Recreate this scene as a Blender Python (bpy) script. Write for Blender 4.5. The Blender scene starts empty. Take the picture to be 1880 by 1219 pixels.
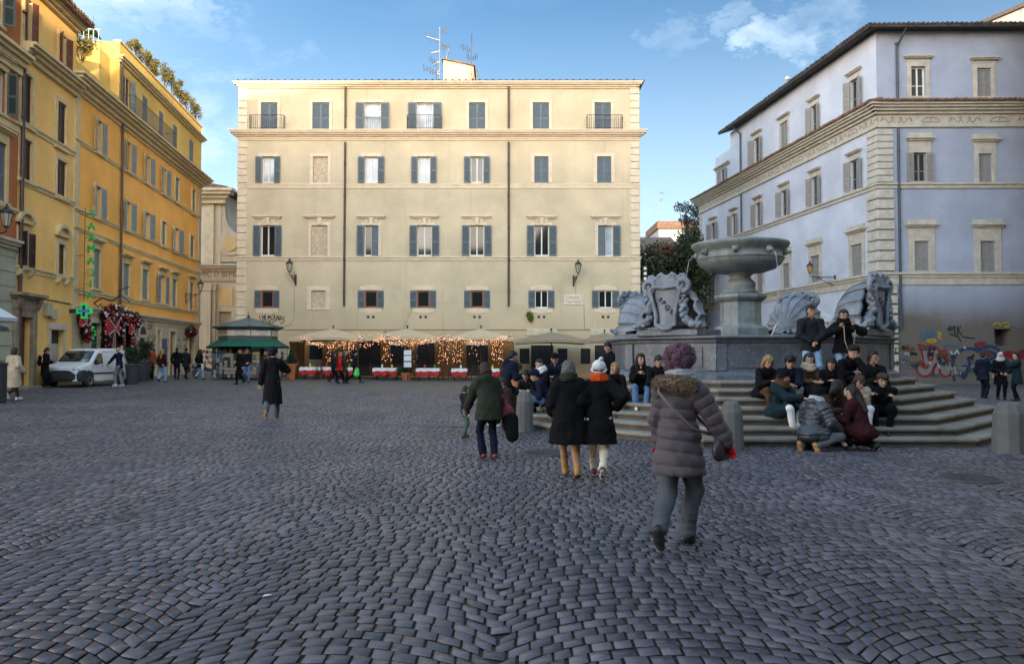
import bpy, bmesh, math, random
import numpy as np
from mathutils import Vector, Matrix
random.seed(7); RNG = np.random.default_rng(7)
SC = bpy.context.scene; COL = SC.collection
PI = math.pi; R = math.radians
# ---------------------------------------------------------------- camera and survey helpers
F_PX, CAM_H, HOR = 1400.0, 1.65, 650.0
PITCH = math.atan((HOR - 609.5) / F_PX)
def ray(px, py):
    dx = (px - 940) / F_PX; dz = -(py - 609.5) / F_PX
    return Vector((dx, math.cos(PITCH) - math.sin(PITCH) * dz, math.sin(PITCH) + math.cos(PITCH) * dz))
def at(px, py, Y):
    d = ray(px, py); k = Y / d.y
    return Vector((d.x * k, Y, CAM_H + d.z * k))
def gz(x, y):
    """gentle rise of the piazza towards its left side"""
    t = (-x - 5.0) / 3.0
    s = np.log1p(np.exp(np.clip(t, -30, 30))) * 3.0
    return 0.014 * s
def gnd(px, py):
    z = 0.0; p = None
    d = ray(px, py)
    for _ in range(6):
        k = (z - CAM_H) / d.z
        p = Vector((d.x * k, d.y * k, z)); z = float(gz(p.x, p.y))
    return p
def gx(px, Y):
    x = (px - 940) / F_PX * Y / math.cos(PITCH)
    return Vector((x, Y, float(gz(x, Y))))
cam = bpy.data.cameras.new('camera'); camo = bpy.data.objects.new('camera', cam); COL.objects.link(camo)
cam.sensor_width = 36; cam.lens = 36 * F_PX / 1880; cam.clip_end = 3000; cam.clip_start = .05
camo.location = (0, 0, CAM_H); camo.rotation_euler = (PI / 2 + PITCH, 0, 0); SC.camera = camo
# ---------------------------------------------------------------- objects
def tag(o, label=None, cat=None, group=None, kind=None):
    if label: o['label'] = label
    if cat: o['category'] = cat
    if group: o['group'] = group
    if kind: o['kind'] = kind
    return o
def thing(name, label, cat, loc=(0, 0, 0), rz=0.0, group=None):
    o = bpy.data.objects.new(name, None); COL.objects.link(o)
    o.empty_display_size = .3
    o.location = loc; o.rotation_euler = (0, 0, rz)
    return tag(o, label, cat, group)
def mesh_np(name, V, quads=None, tris=None, smooth=False):
    me = bpy.data.meshes.new(name)
    V = np.asarray(V, dtype=np.float32)
    nq = 0 if quads is None else len(quads); nt = 0 if tris is None else len(tris)
    me.vertices.add(len(V)); me.vertices.foreach_set('co', V.ravel())
    loops = []
    if nq: loops.append(np.asarray(quads, dtype=np.int32).ravel())
    if nt: loops.append(np.asarray(tris, dtype=np.int32).ravel())
    lp = np.concatenate(loops) if loops else np.zeros(0, np.int32)
    me.loops.add(len(lp)); me.loops.foreach_set('vertex_index', lp)
    st = np.concatenate([np.arange(nq, dtype=np.int32) * 4, nq * 4 + np.arange(nt, dtype=np.int32) * 3])
    me.polygons.add(nq + nt); me.polygons.foreach_set('loop_start', st)
    me.update(calc_edges=True)
    if smooth: me.polygons.foreach_set('use_smooth', np.ones(nq + nt, dtype=bool))
    return me
def link(name, me, mat, parent=None, mtx=None):
    o = bpy.data.objects.new(name, me); COL.objects.link(o)
    if mat is not None:
        for m in (mat if isinstance(mat, (list, tuple)) else [mat]): me.materials.append(m)
    if parent is not None: o.parent = parent
    if mtx is not None: o.matrix_local = mtx
    return o
class MB:
    """collects shapes into one mesh"""
    def __init__(s): s.v = []; s.f = []; s.mi = []; s.cur = 0
    def add(s, vs, fs):
        b = len(s.v); s.v += [tuple(p) for p in vs]
        s.f += [tuple(b + i for i in f) for f in fs]; s.mi += [s.cur] * len(fs); return s
    def mat(s, i): s.cur = i; return s
    def box(s, x0, x1, y0, y1, z0, z1):
        if x0 > x1: x0, x1 = x1, x0
        if y0 > y1: y0, y1 = y1, y0
        if z0 > z1: z0, z1 = z1, z0
        return s.add([(x0, y0, z0), (x1, y0, z0), (x1, y1, z0), (x0, y1, z0), (x0, y0, z1), (x1, y0, z1), (x1, y1, z1), (x0, y1, z1)],
                     [(0, 3, 2, 1), (4, 5, 6, 7), (0, 1, 5, 4), (1, 2, 6, 5), (2, 3, 7, 6), (3, 0, 4, 7)])
    def cbox(s, x0, x1, y0, y1, z0, z1, c=.02):
        """box with chamfered front edges (front = -y)"""
        a = [(x0, y1), (x0, y0 + c), (x0 + c, y0), (x1 - c, y0), (x1, y0 + c), (x1, y1)]
        lo = [(p[0], p[1], z0 + c) for p in a]; hi = [(p[0], p[1], z1 - c) for p in a]
        def ins(p, z): return (min(max(p[0], x0 + c), x1 - c), max(p[1], y0 + c), z)
        b0 = [ins(p, z0) for p in a]; b1 = [ins(p, z1) for p in a]
        V = b0 + lo + hi + b1; n = 6; f = []
        for r in range(3):
            for i in range(n):
                j = (i + 1) % n; f.append((r * n + i, r * n + j, (r + 1) * n + j, (r + 1) * n + i))
        f.append(tuple(range(n))[::-1]); f.append(tuple(3 * n + i for i in range(n)))
        return s.add(V, f)
    def prism(s, poly, axis, a0, a1):
        """extrude 2-D polygon; axis x: poly=(y,z), y: (x,z), z: (x,y)"""
        n = len(poly)
        def P(p, a): return {'x': (a, p[0], p[1]), 'y': (p[0], a, p[1]), 'z': (p[0], p[1], a)}[axis]
        V = [P(p, a0) for p in poly] + [P(p, a1) for p in poly]
        f = [(i, (i + 1) % n, n + (i + 1) % n, n + i) for i in range(n)] + [tuple(range(n))[::-1], tuple(range(n, 2 * n))]
        return s.add(V, f)
    def tube(s, pts, r, n=6, cap=True):
        pts = [Vector(p) for p in pts]; m = len(pts)
        rs = r if isinstance(r, (list, tuple)) else [r] * m
        V = []; f = []; up = None
        for i, p in enumerate(pts):
            t = (pts[min(i + 1, m - 1)] - pts[max(i - 1, 0)])
            t = t.normalized() if t.length > 1e-9 else Vector((0, 0, 1))
            if up is None: up = Vector((0, 0, 1)) if abs(t.z) < .9 else Vector((1, 0, 0))
            a = t.cross(up)
            if a.length < 1e-6: a = t.cross(Vector((0, 1, 0)))
            a.normalize(); b = a.cross(t); up = b
            for k in range(n):
                w = 2 * PI * k / n; V.append(p + (a * math.cos(w) + b * math.sin(w)) * rs[i])
        for i in range(m - 1):
            for k in range(n):
                k2 = (k + 1) % n; f.append((i * n + k, i * n + k2, (i + 1) * n + k2, (i + 1) * n + k))
        if cap: f.append(tuple(range(n))[::-1]); f.append(tuple((m - 1) * n + k for k in range(n)))
        return s.add(V, f)
    def lathe(s, prof, n=24, c=(0, 0, 0), a0=0.0, sx=1.0, sy=1.0):
        m = len(prof); V = []; f = []
        for r, z in prof:
            for k in range(n):
                w = a0 + 2 * PI * k / n; V.append((c[0] + sx * r * math.cos(w), c[1] + sy * r * math.sin(w), c[2] + z))
        for i in range(m - 1):
            for k in range(n):
                k2 = (k + 1) % n; f.append((i * n + k, i * n + k2, (i + 1) * n + k2, (i + 1) * n + k))
        f.append(tuple(range(n))[::-1]); f.append(tuple((m - 1) * n + k for k in range(n)))
        return s.add(V, f)
    def ball(s, c, r, n=8, m=5, sz=1.0):
        prof = [(max(r * math.sin(PI * i / m), .001 * r), -sz * r * math.cos(PI * i / m)) for i in range(m + 1)]
        return s.lathe(prof, n, c)
    def ribbon(s, pts, w, off=(0, 0, 0)):
        """flat stroke in the local x-z plane facing -y"""
        pts = [Vector((p[0], 0, p[1])) for p in pts]; V = []; f = []
        for i, p in enumerate(pts):
            t = pts[min(i + 1, len(pts) - 1)] - pts[max(i - 1, 0)]
            t.normalize(); n = Vector((-t.z, 0, t.x)) * (w / 2)
            V += [p + n + Vector(off), p - n + Vector(off)]
        for i in range(len(pts) - 1): f.append((2 * i, 2 * i + 1, 2 * i + 3, 2 * i + 2))
        return s.add(V, f)
    def build(s, name, mat, parent=None, smooth=False, mtx=None, bevel=0):
        me = bpy.data.meshes.new(name); me.from_pydata(s.v, [], s.f); me.update()
        if isinstance(mat, (list, tuple)): me.polygons.foreach_set('material_index', s.mi)
        if smooth: me.polygons.foreach_set('use_smooth', [True] * len(s.f))
        o = link(name, me, mat, parent, mtx)
        if bevel:
            b = o.modifiers.new('bevel', 'BEVEL'); b.width = bevel; b.segments = 2; b.limit_method = 'ANGLE'
        return o
def dup_tree(o, parent=None):
    c = o.copy(); COL.objects.link(c)
    if parent is not None: c.parent = parent
    for ch in list(o.children): dup_tree(ch, c)
    return c
# ---------------------------------------------------------------- materials
MATS = {}
def _nt(name):
    m = bpy.data.materials.new(name); m.use_nodes = True
    nt = m.node_tree; b = nt.nodes['Principled BSDF']; return m, nt, b
def node(nt, t, **kw):
    n = nt.nodes.new(t)
    for k, v in kw.items(): setattr(n, k, v)
    return n
def M(name, col, rough=.7, var=.12, scale=4.0, bump=0.0, bscale=60.0, metal=0.0, spec=.5, emit=0.0, ecol=None, alpha=None, trans=0.0, sheen=0.0):
    if name in MATS: return MATS[name]
    m, nt, b = _nt(name); L = nt.links.new
    tc = node(nt, 'ShaderNodeTexCoord')
    if var > 0:
        nz = node(nt, 'ShaderNodeTexNoise'); nz.inputs['Scale'].default_value = scale; nz.inputs['Detail'].default_value = 5
        L(tc.outputs['Object'], nz.inputs['Vector'])
        rp = node(nt, 'ShaderNodeValToRGB')
        rp.color_ramp.elements[0].position = .3; rp.color_ramp.elements[1].position = .72
        rp.color_ramp.elements[0].color = (*[c * (1 - var) for c in col], 1)
        rp.color_ramp.elements[1].color = (*[min(c * (1 + var), 1) for c in col], 1)
        L(nz.outputs['Fac'], rp.inputs['Fac']); L(rp.outputs['Color'], b.inputs['Base Color'])
    else: b.inputs['Base Color'].default_value = (*col, 1)
    b.inputs['Roughness'].default_value = rough; b.inputs['Metallic'].default_value = metal
    b.inputs['Specular IOR Level'].default_value = spec
    if trans: b.inputs['Transmission Weight'].default_value = trans
    if sheen: b.inputs['Sheen Weight'].default_value = sheen
    if bump > 0:
        n2 = node(nt, 'ShaderNodeTexNoise'); n2.inputs['Scale'].default_value = bscale; n2.inputs['Detail'].default_value = 4
        L(tc.outputs['Object'], n2.inputs['Vector'])
        bp = node(nt, 'ShaderNodeBump'); bp.inputs['Strength'].default_value = bump; bp.inputs['Distance'].default_value = .02
        L(n2.outputs['Fac'], bp.inputs['Height']); L(bp.outputs['Normal'], b.inputs['Normal'])
    if emit > 0:
        b.inputs['Emission Color'].default_value = (*(ecol or col), 1); b.inputs['Emission Strength'].default_value = emit
    MATS[name] = m; return m
def plaster(name, col, stain=(.30, .26, .2), amt=.35, rough=.9, zlo=None, zhi=None, low=None):
    """limewashed wall: cloudy tone, vertical runs, fine grain; 'low' = damp stain with its own ragged edge near the foot"""
    if name in MATS: return MATS[name]
    m, nt, b = _nt(name); L = nt.links.new
    tc = node(nt, 'ShaderNodeTexCoord')
    def noise(sc, det=6, mp=None):
        n = node(nt, 'ShaderNodeTexNoise'); n.inputs['Scale'].default_value = sc; n.inputs['Detail'].default_value = det
        n.inputs['Roughness'].default_value = .62
        if mp:
            q = node(nt, 'ShaderNodeMapping'); q.inputs['Scale'].default_value = mp
            L(tc.outputs['Object'], q.inputs['Vector']); L(q.outputs['Vector'], n.inputs['Vector'])
        else: L(tc.outputs['Object'], n.inputs['Vector'])
        return n
    def ramp(src, a, c, lo=0.0, hi=1.0):
        q = node(nt, 'ShaderNodeMapRange'); q.inputs['From Min'].default_value = a; q.inputs['From Max'].default_value = c
        q.inputs['To Min'].default_value = lo; q.inputs['To Max'].default_value = hi
        L(src, q.inputs['Value']); return q.outputs['Result']
    def mix(fac, c1, c2):
        q = node(nt, 'ShaderNodeMix', data_type='RGBA')
        if hasattr(fac, 'node'): L(fac, q.inputs[0])
        else: q.inputs[0].default_value = fac
        for k, c in ((6, c1), (7, c2)):
            if hasattr(c, 'node'): L(c, q.inputs[k])
            else: q.inputs[k].default_value = (*c, 1)
        return q.outputs[2]
    n1 = noise(.35); n2 = noise(1.0, 5, (1.6, 1.6, .12)); n3 = noise(9, 8)
    hi = [min(c * 1.1, 1) for c in col]; lo = [c * .84 for c in col]
    c = mix(ramp(n1.outputs['Fac'], .36, .66), lo, hi)
    c = mix(ramp(n2.outputs['Fac'], .56, .78, 0, amt), c, stain)
    c = mix(ramp(n3.outputs['Fac'], .6, .8, 0, amt * .5), c, [x * .8 for x in col])
    if low:
        sx = node(nt, 'ShaderNodeSeparateXYZ'); L(tc.outputs['Object'], sx.inputs['Vector'])
        ad = node(nt, 'ShaderNodeMath', operation='MULTIPLY_ADD'); L(n1.outputs['Fac'], ad.inputs[0]); ad.inputs[1].default_value = -3.2
        L(sx.outputs['Z'], ad.inputs[2])
        c = mix(ramp(ad.outputs[0], zlo, zhi, low[1], 0), c, low[0])
    L(c, b.inputs['Base Color'])
    b.inputs['Roughness'].default_value = rough; b.inputs['Specular IOR Level'].default_value = .25
    bp = node(nt, 'ShaderNodeBump'); bp.inputs['Strength'].default_value = .25; bp.inputs['Distance'].default_value = .03
    L(n3.outputs['Fac'], bp.inputs['Height']); L(bp.outputs['Normal'], b.inputs['Normal'])
    MATS[name] = m; return m
glass_dark = M('window glass dark', (.012, .014, .016), .06, 0, spec=.45)
glass_sky = M('window glass with curtain and painted sky reflection', (.36, .40, .45), .08, .25, 1.5, spec=.6)  # pale base colour holds a sky reflection as well as the curtain
glass_mid = M('window glass grey', (.035, .042, .05), .05, .3, 2, spec=.6)
iron = M('wrought iron', (.022, .022, .024), .5, .2, 10, bump=.1)
white_paint = M('white joinery paint', (.66, .65, .6), .5, .08)
stone_trim = M('travertine trim', (.5, .43, .31), .8, .14, 2.5, bump=.25, bscale=30)
zinc = M('rusty brown downpipe', (.06, .037, .03), .55, .3, 6)
tile = M('terracotta roof tile', (.17, .095, .062), .85, .4, 3, bump=.4, bscale=25)
tile_dark = M('dark weathered roof tile', (.05, .043, .04), .9, .35, 4, bump=.4, bscale=25)
# ---------------------------------------------------------------- facades
class Facade:
    """local frame: x along the wall (left to right seen from the piazza), y into the wall, z up"""
    def __init__(s, p0, p1, base=0.0):
        s.p0 = Vector((p0[0], p0[1], base)); d = Vector((p1[0] - p0[0], p1[1] - p0[1], 0)); s.w = d.length
        s.d = d.normalized(); s.rz = math.atan2(s.d.y, s.d.x); s.base = base
        s.mtx = Matrix.Translation(s.p0) @ Matrix.Rotation(s.rz, 4, 'Z'); s.n = Vector((s.d.y, -s.d.x, 0)); s.par = None; s.rel = None
    def uz(s, px, py, out=0.0):
        d = ray(px, py); o = Vector((0, 0, CAM_H)); q = s.p0 + s.n * out
        k = (q - o).dot(s.n) / d.dot(s.n); p = o + d * k
        return (p - s.p0).dot(s.d), p.z - s.base
    def rect(s, x0, x1, y0, y1, out=0.0):
        u0, u1 = s.uz(x0, y0, out)[0], s.uz(x1, y0, out)[0]; xm = (x0 + x1) / 2
        zt, zb = s.uz(xm, y0, out)[1], s.uz(xm, y1, out)[1]
        return u0, u1, zb, zt
    def add(s, mb, name, mat, parent=None, **k):
        """part of the building (parent None) or sub-part of a part"""
        if parent is None: return mb.build(name, mat, s.par, mtx=s.rel, **k)
        return mb.build(name, mat, parent, **k)
def wall_grid(w, h, ops, depth=.25, z0=0.0, mb=None, x0=0.0):
    mb = mb or MB()
    us = sorted({x0, w} | {o[0] for o in ops} | {o[1] for o in ops}); zs = sorted({z0, h} | {o[2] for o in ops} | {o[3] for o in ops})
    us = [u for u in us if x0 <= u <= w]; zs = [z for z in zs if z0 <= z <= h]
    idx = {}; V = []; f = []
    def vid(i, j):
        if (i, j) not in idx: idx[(i, j)] = len(V); V.append((us[i], 0, zs[j]))
        return idx[(i, j)]
    for i in range(len(us) - 1):
        cu = (us[i] + us[i + 1]) / 2
        for j in range(len(zs) - 1):
            cz = (zs[j] + zs[j + 1]) / 2
            if any(o[0] < cu < o[1] and o[2] < cz < o[3] for o in ops): continue
            f.append((vid(i, j), vid(i + 1, j), vid(i + 1, j + 1), vid(i, j + 1)))
    mb.add(V, f)
    for a, b, c, d in [o[:4] for o in ops]:
        mb.add([(a, 0, c), (b, 0, c), (b, depth, c), (a, depth, c)], [(3, 2, 1, 0)][::-1])
        mb.add([(a, 0, d), (b, 0, d), (b, depth, d), (a, depth, d)], [(3, 2, 1, 0)])
        mb.add([(a, 0, c), (a, 0, d), (a, depth, d), (a, depth, c)], [(0, 1, 2, 3)])
        mb.add([(b, 0, c), (b, 0, d), (b, depth, d), (b, depth, c)], [(3, 2, 1, 0)])
    return mb
SHUT = {}
def shutter_mesh(w, h, side, mat):
    key = (round(w, 3), round(h, 3), side, mat.name)
    if key in SHUT: return SHUT[key]
    mb = MB(); t = .045; st = min(.07, w * .18)
    mb.box(0, st, 0, t, 0, h); mb.box(w - st, w, 0, t, 0, h)
    for z in (0, h * .43, h - .09): mb.box(st, w - st, .002, t - .002, z, z + .09)
    for za, zb in ((.09, h * .43), (h * .43 + .09, h - .09)):
        n = max(2, int((zb - za) / .085))
        for i in range(n):
            z = za + (zb - za) * (i + .5) / n; e = (zb - za) / n * .62
            mb.add([(st, .006, z - e), (w - st, .006, z - e), (w - st, t - .006, z + e), (st, t - .006, z + e)], [(0, 1, 2, 3)])
            mb.add([(st, .010, z - e), (w - st, .010, z - e), (w - st, t - .002, z + e), (st, t - .002, z + e)], [(3, 2, 1, 0)])
    if side < 0: mb.v = [(-x, y, z) for x, y, z in mb.v]; mb.f = [f[::-1] for f in mb.f]
    me = bpy.data.meshes.new('shutter'); me.from_pydata(mb.v, [], mb.f); me.update(); me.materials.append(mat)
    SHUT[key] = me; return me
def window(F, r, state='open', frame=white_paint, pane=glass_dark, shut=None, trim=None, tw=.16, depth=.2, angL=178, angR=178,
           ped=None, sill=True, name='window', cross=.38, sash=.07, balustrade=False, mullion=True):
    """state: open / closed / left (left leaf shut) / right / none ; r = (u0,u1,z0,z1)"""
    a, b, c, d = r; mb = MB(); y = depth
    mb.box(a, a + sash, y - .05, y + .03, c, d); mb.box(b - sash, b, y - .05, y + .03, c, d)
    mb.box(a + sash, b - sash, y - .048, y + .03, d - sash, d); mb.box(a + sash, b - sash, y - .048, y + .03, c, c + sash * 1.3)
    m = (a + b) / 2
    if b - a > .7 and mullion: mb.box(m - sash * .6, m + sash * .6, y - .052, y + .028, c + sash * 1.3, d - sash)
    if cross and d - c > 1.6:
        zc = c + (d - c) * cross
        for q0, q1 in ((a + sash, m - sash * .6), (m + sash * .6, b - sash)): mb.box(q0, q1, y - .045, y + .026, zc - .02, zc + .02)
    w = F.add(mb, name, frame)
    MB().box(a + sash * .5, b - sash * .5, y + .004, y + .02, c + .02, d - .02).build('pane', pane, w)
    if shut is not None and state != 'none':
        hw = (b - a) / 2
        aL = {'open': angL, 'closed': 0, 'left': 0, 'right': angL}[state]; aR = {'open': angR, 'closed': 0, 'right': 0, 'left': angR}[state]
        for sd, ang, hx in ((1, aL, a), (-1, aR, b)):
            o = bpy.data.objects.new('shutter', shutter_mesh(hw - .006, d - c - .03, sd, shut)); COL.objects.link(o); o.parent = w
            o.location = (hx + (0 if ang == 0 or trim is None else -sd * .012), .03 if ang == 0 else (-.083 if trim is not None else -.012), c + .015); o.rotation_euler = (0, 0, -sd * R(ang))
            if ang == 0: o.location.x += sd * .004
    if trim is not None:
        t = MB(); p = -.05
        t.box(a - tw, a - .002, p, .001, c, d + tw); t.box(b + .002, b + tw, p, .001, c, d + tw); t.box(a - .002, b + .002, p, .001, d + .002, d + tw)
        t.box(a - tw * .55, a - .004, p - .025, p, c, d + tw * .5); t.box(b + .004, b + tw * .55, p - .025, p, c, d + tw * .5)
        t.box(a - .004, b + .004, p - .025, p, d + .004, d + tw * .5)
        if sill: t.box(a - tw - .05, b + tw + .05, -.13, .002, c - .12, c - .001)
        if ped == 'flat':
            z = d + tw + .2
            t.box(a - tw, b + tw, -.04, .001, d + tw + .001, z); t.box(a - tw - .1, b + tw + .1, -.18, .001, z, z + .07)
            t.box(a - tw - .17, b + tw + .17, -.26, .001, z + .07, z + .15)
        if ped == 'tall':
            z = d + tw + .42
            t.box(a - tw, b + tw, -.06, .001, d + tw + .001, z); t.box(a - tw - .08, b + tw + .08, -.16, .001, z, z + .1)
            t.box(a - tw - .16, b + tw + .16, -.27, .001, z + .1, z + .2); t.box(a - tw - .05, b + tw + .05, -.16, .001, z + .2, z + .42)
        if ped == 'key':
            z = d + tw + .24
            t.box(a - tw - .3, b + tw + .3, -.2, .001, z + .15, z + .24); t.box(a - tw - .24, b + tw + .24, -.13, .001, z + .06, z + .15)
            t.prism([(m - .16, z + .06), (m + .16, z + .06), (m + .08, d + .05), (m - .08, d + .05)], 'y', -.12, .001)
            t.box(m - .42, m - .2, -.09, .001, d + tw - .02, z + .02); t.box(m + .2, m + .42, -.09, .001, d + tw - .02, z + .02)
            for s2 in (-1, 1): t.tube([(m + s2 * .14, -.09, z + .02), (m + s2 * .32, -.09, z - .03), (m + s2 * .42, -.09, z - .14)], .035, 6)
        if ped == 'arch':
            z = d + tw + .22; ra = (b - a) / 2 + tw + .12
            t.box(a - tw - .12, b + tw + .12, -.16, .001, z - .1, z)
            pts = [(m + ra * math.cos(q), z + ra * .72 * math.sin(q)) for q in np.linspace(0, PI, 15)]; ins = [(m + (ra - .17) * math.cos(q), z + (ra * .72 - .17) * math.sin(q)) for q in np.linspace(PI, 0, 15)]
            for i in range(14):
                t.prism([pts[i], pts[i + 1], ins[13 - i], ins[14 - i]], 'y', -.2, .001)
            t.prism([(m + (ra - .17) * math.cos(q), z + (ra * .72 - .17) * math.sin(q)) for q in np.linspace(0, PI, 15)], 'y', -.05, .0005)
        t.build('surround', trim, w)
    if balustrade:
        t = MB(); h = .95
        t.box(a, b, -.03, .02, c + h, c + h + .05); t.box(a, b, -.02, .01, c + .05, c + .08)
        n = int((b - a) / .11)
        for i in range(n + 1):
            u = a + (b - a) * i / n; t.tube([(u, -.005, c + .08), (u, -.005, c + h)], .011, 5)
        t.build('balustrade', iron, w)
    return w
def balcony(F, u0, u1, z, proj=.55, h=1.0, slab=None):
    t = MB(); n = max(3, int((u1 - u0) / .14))
    for i in range(n + 1):
        u = u0 + (u1 - u0) * i / n; t.tube([(u, -proj, z), (u, -proj, z + h)], .013, 5)
    for u in (u0, u1):
        for k in range(1, 4): t.tube([(u, -proj * k / 4, z), (u, -proj * k / 4, z + h)], .013, 5)
    for zz in (z + .06, z + h): t.tube([(u0, 0, zz), (u0, -proj, zz), (u1, -proj, zz), (u1, 0, zz)], .02, 5)
    return F.add(t, 'balcony_railing', iron)
def course(F, u0, u1, zt, steps, mat, name='string_course', ends=True):
    """moulded band; steps = [(height, projection), ...] from top down"""
    mb = MB(); z = zt
    for h, p in steps:
        e = p if ends else 0
        mb.box(u0 - e, u1 + e, -p, .0012, z - h, z); z -= h
    return F.add(mb, name, mat)
def quoins(F, u0, u1, z0, z1, n, mat, alt=.0, proj=.05, gap=.03, name='corner_quoins', wrap=0):
    mb = MB(); hh = (z1 - z0) / n
    for i in range(n):
        o = alt if i % 2 else 0
        mb.cbox(u0 - (wrap), u1 - o, -proj, .001, z0 + i * hh + gap / 2, z0 + (i + 1) * hh - gap / 2, min(.03, proj * .6))
    return F.add(mb, name, mat)
def pipe(F, u, z0, z1, r=.07, mat=None, kinks=None):
    mb = MB(); mb.tube(kinks or [(u, -.12, z0), (u, -.12, z1)], r, 8)
    z = z0 + 1.0
    while z < z1: mb.lathe([(r * 1.3, -.04), (r * 1.3, .04)], 8, (u, -.12, z)); z += 2.2
    return F.add(mb, 'downpipe', mat or zinc, smooth=False)
def shell_box(F, w, h, dep, z0=0.0, mb=None, x0=0.0):
    """sides, back and top of a building volume behind its front wall"""
    mb = mb or MB()
    return mb.add([(x0, 0, z0), (w, 0, z0), (w, dep, z0), (x0, dep, z0), (x0, 0, h), (w, 0, h), (w, dep, h), (x0, dep, h)],
                  [(4, 5, 6, 7), (1, 2, 6, 5), (2, 3, 7, 6), (3, 0, 4, 7)])
def tile_roof(F, u0, u1, yf, yb, zf, zb, mat, pitch=.24, name='roof', thick=.12, hip0=0, hip1=0):
    """sloping pantile roof from the eave (yf,zf) to the ridge (yb,zb); hip0/hip1 = how far the ridge stops short of each end"""
    mb = MB(); n = int((u1 - u0) / pitch); a, b = u0 + hip0, u1 - hip1
    mb.add([(u0, yf, zf), (u1, yf, zf), (b, yb, zb), (a, yb, zb), (u0, yf, zf - thick), (u1, yf, zf - thick), (b, yb, zb - thick), (a, yb, zb - thick)],
           [(0, 1, 2, 3), (7, 6, 5, 4), (0, 4, 5, 1), (1, 5, 6, 2), (2, 6, 7, 3), (3, 7, 4, 0)])
    for i in range(n):
        u = u0 + (i + .5) * (u1 - u0) / n; jz = random.uniform(-.012, .012); jy = random.uniform(-.03, .03)
        t = 1.0
        if hip0: t = min(t, (u - u0) / hip0)
        if hip1: t = min(t, (u1 - u) / hip1)
        mb.tube([(u, yf - .06 + jy, zf + .03 + jz), (u, yf + (yb - yf) * t, zf + (zb - zf) * t + .03 + jz)], [.085, .085], 6)
    return F.add(mb, name, mat)
FONTS = {}
def text(name, body, size, mat, parent, loc, rot=(PI / 2, 0, 0), depth=.006, align='CENTER', sx=1.0):
    cu = bpy.data.curves.new(name, 'FONT'); cu.body = body; cu.size = size; cu.extrude = depth; cu.align_x = align; cu.align_y = 'CENTER'
    tmp = bpy.data.objects.new(name, cu); COL.objects.link(tmp)
    dg = bpy.context.evaluated_depsgraph_get(); me = bpy.data.meshes.new_from_object(tmp.evaluated_get(dg)); bpy.data.objects.remove(tmp)
    me.name = name; me.materials.clear()
    o = link(name, me, mat, parent); o.location = loc; o.rotation_euler = rot; o.scale = (sx, 1, 1); return o
def scribble(rng, x, z, w, h, n=5, amp=1.0):
    """one graffiti tag as a list of smooth strokes"""
    out = []
    for i in range(n):
        cx = x + w * (i + .5) / n; k = rng.integers(4, 7)
        pts = [(cx + rng.uniform(-.6, .6) * w / n, z + rng.uniform(0, 1) * h) for _ in range(k)]
        out.append(smooth2(pts))
    return out
def smooth2(pts, n=6):
    P = [np.array(p, float) for p in pts]; P = [2 * P[0] - P[1]] + P + [2 * P[-1] - P[-2]]; out = []
    for i in range(1, len(P) - 2):
        for t in np.linspace(0, 1, n, endpoint=False):
            a, b, c, d = P[i - 1], P[i], P[i + 1], P[i + 2]
            out.append(tuple(.5 * ((2 * b) + (-a + c) * t + (2 * a - 5 * b + 4 * c - d) * t * t + (-a + 3 * b - 3 * c + d) * t ** 3)))
    out.append(tuple(P[-2])); return out
def building(name, label, F, group=None):
    e = thing(name, label, 'building', F.p0, F.rz, group); F.par = e; F.rel = None; return e
# ================================================================= cream palazzo facing the camera
FC = Facade((at(434, 650, 52.5).x, 52.5), (at(1175, 650, 52.5).x, 52.5), 0.0)
building('palazzo', 'wide cream palazzo with grey shutters and an attic floor facing the camera', FC)
cream = plaster('cream limewash', (.53, .44, .30), stain=(.34, .27, .18), amt=.48, zlo=-.5, zhi=3.4, low=((.40, .30, .175), .75))
cream_trim = M('pale cream trim', (.61, .50, .365), .85, .1, 2.0, bump=.2, bscale=30)
blind_mat = M('blind window plaster', (.47, .37, .26), .9, .22, 6.0, bump=.3, bscale=20)
shut_grey = M('blue grey shutter paint', (.085, .112, .132), .55, .16, 5)
wood_orange = M('varnished brown window wood', (.22, .075, .025), .45, .2, 6)
ZC = lambda py: FC.uz(800, py)[1]
UC = lambda px, py=480: FC.uz(px, py)[0]
HT = ZC(158)
rowA = [(479.5, 510), (574, 605), (669, 699.5), (765, 795.5), (861, 891), (978, 1008), (1091.5, 1121.5)]
rowB = [(481.5, 504), (575, 602), (670, 694), (767, 790), (864, 887.5), (981, 1007), (1096, 1122)]
rowC = [(479, 505), (572, 601.5), (669, 695), (766, 793), (862, 889), (981, 1008), (1098, 1125)]
rowD = [(479, 502), (572, 598), (669, 693), (765, 789), (864, 888), (982, 1006), (1099, 1124)]
def rr(F, xs, y0, y1): return F.rect(xs[0], xs[1], y0, y1)
opA = [rr(FC, x, 189, 241.5) for x in rowA]; opB = [rr(FC, x, 288, 336) for x in rowB]
opC = [rr(FC, x, 414, 470) for x in rowC]; opD = [rr(FC, x, 533.5, 565.5) for x in rowD]
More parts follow.
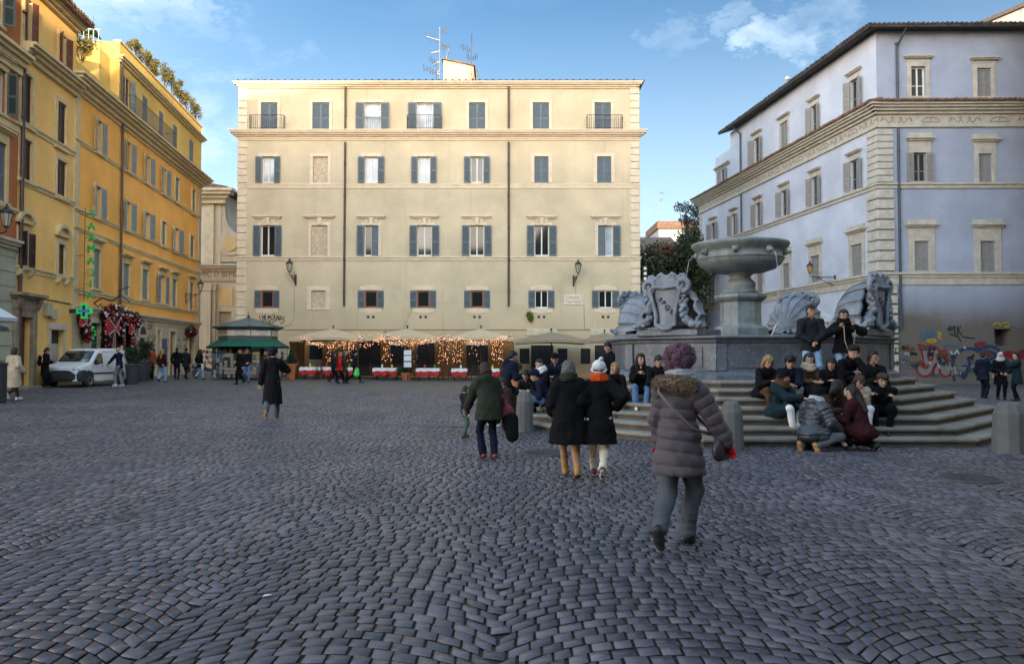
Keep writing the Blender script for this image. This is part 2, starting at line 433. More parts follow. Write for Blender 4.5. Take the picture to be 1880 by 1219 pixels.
# openings at street level behind the restaurant terraces
opG = [FC.rect(567, 592, 634, 660), FC.rect(658, 699, 628, 690), FC.rect(717, 742, 634, 690), FC.rect(765, 798, 630, 690), FC.rect(856, 896, 634, 690),
       FC.rect(954, 972, 640, 668), FC.rect(975, 1016, 634, 690), FC.rect(1024, 1042, 640, 668), FC.rect(1066, 1084, 640, 668), FC.rect(1092, 1130, 634, 690)]
wg = wall_grid(FC.w, HT, opA + opB + opC + opD + opG, .24, -.4)
shell_box(FC, FC.w, HT, 12, -.4, wg)
FC.add(wg, 'wall', cream)
stA = ['closed', 'closed', 'open', 'open', 'closed', 'closed', 'closed']
for i, (r, s) in enumerate(zip(opA, stA)):
    window(FC, r, s, pane=glass_sky if s == 'open' else glass_dark, shut=shut_grey, trim=cream_trim, tw=.2, sill=False, cross=0, balustrade=(i == 2))
def blind(F, r, trim, ped=None, tw=.22):
    mb = MB(); mb.box(r[0] + .001, r[1] - .001, .09, .2, r[2] + .001, r[3] - .001); w = F.add(mb, 'blind_window', blind_mat)
    a, b, c, d = r; t = MB(); t.box(a - tw, a - .002, -.05, .001, c - .12, d + tw); t.box(b + .002, b + tw, -.05, .001, c - .12, d + tw); t.box(a - .002, b + .002, -.05, .001, d + .002, d + tw)
    t.box(a - .002, b + .002, -.05, .001, c - .12, c - .002); m = (a + b) / 2
    if ped == 'key':
        z = d + tw + .24
        t.box(a - tw - .3, b + tw + .3, -.2, .001, z + .15, z + .24); t.box(a - tw - .24, b + tw + .24, -.13, .001, z + .06, z + .15)
        t.prism([(m - .16, z + .06), (m + .16, z + .06), (m + .08, d + .05), (m - .08, d + .05)], 'y', -.12, .001)
    t.build('surround', trim, w)
stB = ['open', 'b', 'open', 'open', 'open', 'closed', 'closed']
for i, (r, s) in enumerate(zip(opB, stB)):
    if s == 'b': blind(FC, r, cream_trim); continue
    window(FC, r, s, pane=glass_sky if i in (0, 2, 3) else glass_mid, shut=shut_grey, trim=cream_trim, tw=.24, sill=False, cross=0)
stC = ['open', 'b', 'right', 'open', 'open', 'open', 'left']
for i, (r, s) in enumerate(zip(opC, stC)):
    if s == 'b': blind(FC, r, cream_trim, 'key'); continue
    window(FC, r, s, pane=(glass_sky if i == 6 else glass_mid if i == 3 else glass_dark), shut=shut_grey, trim=cream_trim, tw=.2, sill=False, ped='key', cross=0)
for i, r in enumerate(opD):
    a, b, c, d = r
    if i == 1: blind(FC, r, cream_trim, tw=.3); continue
    w = window(FC, r, 'open', frame=wood_orange if i in (0, 2, 3, 4) else white_paint, pane=glass_dark, shut=shut_grey, trim=None, sill=False, cross=0, sash=.1 if i in (0, 2, 3, 4) else .06, depth=.14, mullion=i > 4)
    m = (a + b) / 2
    for zc, up in ((d, 1), (c, -1)):   # wavy raised plaster panel above and below
        t = MB()
        top = [(m + x * .74, zc + up * (.34 + .05 * math.cos(x * 3.3))) for x in np.linspace(-1, 1, 13)]
        poly = [(m - .74, zc + up * .03)] + top + [(m + .74, zc + up * .03)]
        if up < 0: poly = poly[::-1]
        t.prism(poly[::-1], 'y', -.03, .001)
        t.build('surround', cream_trim, w)
    v = MB()
    for du in (-.18, .18): v.lathe([(.1, -.012), (.1, .012)], 12, (0, 0, 0))
    v.v = [(m + (-.18 if k < len(v.v) // 2 else .18) + x, -.012 + z * .8, c - .62 + y) for k, (x, y, z) in enumerate(v.v)]
    v.build('vent', iron, w)
# doors and dark openings at street level
door_dark = M('dark green black door', (.016, .017, .02), .35, .3, 5)
for i, r in enumerate(opG):
    a, b, c, d = r; mb = MB(); mb.box(a, b, .16, .22, c, d)
    if i in (1, 3, 4, 6, 9):
        m = (a + b) / 2
        for q in (a + .02, m - .05, b - .12): mb.box(q, q + .1, .12, .16, c, d)
        for q in (c + .05, c + .9, d - .12): mb.box(a + .02, b - .02, .13, .16, q, q + .1)
    FC.add(mb, 'door' if i in (1, 2, 3, 4, 6, 9) else 'window', door_dark)
course(FC, UC(441, 160), UC(1168, 160), HT + .22, [(.1, .42), (.1, .34), (.12, .2), (.1, .1)], cream_trim, 'top_cornice')
course(FC, 0, FC.w, ZC(241), [(.08, .52), (.12, .46), (.12, .34), (.1, .2), (.14, .1), (.1, .06)], cream_trim, 'main_cornice')
course(FC, 0, FC.w, ZC(338.5), [(.08, .09), (.2, .05)], cream_trim)
course(FC, 0, FC.w, ZC(471.5), [(.08, .13), (.1, .08), (.1, .05)], cream_trim)
course(FC, UC(520), UC(1120), ZC(605), [(.05, .03)], M('dark wall line', (.2, .16, .11), .9, .2), ends=False)  # narrow band coloured darker than the wall
zz = [ZC(470), ZC(344), ZC(262)]
for a, b in ((0, .62), (FC.w - .62, FC.w)):
    for z0, z1, n in ((.0, ZC(479), 15), (ZC(470), ZC(346), 9), (ZC(337), ZC(259), 6), (ZC(240), ZC(160), 6)):
        quoins(FC, a - (.05 if a == 0 else 0), b + (.05 if b == FC.w else 0), z0 + .02, z1 - .02, n, cream_trim, proj=.06, gap=.045)
# flat roof edge with tile ends
mb = MB(); mb.box(-.35, FC.w + .35, -.40, 12, HT + .221, HT + .27)
for i in range(60): mb.box(FC.w * i / 60, FC.w * i / 60 + .12, -.44, -.3, HT + .271, HT + .31)
FC.add(mb, 'roof', tile_dark)
for px in (633, 934):
    pipe(FC, UC(px), ZC(562), ZC(262), .075); pipe(FC, UC(px), ZC(241), ZC(161), .075)
for x0, x1, on in ((462, 524, 0), (749, 811, 3), (1077, 1141, 6)): balcony(FC, UC(x0, 241), UC(x1, 241), ZC(241.2), .5, ZC(215.5) - ZC(241.2))
# marble street plaque, drains, graffiti
p = FC.rect(1035.5, 1071, 541, 560); mb = MB(); mb.cbox(p[0], p[1], -.05, .001, p[2], p[3], .015); pl = FC.add(mb, 'plaque', M('pale marble plaque', (.6, .5, .39), .6, .1))
red_ink = M('faded red lettering', (.34, .17, .09), .8, .2, 20); gry_ink = M('grey lettering', (.22, .18, .14), .8, .2, 20)
text('lettering', 'PIAZZA', .2, red_ink, pl, ((p[0] + p[1]) / 2, -.053, p[2] + .5), depth=.002)
text('lettering', 'S. MARIA IN TRASTEVERE', .15, gry_ink, pl, ((p[0] + p[1]) / 2, -.053, p[2] + .2), depth=.002, sx=.62)
spray_black = M('black spray paint', (.012, .012, .012), .5, 0)
g = MB(); gu, gv = UC(474, 590), ZC(596)
def strokes(F, mb, S, w, off=-.006):
    for k, s in enumerate(S): mb.ribbon(s, w, (0, off - .0012 * (k % 6), 0))
k1 = 1 / FC.uz(800, 590)[1]
def gp(F, pts): return smooth2([F.uz(x, y) for x, y in pts])
ull = [[(476, 579), (478, 588), (480, 595)], [(481, 577), (482, 588), (484, 591), (486, 580)], [(487, 577), (488, 590), (491, 592)], [(492, 580), (493, 590), (497, 593)],
       [(496, 584), (500, 586), (504, 582), (502, 579), (497, 582)], [(492, 594), (498, 588), (503, 590), (499, 594), (493, 594)], [(504, 578), (506, 590), (509, 580), (511, 588), (512, 579)],
       [(513, 589), (515, 580), (518, 589)], [(514, 586), (517, 585)], [(523, 581), (519, 583), (522, 588), (518, 594), (514, 592)]]
strokes(FC, g, [gp(FC, s) for s in ull], .055); FC.add(g, 'graffiti', spray_black)
cab = MB(); cab.tube([(UC(541, 480), -.02, ZC(500)), (UC(541, 480), -.02, ZC(585)), (UC(533, 480), -.02, ZC(598)), (UC(515, 600), -.02, ZC(600))], .012, 5)
FC.add(cab, 'cable', M('old wall cable', (.16, .13, .1), .8, .1)); cab = MB(); cab.tube([(UC(1057, 520), -.02, ZC(513)), (UC(1057, 520), -.02, ZC(540))], .012, 5); FC.add(cab, 'cable', MATS['old wall cable']); cab = MB(); cab.tube([(UC(1072, 560), -.02, ZC(560)), (UC(1073, 600), -.02, ZC(604)), (UC(1090, 605), -.02, ZC(605))], .012, 5)
FC.add(cab, 'cable', MATS['old wall cable']); cab = MB(); cab.tube([(UC(757, 566), -.02, ZC(566)), (UC(741, 600), -.02, ZC(603))], .012, 5)
FC.add(cab, 'cable', M('old wall cable', (.16, .13, .1), .8, .1))
st = MB()
for x0, x1 in ((967, 1023), (1083, 1130)): r = FC.rect(x0, x1, 603.5, 616); st.cbox(r[0], r[1], -.07, .001, r[2], r[3], .02)
FC.add(st, 'door_lintel', stone_trim)
# rooftop stair head with antennas
cx0, cx1 = at(814, 140, 55).x, at(869, 140, 55).x
hut = thing('rooftop_hut', 'small plastered stair hut with sloping top on the flat roof of the cream palazzo', 'roof hut', (cx0, 55, HT + .2))
mb = MB(); zl, zr = at(814, 110, 55).z - HT - .2, at(869, 122, 55).z - HT - .2; w = cx1 - cx0
mb.prism([(0, 0), (w, 0), (w, zr), (0, zl)], 'y', 0, 3); mb.build('wall', plaster('hut plaster', (.52, .41, .26), amt=.3), hut)
mb = MB(); mb.prism([(-.12, zl + .002), (w + .12, zr - .01), (w + .12, zr + .07), (-.12, zl + .08)], 'y', -.15, 3.1); mb.build('roof', tile, hut)
def antenna(px, ytop, ybase, Y, label, arms, dark=False):
    b = at(px, ybase, Y); h = at(px, ytop, Y).z - b.z
    m = M('dark antenna metal', (.04, .04, .05), .5, 0) if dark else M('bright antenna metal', (.22, .22, .23), .35, 0, metal=.6)
    mb = MB(); mb.tube([(0, 0, 0), (0, 0, h)], .028, 6)
    for f, L, tilt, n in arms:
        z = h * f; d = Vector((math.cos(tilt), .25, math.sin(tilt))) * L
        mb.tube([(0, 0, z), d + Vector((0, 0, z))], .022, 5)
        for i in range(n):
            q = d * ((i + 1) / n) + Vector((0, 0, z)); e = .18 + .12 * (i % 2)
            mb.tube([q + Vector((0, -e, .5 * e)), q + Vector((0, e, -.5 * e))], .012, 4)
            mb.tube([q + Vector((-.02, 0, -e * .7)), q + Vector((.02, 0, e * .7))], .012, 4)
    o = mb.build('rooftop_antenna', m); o.location = b; return tag(o, label, 'antenna', 'antennas on the rooftops')
antenna(807, 50, 149, 54.2, 'tall pale aerial mast with many crossbars left of the roof hut', [(.92, .5, .3, 4), (.75, -.95, -.2, 6), (.7, .6, -.5, 4), (.6, .7, .4, 5), (.55, -.6, .3, 3), (.36, -.55, .5, 3), (.12, -.8, -.3, 3), (.2, -.3, .9, 2)])
antenna(801, 112, 149, 53.8, 'short aerial pole at the foot of the tall pale mast', [(.9, -.5, -.4, 3), (.4, -.9, -.3, 4)], True)
antenna(866, 68, 149, 54.6, 'dark aerial mast bristling with rods right of the roof hut', [(.95, .12, 1.5, 2), (.85, .1, 1.5, 2), (.68, -.8, -.3, 5), (.5, .45, .5, 3), (.5, -.4, -.4, 3), (.2, .4, .1, 2)], True)
for px, lab in ((875, 'grey satellite dish right of the roof hut'), (820, 'small satellite dish on top of the roof hut')):
    b = at(px, 149 if px == 875 else 111, 54.2 if px == 875 else 56); mb = MB()
    mb.tube([(0, 0, 0), (0, 0, .35)], .03, 6); v0 = len(mb.v); mb.lathe([(.02, .0), (.2, .03), (.36, .1), (.37, .11), (.2, .05), (.02, .03)], 14)
    for i in range(v0, len(mb.v)): x, y, z = mb.v[i]; mb.v[i] = (.3 * x + z * .6, -.9 * x * .3 + y * .9 - z * .4, .42 + x)
    o = mb.build('satellite_dish', M('dish grey', (.35, .36, .37), .4, .1), smooth=True); o.location = b; tag(o, lab, 'satellite dish')
# ================================================================= left row: terracotta, yellow and orange houses
LX, LY, LD = -23.5, 57.0, -.125
def LP(px):
    r = (px - 940) / F_PX; r2 = ray(px, 640); r = r2.x / r2.y
    Y = (LX - LD * LY) / (r - LD); return (LX + LD * (Y - LY), Y)
FO = Facade(LP(131), LP(365.5), .2); FY = Facade(LP(26.5), LP(131), .2)
pn = LP(26.5); dv = (FY.d.x, FY.d.y); FT = Facade((pn[0] - dv[0] * 9, pn[1] - dv[1] * 9), pn, .2)
shut_gb = M('pale grey green shutter paint', (.20, .235, .235), .6, .15, 5); shut_blue = M('weathered blue shutter paint', (.12, .165, .205), .6, .15, 5)
shut_brown = M('dark brown shutter paint', (.045, .022, .018), .55, .15, 5); shut_brown2 = M('red brown shutter paint', (.13, .045, .02), .55, .15, 5)
shut_green = M('bottle green shutter paint', (.012, .03, .028), .5, .15, 5)
trim_y = M('light ochre trim', (.56, .44, .24), .85, .12, 2.5, bump=.2, bscale=30)
# --- orange house
building('apartment_house', 'long orange house with grey shutters, stone ground floor and a planted roof terrace', FO)
orange = plaster('orange limewash', (.86, .43, .10), stain=(.84, .54, .24), amt=.5, rough=.92)
lemon = plaster('sunny yellow limewash', (.66, .44, .12), stain=(.5, .34, .12), amt=.3)
stone_pale = plaster('pale stone facing', (.50, .41, .26), stain=(.26, .21, .15), amt=.5)
ZF = lambda py: FO.uz(364.5, py)[1]                      # height read at the far corner
zG, zBand, zS1, zS2, zS3, zCor = ZF(597), ZF(573), ZF(500), ZF(478), ZF(396), ZF(339)
zAtt, zPar = ZF(252), ZF(229)
uA = FO.uz(217, 300)[0]
O3 = [(170.5, 183.5, 458, 530), (225, 237, 484, 543), (260, 271.5, 495, 550), (292, 302, 506, 557), (315, 323.5, 513, 563), (347, 354.5, 520, 569)]
O2 = [(174, 184, 343, 400), (229.5, 239, 371, 423), (264.5, 273.5, 391, 438), (296, 304, 408, 452), (319, 327, 420, 463), (348.5, 355.5, 434, 474)]
O1 = [(176, 186, 222, 281), (231, 240, 262, 315), (266.5, 275, 288, 337), (297, 304.5, 310, 357), (321, 328.5, 328, 372), (352, 358.5, 350, 393)]
OA = [(229, 238.5, 145, 214), (262.5, 271.5, 178, 242), (293, 300.5, 206, 266), (318.5, 326, 231, 288), (348.5, 355.5, 258, 312)]
def lr(F, q): return F.rect(*q)
r3, r2_, r1, rA = ([lr(FO, q) for q in S] for S in (O3, O2, O1, OA))
gnd_ops = [lr(FO, q) for q in ((166, 184, 593, 690), (197, 222, 585, 690), (229, 240, 600, 690), (255.5, 266, 620, 690), (288, 294, 606, 686), (311.5, 321.5, 609, 686), (346, 356, 616, 684))]
gnd_ops = [(a, b, .05, d) for a, b, c, d in gnd_ops]
wg = wall_grid(FO.w, zG, gnd_ops, .3, -.5); FO.add(wg, 'ground_floor_wall', stone_pale)
wg = wall_grid(FO.w, zCor, r3 + r2_ + r1, .22, zG); shell_box(FO, FO.w, zCor, 11, -.5, wg); FO.add(wg, 'wall', orange)
wa = MB(); us = wall_grid(FO.w - uA, zPar, [(a - uA, b - uA, c, d) for a, b, c, d in rA], .2, zCor + .01)
us.v = [(x + uA, y + .02, z) for x, y, z in us.v]; shell_box(FO, FO.w, zPar, 9, zCor + .01, us, uA); FO.add(us, 'attic_wall', lemon)
for r, ang in zip(r3, (0, 0, 0, 172, 0, 0)):
    window(FO, r, 'closed' if ang == 0 else 'open', pane=glass_dark, shut=shut_gb, trim=trim_y, tw=.16, ped='flat')
for i, r in enumerate(r2_):
    window(FO, r, 'open' if i not in (3, 5) else 'closed', pane=glass_sky if i in (0, 1, 2) else glass_mid, shut=shut_gb if i != 5 else shut_blue, trim=trim_y, tw=.14, angL=165, angR=160, depth=.16)
for i, r in enumerate(r1):
    window(FO, r, 'open' if i < 4 else 'closed', frame=white_paint if i != 1 else wood_orange, pane=glass_sky if i == 3 else glass_mid, shut=shut_gb, trim=trim_y, tw=.14, angL=160, angR=165, depth=.16)
for i, r in enumerate(rA):
    window(FO, r, 'open' if i == 0 else 'closed', frame=wood_orange, pane=glass_dark, shut=shut_gb if i == 0 else shut_blue, trim=None, angL=160, angR=150, depth=.14, sill=False)
course(FO, 0, FO.w, zG + .18, [(.1, .22), (.1, .14), (.12, .07)], stone_trim, 'ground_cornice', False)
course(FO, 0, FO.w, zBand, [(.08, .1), (.14, .06)], trim_y, ends=False)
for z in (zS1, zS2, zS3): course(FO, 0, FO.w, z, [(.07, .09), (.12, .05)], trim_y, ends=False)
course(FO, -.1, FO.w, zCor + .62, [(.12, .75), (.14, .62), (.16, .45), (.2, .26), (.16, .1)], trim_y, 'main_cornice')
course(FO, uA, FO.w, zAtt + .12, [(.09, .34), (.1, .24), (.12, .12)], trim_y, 'attic_cornice')
mb = MB(); mb.box(-.06, .5, -.05, .001, zG + .2, zCor); FO.add(mb, 'corner_strip', trim_y)
mb = MB(); mb.box(FO.w - .6, FO.w + .04, -.05, .001, zG + .2, zCor); FO.add(mb, 'corner_strip', M('grey corner pier', (.42, .36, .3), .85, .1, 3))
zA0 = FO.uz(230, 262)[1]
balcony(FO, FO.uz(222, 180)[0], FO.uz(303, 260)[0], zCor + .62, .7, 1.0)
uq = FO.uz(219, 400)[0]
pipe(FO, uq, zG + .3, zCor, .07); pipe(FO, uA + .08, zCor + .7, zAtt, .06)
mb = MB()                                                 # parapet, antennas posts, chimney
mb.box(uA - .02, FO.w + .05, -.06, .34, zPar + .001, zPar + .1); FO.add(mb, 'parapet_cap', trim_y)
uc = FO.uz(297, 110)[0]; mb = MB(); mb.box(uc - .3, uc + .3, 2.2, 2.8, zPar, zPar + 1.5); mb.box(uc - .38, uc + .38, 2.12, 2.88, zPar + 1.3, zPar + 1.42); FO.add(mb, 'chimney', M('brick chimney', (.3, .12, .06), .9, .3, 8))
# terrace between the attic and the yellow neighbour
tz = zCor + .62; mb = MB(); zt = FO.uz(190, 90)[1]
mb.box(.1, uA - .9, 3.6, 3.85, tz, tz + 2.9); FO.add(mb, 'terrace_wall', lemon)
mb = MB()
mb.box(0, uA - .02, -.03, .22, tz + .001, tz + .75); FO.add(mb, 'terrace_parapet', lemon)
mb = MB(); tzr = zPar - .9
for i in range(24):
    v = .6 + i * .25; mb.tube([(uA - 1.3, v, tzr), (uA - 1.3, v, tzr + 1.0)], .018, 5)
mb.tube([(uA - 1.3, .5, tzr + 1.0), (uA - 1.3, 6.6, tzr + 1.0)], .03, 6); mb.tube([(uA - 1.3, .5, tzr), (uA - 1.3, 6.6, tzr)], .03, 6)
FO.add(mb, 'terrace_railing', M('pale railing paint', (.4, .38, .3), .5, .1))
mb = MB(); mb.box(uA - 1.4, uA - .02, .5, 8, zCor + .65, tzr); FO.add(mb, 'terrace_block', lemon)
mb = MB(); NY = 9
P = [(uA - 1.25 + .18 * math.sin(i * 1.7), .9 + 4.6 * i / NY, tzr + 1.25 + .35 * math.sin(PI * i / NY) + (.12 if i % 2 else 0)) for i in range(NY + 1)]
for i in range(NY):
    a, b = P[i], P[i + 1]; mb.add([a, b, (b[0] + .02, b[1], tzr + .95), (a[0] + .02, a[1], tzr + .95)], [(0, 1, 2, 3), (3, 2, 1, 0)])
    mb.add([a, b, (b[0] + 1.4, b[1] + .1, b[2] - .25), (a[0] + 1.4, a[1] + .1, a[2] - .25)], [(0, 1, 2, 3), (3, 2, 1, 0)])
for i in range(0, NY + 1, 3): mb.tube([(P[i][0], P[i][1], tzr), (P[i][0], P[i][1], P[i][2] + .5)], .025, 5)
FO.add(mb, 'shade_net', M('teal shade net', (.06, .16, .17), .9, .2))
# ground floor doors
wood_door = M('honey brown wooden door', (.36, .15, .04), .45, .25, 3); dark_in = M('dark shop interior', (.02, .018, .015), .7, .2)
green_door = M('dark green door', (.02, .06, .045), .5, .2); teal_glass = M('green tinted shop window', (.03, .09, .07), .15, .3, 3, spec=.8)
dm = [teal_glass, dark_in, green_door, green_door, green_door, wood_door, wood_door]
for i, (r, m_) in enumerate(zip(gnd_ops, dm)):
    a, b, c, d = r; mb = MB(); mb.box(a, b, .2, .3, c, d)
    for q0, q1 in ((a, a + .08), (b - .08, b)): mb.box(q0 + .001, q1 - .001, .16, .2, c, d)
    n = 3
    for k in range(n): z0 = c + .15 + (d - c - .3) * k / n; mb.box(a + .18, b - .18, .17, .2, z0, z0 + (d - c - .3) / n - .12)
    FO.add(mb, 'door', m_)
    t = MB(); t.box(a - .2, a - .002, -.06, .001, c, d + .2); t.box(b + .002, b + .2, -.06, .001, c, d + .2); t.box(a - .002, b + .002, -.06, .001, d + .002, d + .2)
    FO.add(t, 'door_surround', stone_trim)
a, b, c, d = gnd_ops[3]; t = MB(); m = (a + b) / 2; ra = (b - a) / 2    # arched top light
t.prism([(m + ra * 1.25 * math.cos(q), d + .2 + ra * 1.25 * math.sin(q)) for q in np.linspace(0, PI, 15)], 'y', -.06, .001); FO.add(t, 'arch', stone_trim)
t = MB(); t.prism([(m + ra * math.cos(q), d + .2 + ra * math.sin(q)) for q in np.linspace(0, PI, 15)], 'y', -.075, -.061); FO.add(t, 'fan_light', dark_in)
mb = MB()
for k in range(1, 9): z = zG * k / 9; mb.box(.5, FO.w, -.008, .0011, z - .012, z + .012)
FO.add(mb, 'stone_joint', M('stone joint line', (.3, .24, .16), .95, .1))  # joint lines in a darker stone colour
g = MB(); rg = np.random.default_rng(5)
for x0, x1, y0, y1 in ((270, 287, 612, 680), (296, 310, 622, 674), (323, 344, 618, 672), (243, 253, 600, 688), (247, 266, 584, 606), (270, 280, 590, 606), (264, 286, 640, 660)):
    for k in range(4):
        q = FO.rect(x0, x1, y0 + (y1 - y0) * k / 4, y0 + (y1 - y0) * (k + .75) / 4); strokes(FO, g, scribble(rg, q[0], q[2], q[1] - q[0], q[3] - q[2], 4), .045, -.01)
FO.add(g, 'graffiti', M('dark scrawled paint', (.05, .055, .06), .6, .3))
g = MB(); q = FO.rect(296, 306, 622, 668); g.box(q[0], q[1], -.02, .001, q[2], q[3]); FO.add(g, 'poster', M('dark blue poster', (.03, .05, .09), .6, .8, 9))
# --- yellow house
building('townhouse', 'narrow yellow townhouse with brown shutters and a tall stone doorway', FY)
yellow = plaster('yellow ochre limewash', (.84, .51, .16), stain=(.80, .56, .27), amt=.45)
ZY = lambda py: FY.uz(130, py)[1]
zE, zK = ZY(48), ZY(170)
Y1 = [(44, 56, 0, 82), (107.5, 119, 66, 133)]; Y2 = [(39.5, 58, 138, 232), (104.5, 120.5, 190, 273)]; Y3 = [(38.5, 57, 257, 332), (103.5, 120.5, 296, 364)]
Y4 = [(35.5, 50, 426, 490), (106, 118, 449, 506)]
q1, q2, q3, q4 = ([lr(FY, q) for q in S] for S in (Y1, Y2, Y3, Y4))
dr = lr(FY, (32, 55, 582, 694)); sh = lr(FY, (92, 115, 606, 668)); dr = (dr[0], dr[1], .12, dr[3])
wg = wall_grid(FY.w, zE, q1 + q2 + q3 + q4 + [dr, sh], .24, -.5); shell_box(FY, FY.w, zE, 11, -.5, wg); FY.add(wg, 'wall', yellow)
for r in q1: window(FY, r, 'open', pane=glass_sky, shut=shut_brown2, trim=trim_y, tw=.12, angL=140, angR=150, depth=.14)
for r in q2 + q3: window(FY, r, 'closed', shut=shut_brown, trim=trim_y, tw=.2)
window(FY, q4[0], 'open', pane=glass_mid, shut=shut_brown, trim=trim_y, tw=.22, angL=115, angR=165, ped='arch', depth=.14); window(FY, q4[1], 'closed', shut=shut_brown, trim=trim_y, tw=.22, ped='arch')
for r in q4:
    mb = MB()
    for s in (0, 1): mb = MB(); u = (r[0] - .12, r[1] + .12)[s]; mb.prism([(-.001, r[2] - .13), (-.24, r[2] - .13), (-.2, r[2] - .32), (-.001, r[2] - .45)], 'x', u - .09, u + .09); FY.add(mb, 'sill_bracket', trim_y)
course(FY, 0, FY.w, zK + .55, [(.12, .62), (.13, .5), (.16, .34), (.2, .16)], trim_y, 'main_cornice', False)
course(FY, 0, FY.w, zE + .2, [(.08, .5), (.1, .4), (.12, .2)], trim_y, 'eaves', False)
for py in (275, 368, 508): course(FY, 0, FY.w, ZY(py), [(.08, .1), (.16, .05)], trim_y, ends=False)
tile_roof(FY, -.1, FY.w + .1, -.75, 5, zE + .3, zE + 1.4, tile)
pipe(FY, .12, 3.6, zE, .08, kinks=[(.12, -.12, .3), (.12, -.12, zK - .1), (.3, -.5, zK + .2)])
a, b, c, d = dr; mb = MB(); mb.box(a, b, .2, .28, c, d)
for k in range(4): z0 = c + .2 + (d - c - .3) * k / 4; mb.box(a + .12, (a + b) / 2 - .06, .17, .2, z0, z0 + .62); mb.box((a + b) / 2 + .06, b - .12, .17, .2, z0, z0 + .62)
FY.add(mb, 'door', M('dark brown panelled door', (.075, .028, .014), .5, .25, 3))
old_stone = M('old grey brown travertine', (.25, .19, .13), .9, .3, 3, bump=.4, bscale=20)
t = MB(); t.cbox(a - .38, a - .002, -.14, .001, -.1, d + .3); t.cbox(b + .002, b + .38, -.14, .001, -.1, d + .3); t.box(a - .002, b + .002, -.12, .001, d + .002, d + .3)
t.box(a - .45, b + .45, -.16, .001, d + .301, d + .75); t.box(a - .55, b + .55, -.3, .001, d + .751, d + .85); t.box(a - .65, b + .65, -.45, .001, d + .851, d + .97)
for u in (a - .3, b + .3): t.prism([(-.16, d + .75), (-.36, d + .75), (-.2, d + .35), (-.16, d + .3)], 'x', u - .12, u + .12)
t.box(a - .1, b + .1, -.5, .001, -.1, .12); FY.add(t, 'doorway', old_stone)
a, b, c, d = sh; mb = MB(); mb.box(a, b, .18, .24, c, d); w = FY.add(mb, 'shop_window', dark_in)
t = MB(); t.box(a - .3, b + .25, -.12, .001, d + .02, d + .32); t.box(a - .25, a - .001, -.06, .001, .3, d); t.box(b + .001, b + .22, -.06, .001, .3, d); t.build('frame', stone_trim, w)
t = MB(); t.box(a + .05, b - .05, .14, .179, c, c + (d - c) * .6); t.build('paper_notices', M('notices taped on glass', (.4, .38, .32), .7, .6, 14), w)
mb = MB(); q = FY.rect(79, 89, 556, 580); mb.box(q[0], q[1], -.2, .001, q[2], q[3]); mb.box(q[0] + .5, q[1] + .55, -.16, .001, q[2] - .1, q[3] - .25); FY.add(mb, 'meter_box', M('cream meter box', (.42, .38, .26), .7, .1))
cb = MB(); cb.tube([FY.uz(34, 539) and (FY.uz(34, 539)[0], -.03, FY.uz(34, 539)[1]), (FY.uz(80, 549)[0], -.03, FY.uz(80, 549)[1]), (FY.uz(128, 558)[0], -.03, FY.uz(128, 558)[1])], .025, 5); FY.add(cb, 'cable', iron)
# --- terracotta house at the picture edge
building('corner_house', 'terracotta house with bottle green shutters and a pale rusticated base at the left edge', FT)
terra = plaster('terracotta limewash', (.42, .145, .05), stain=(.45, .2, .09), amt=.4)
ZT = lambda py: FT.uz(24, py)[1]
T = []
for (y0, y1) in ((127, 208), (262, 370)):
    r = FT.rect(-9, 9.5, y0, y1); T.append((r[0], r[1], r[2], r[3]))
up = FT.rect(-20, 2, -40, 40)
more = [(r[0] - 3.3, r[1] - 3.3, r[2], r[3]) for r in T]
zb = ZT(446); zTop = ZT(-60)
wg = wall_grid(FT.w, zTop, T + more + [up], .22, zb); shell_box(FT, FT.w, zTop, 11, -.5, wg); FT.add(wg, 'wall', terra)
wg = wall_grid(FT.w, zb, [], .2, -.5); FT.add(wg, 'ground_floor_wall', plaster('pale green grey stone', (.42, .42, .30), amt=.3))
window(FT, T[0], 'open', pane=glass_mid, shut=shut_green, trim=trim_y, tw=.2, ped='flat', angL=160, angR=120, depth=.14); window(FT, T[1], 'closed', shut=shut_blue, trim=trim_y, tw=.24, ped='flat')
for r in more: window(FT, r, 'closed', shut=shut_green, trim=trim_y, tw=.2, ped='flat')
window(FT, up, 'open', pane=glass_dark, shut=shut_green, trim=trim_y, tw=.2, angL=160, angR=120, depth=.14)
course(FT, 0, FT.w, ZT(96), [(.14, .6), (.16, .45), (.2, .3), (.3, .14)], trim_y, 'main_cornice', False)
course(FT, 0, FT.w, ZT(222), [(.1, .14), (.3, .06)], trim_y, ends=False); course(FT, 0, FT.w, ZT(383), [(.1, .12), (.1, .06)], trim_y, ends=False)
course(FT, 0, FT.w, zb + .1, [(.12, .3), (.12, .2), (.14, .1)], stone_trim, 'ground_cornice', False)
mb = MB()
for k in range(1, 10): z = zb * k / 10; mb.box(0, FT.w, -.012, .001, z - .02, z + .02)
FT.add(mb, 'stone_joint', M('joint line green grey stone', (.24, .24, .17), .95, .1))
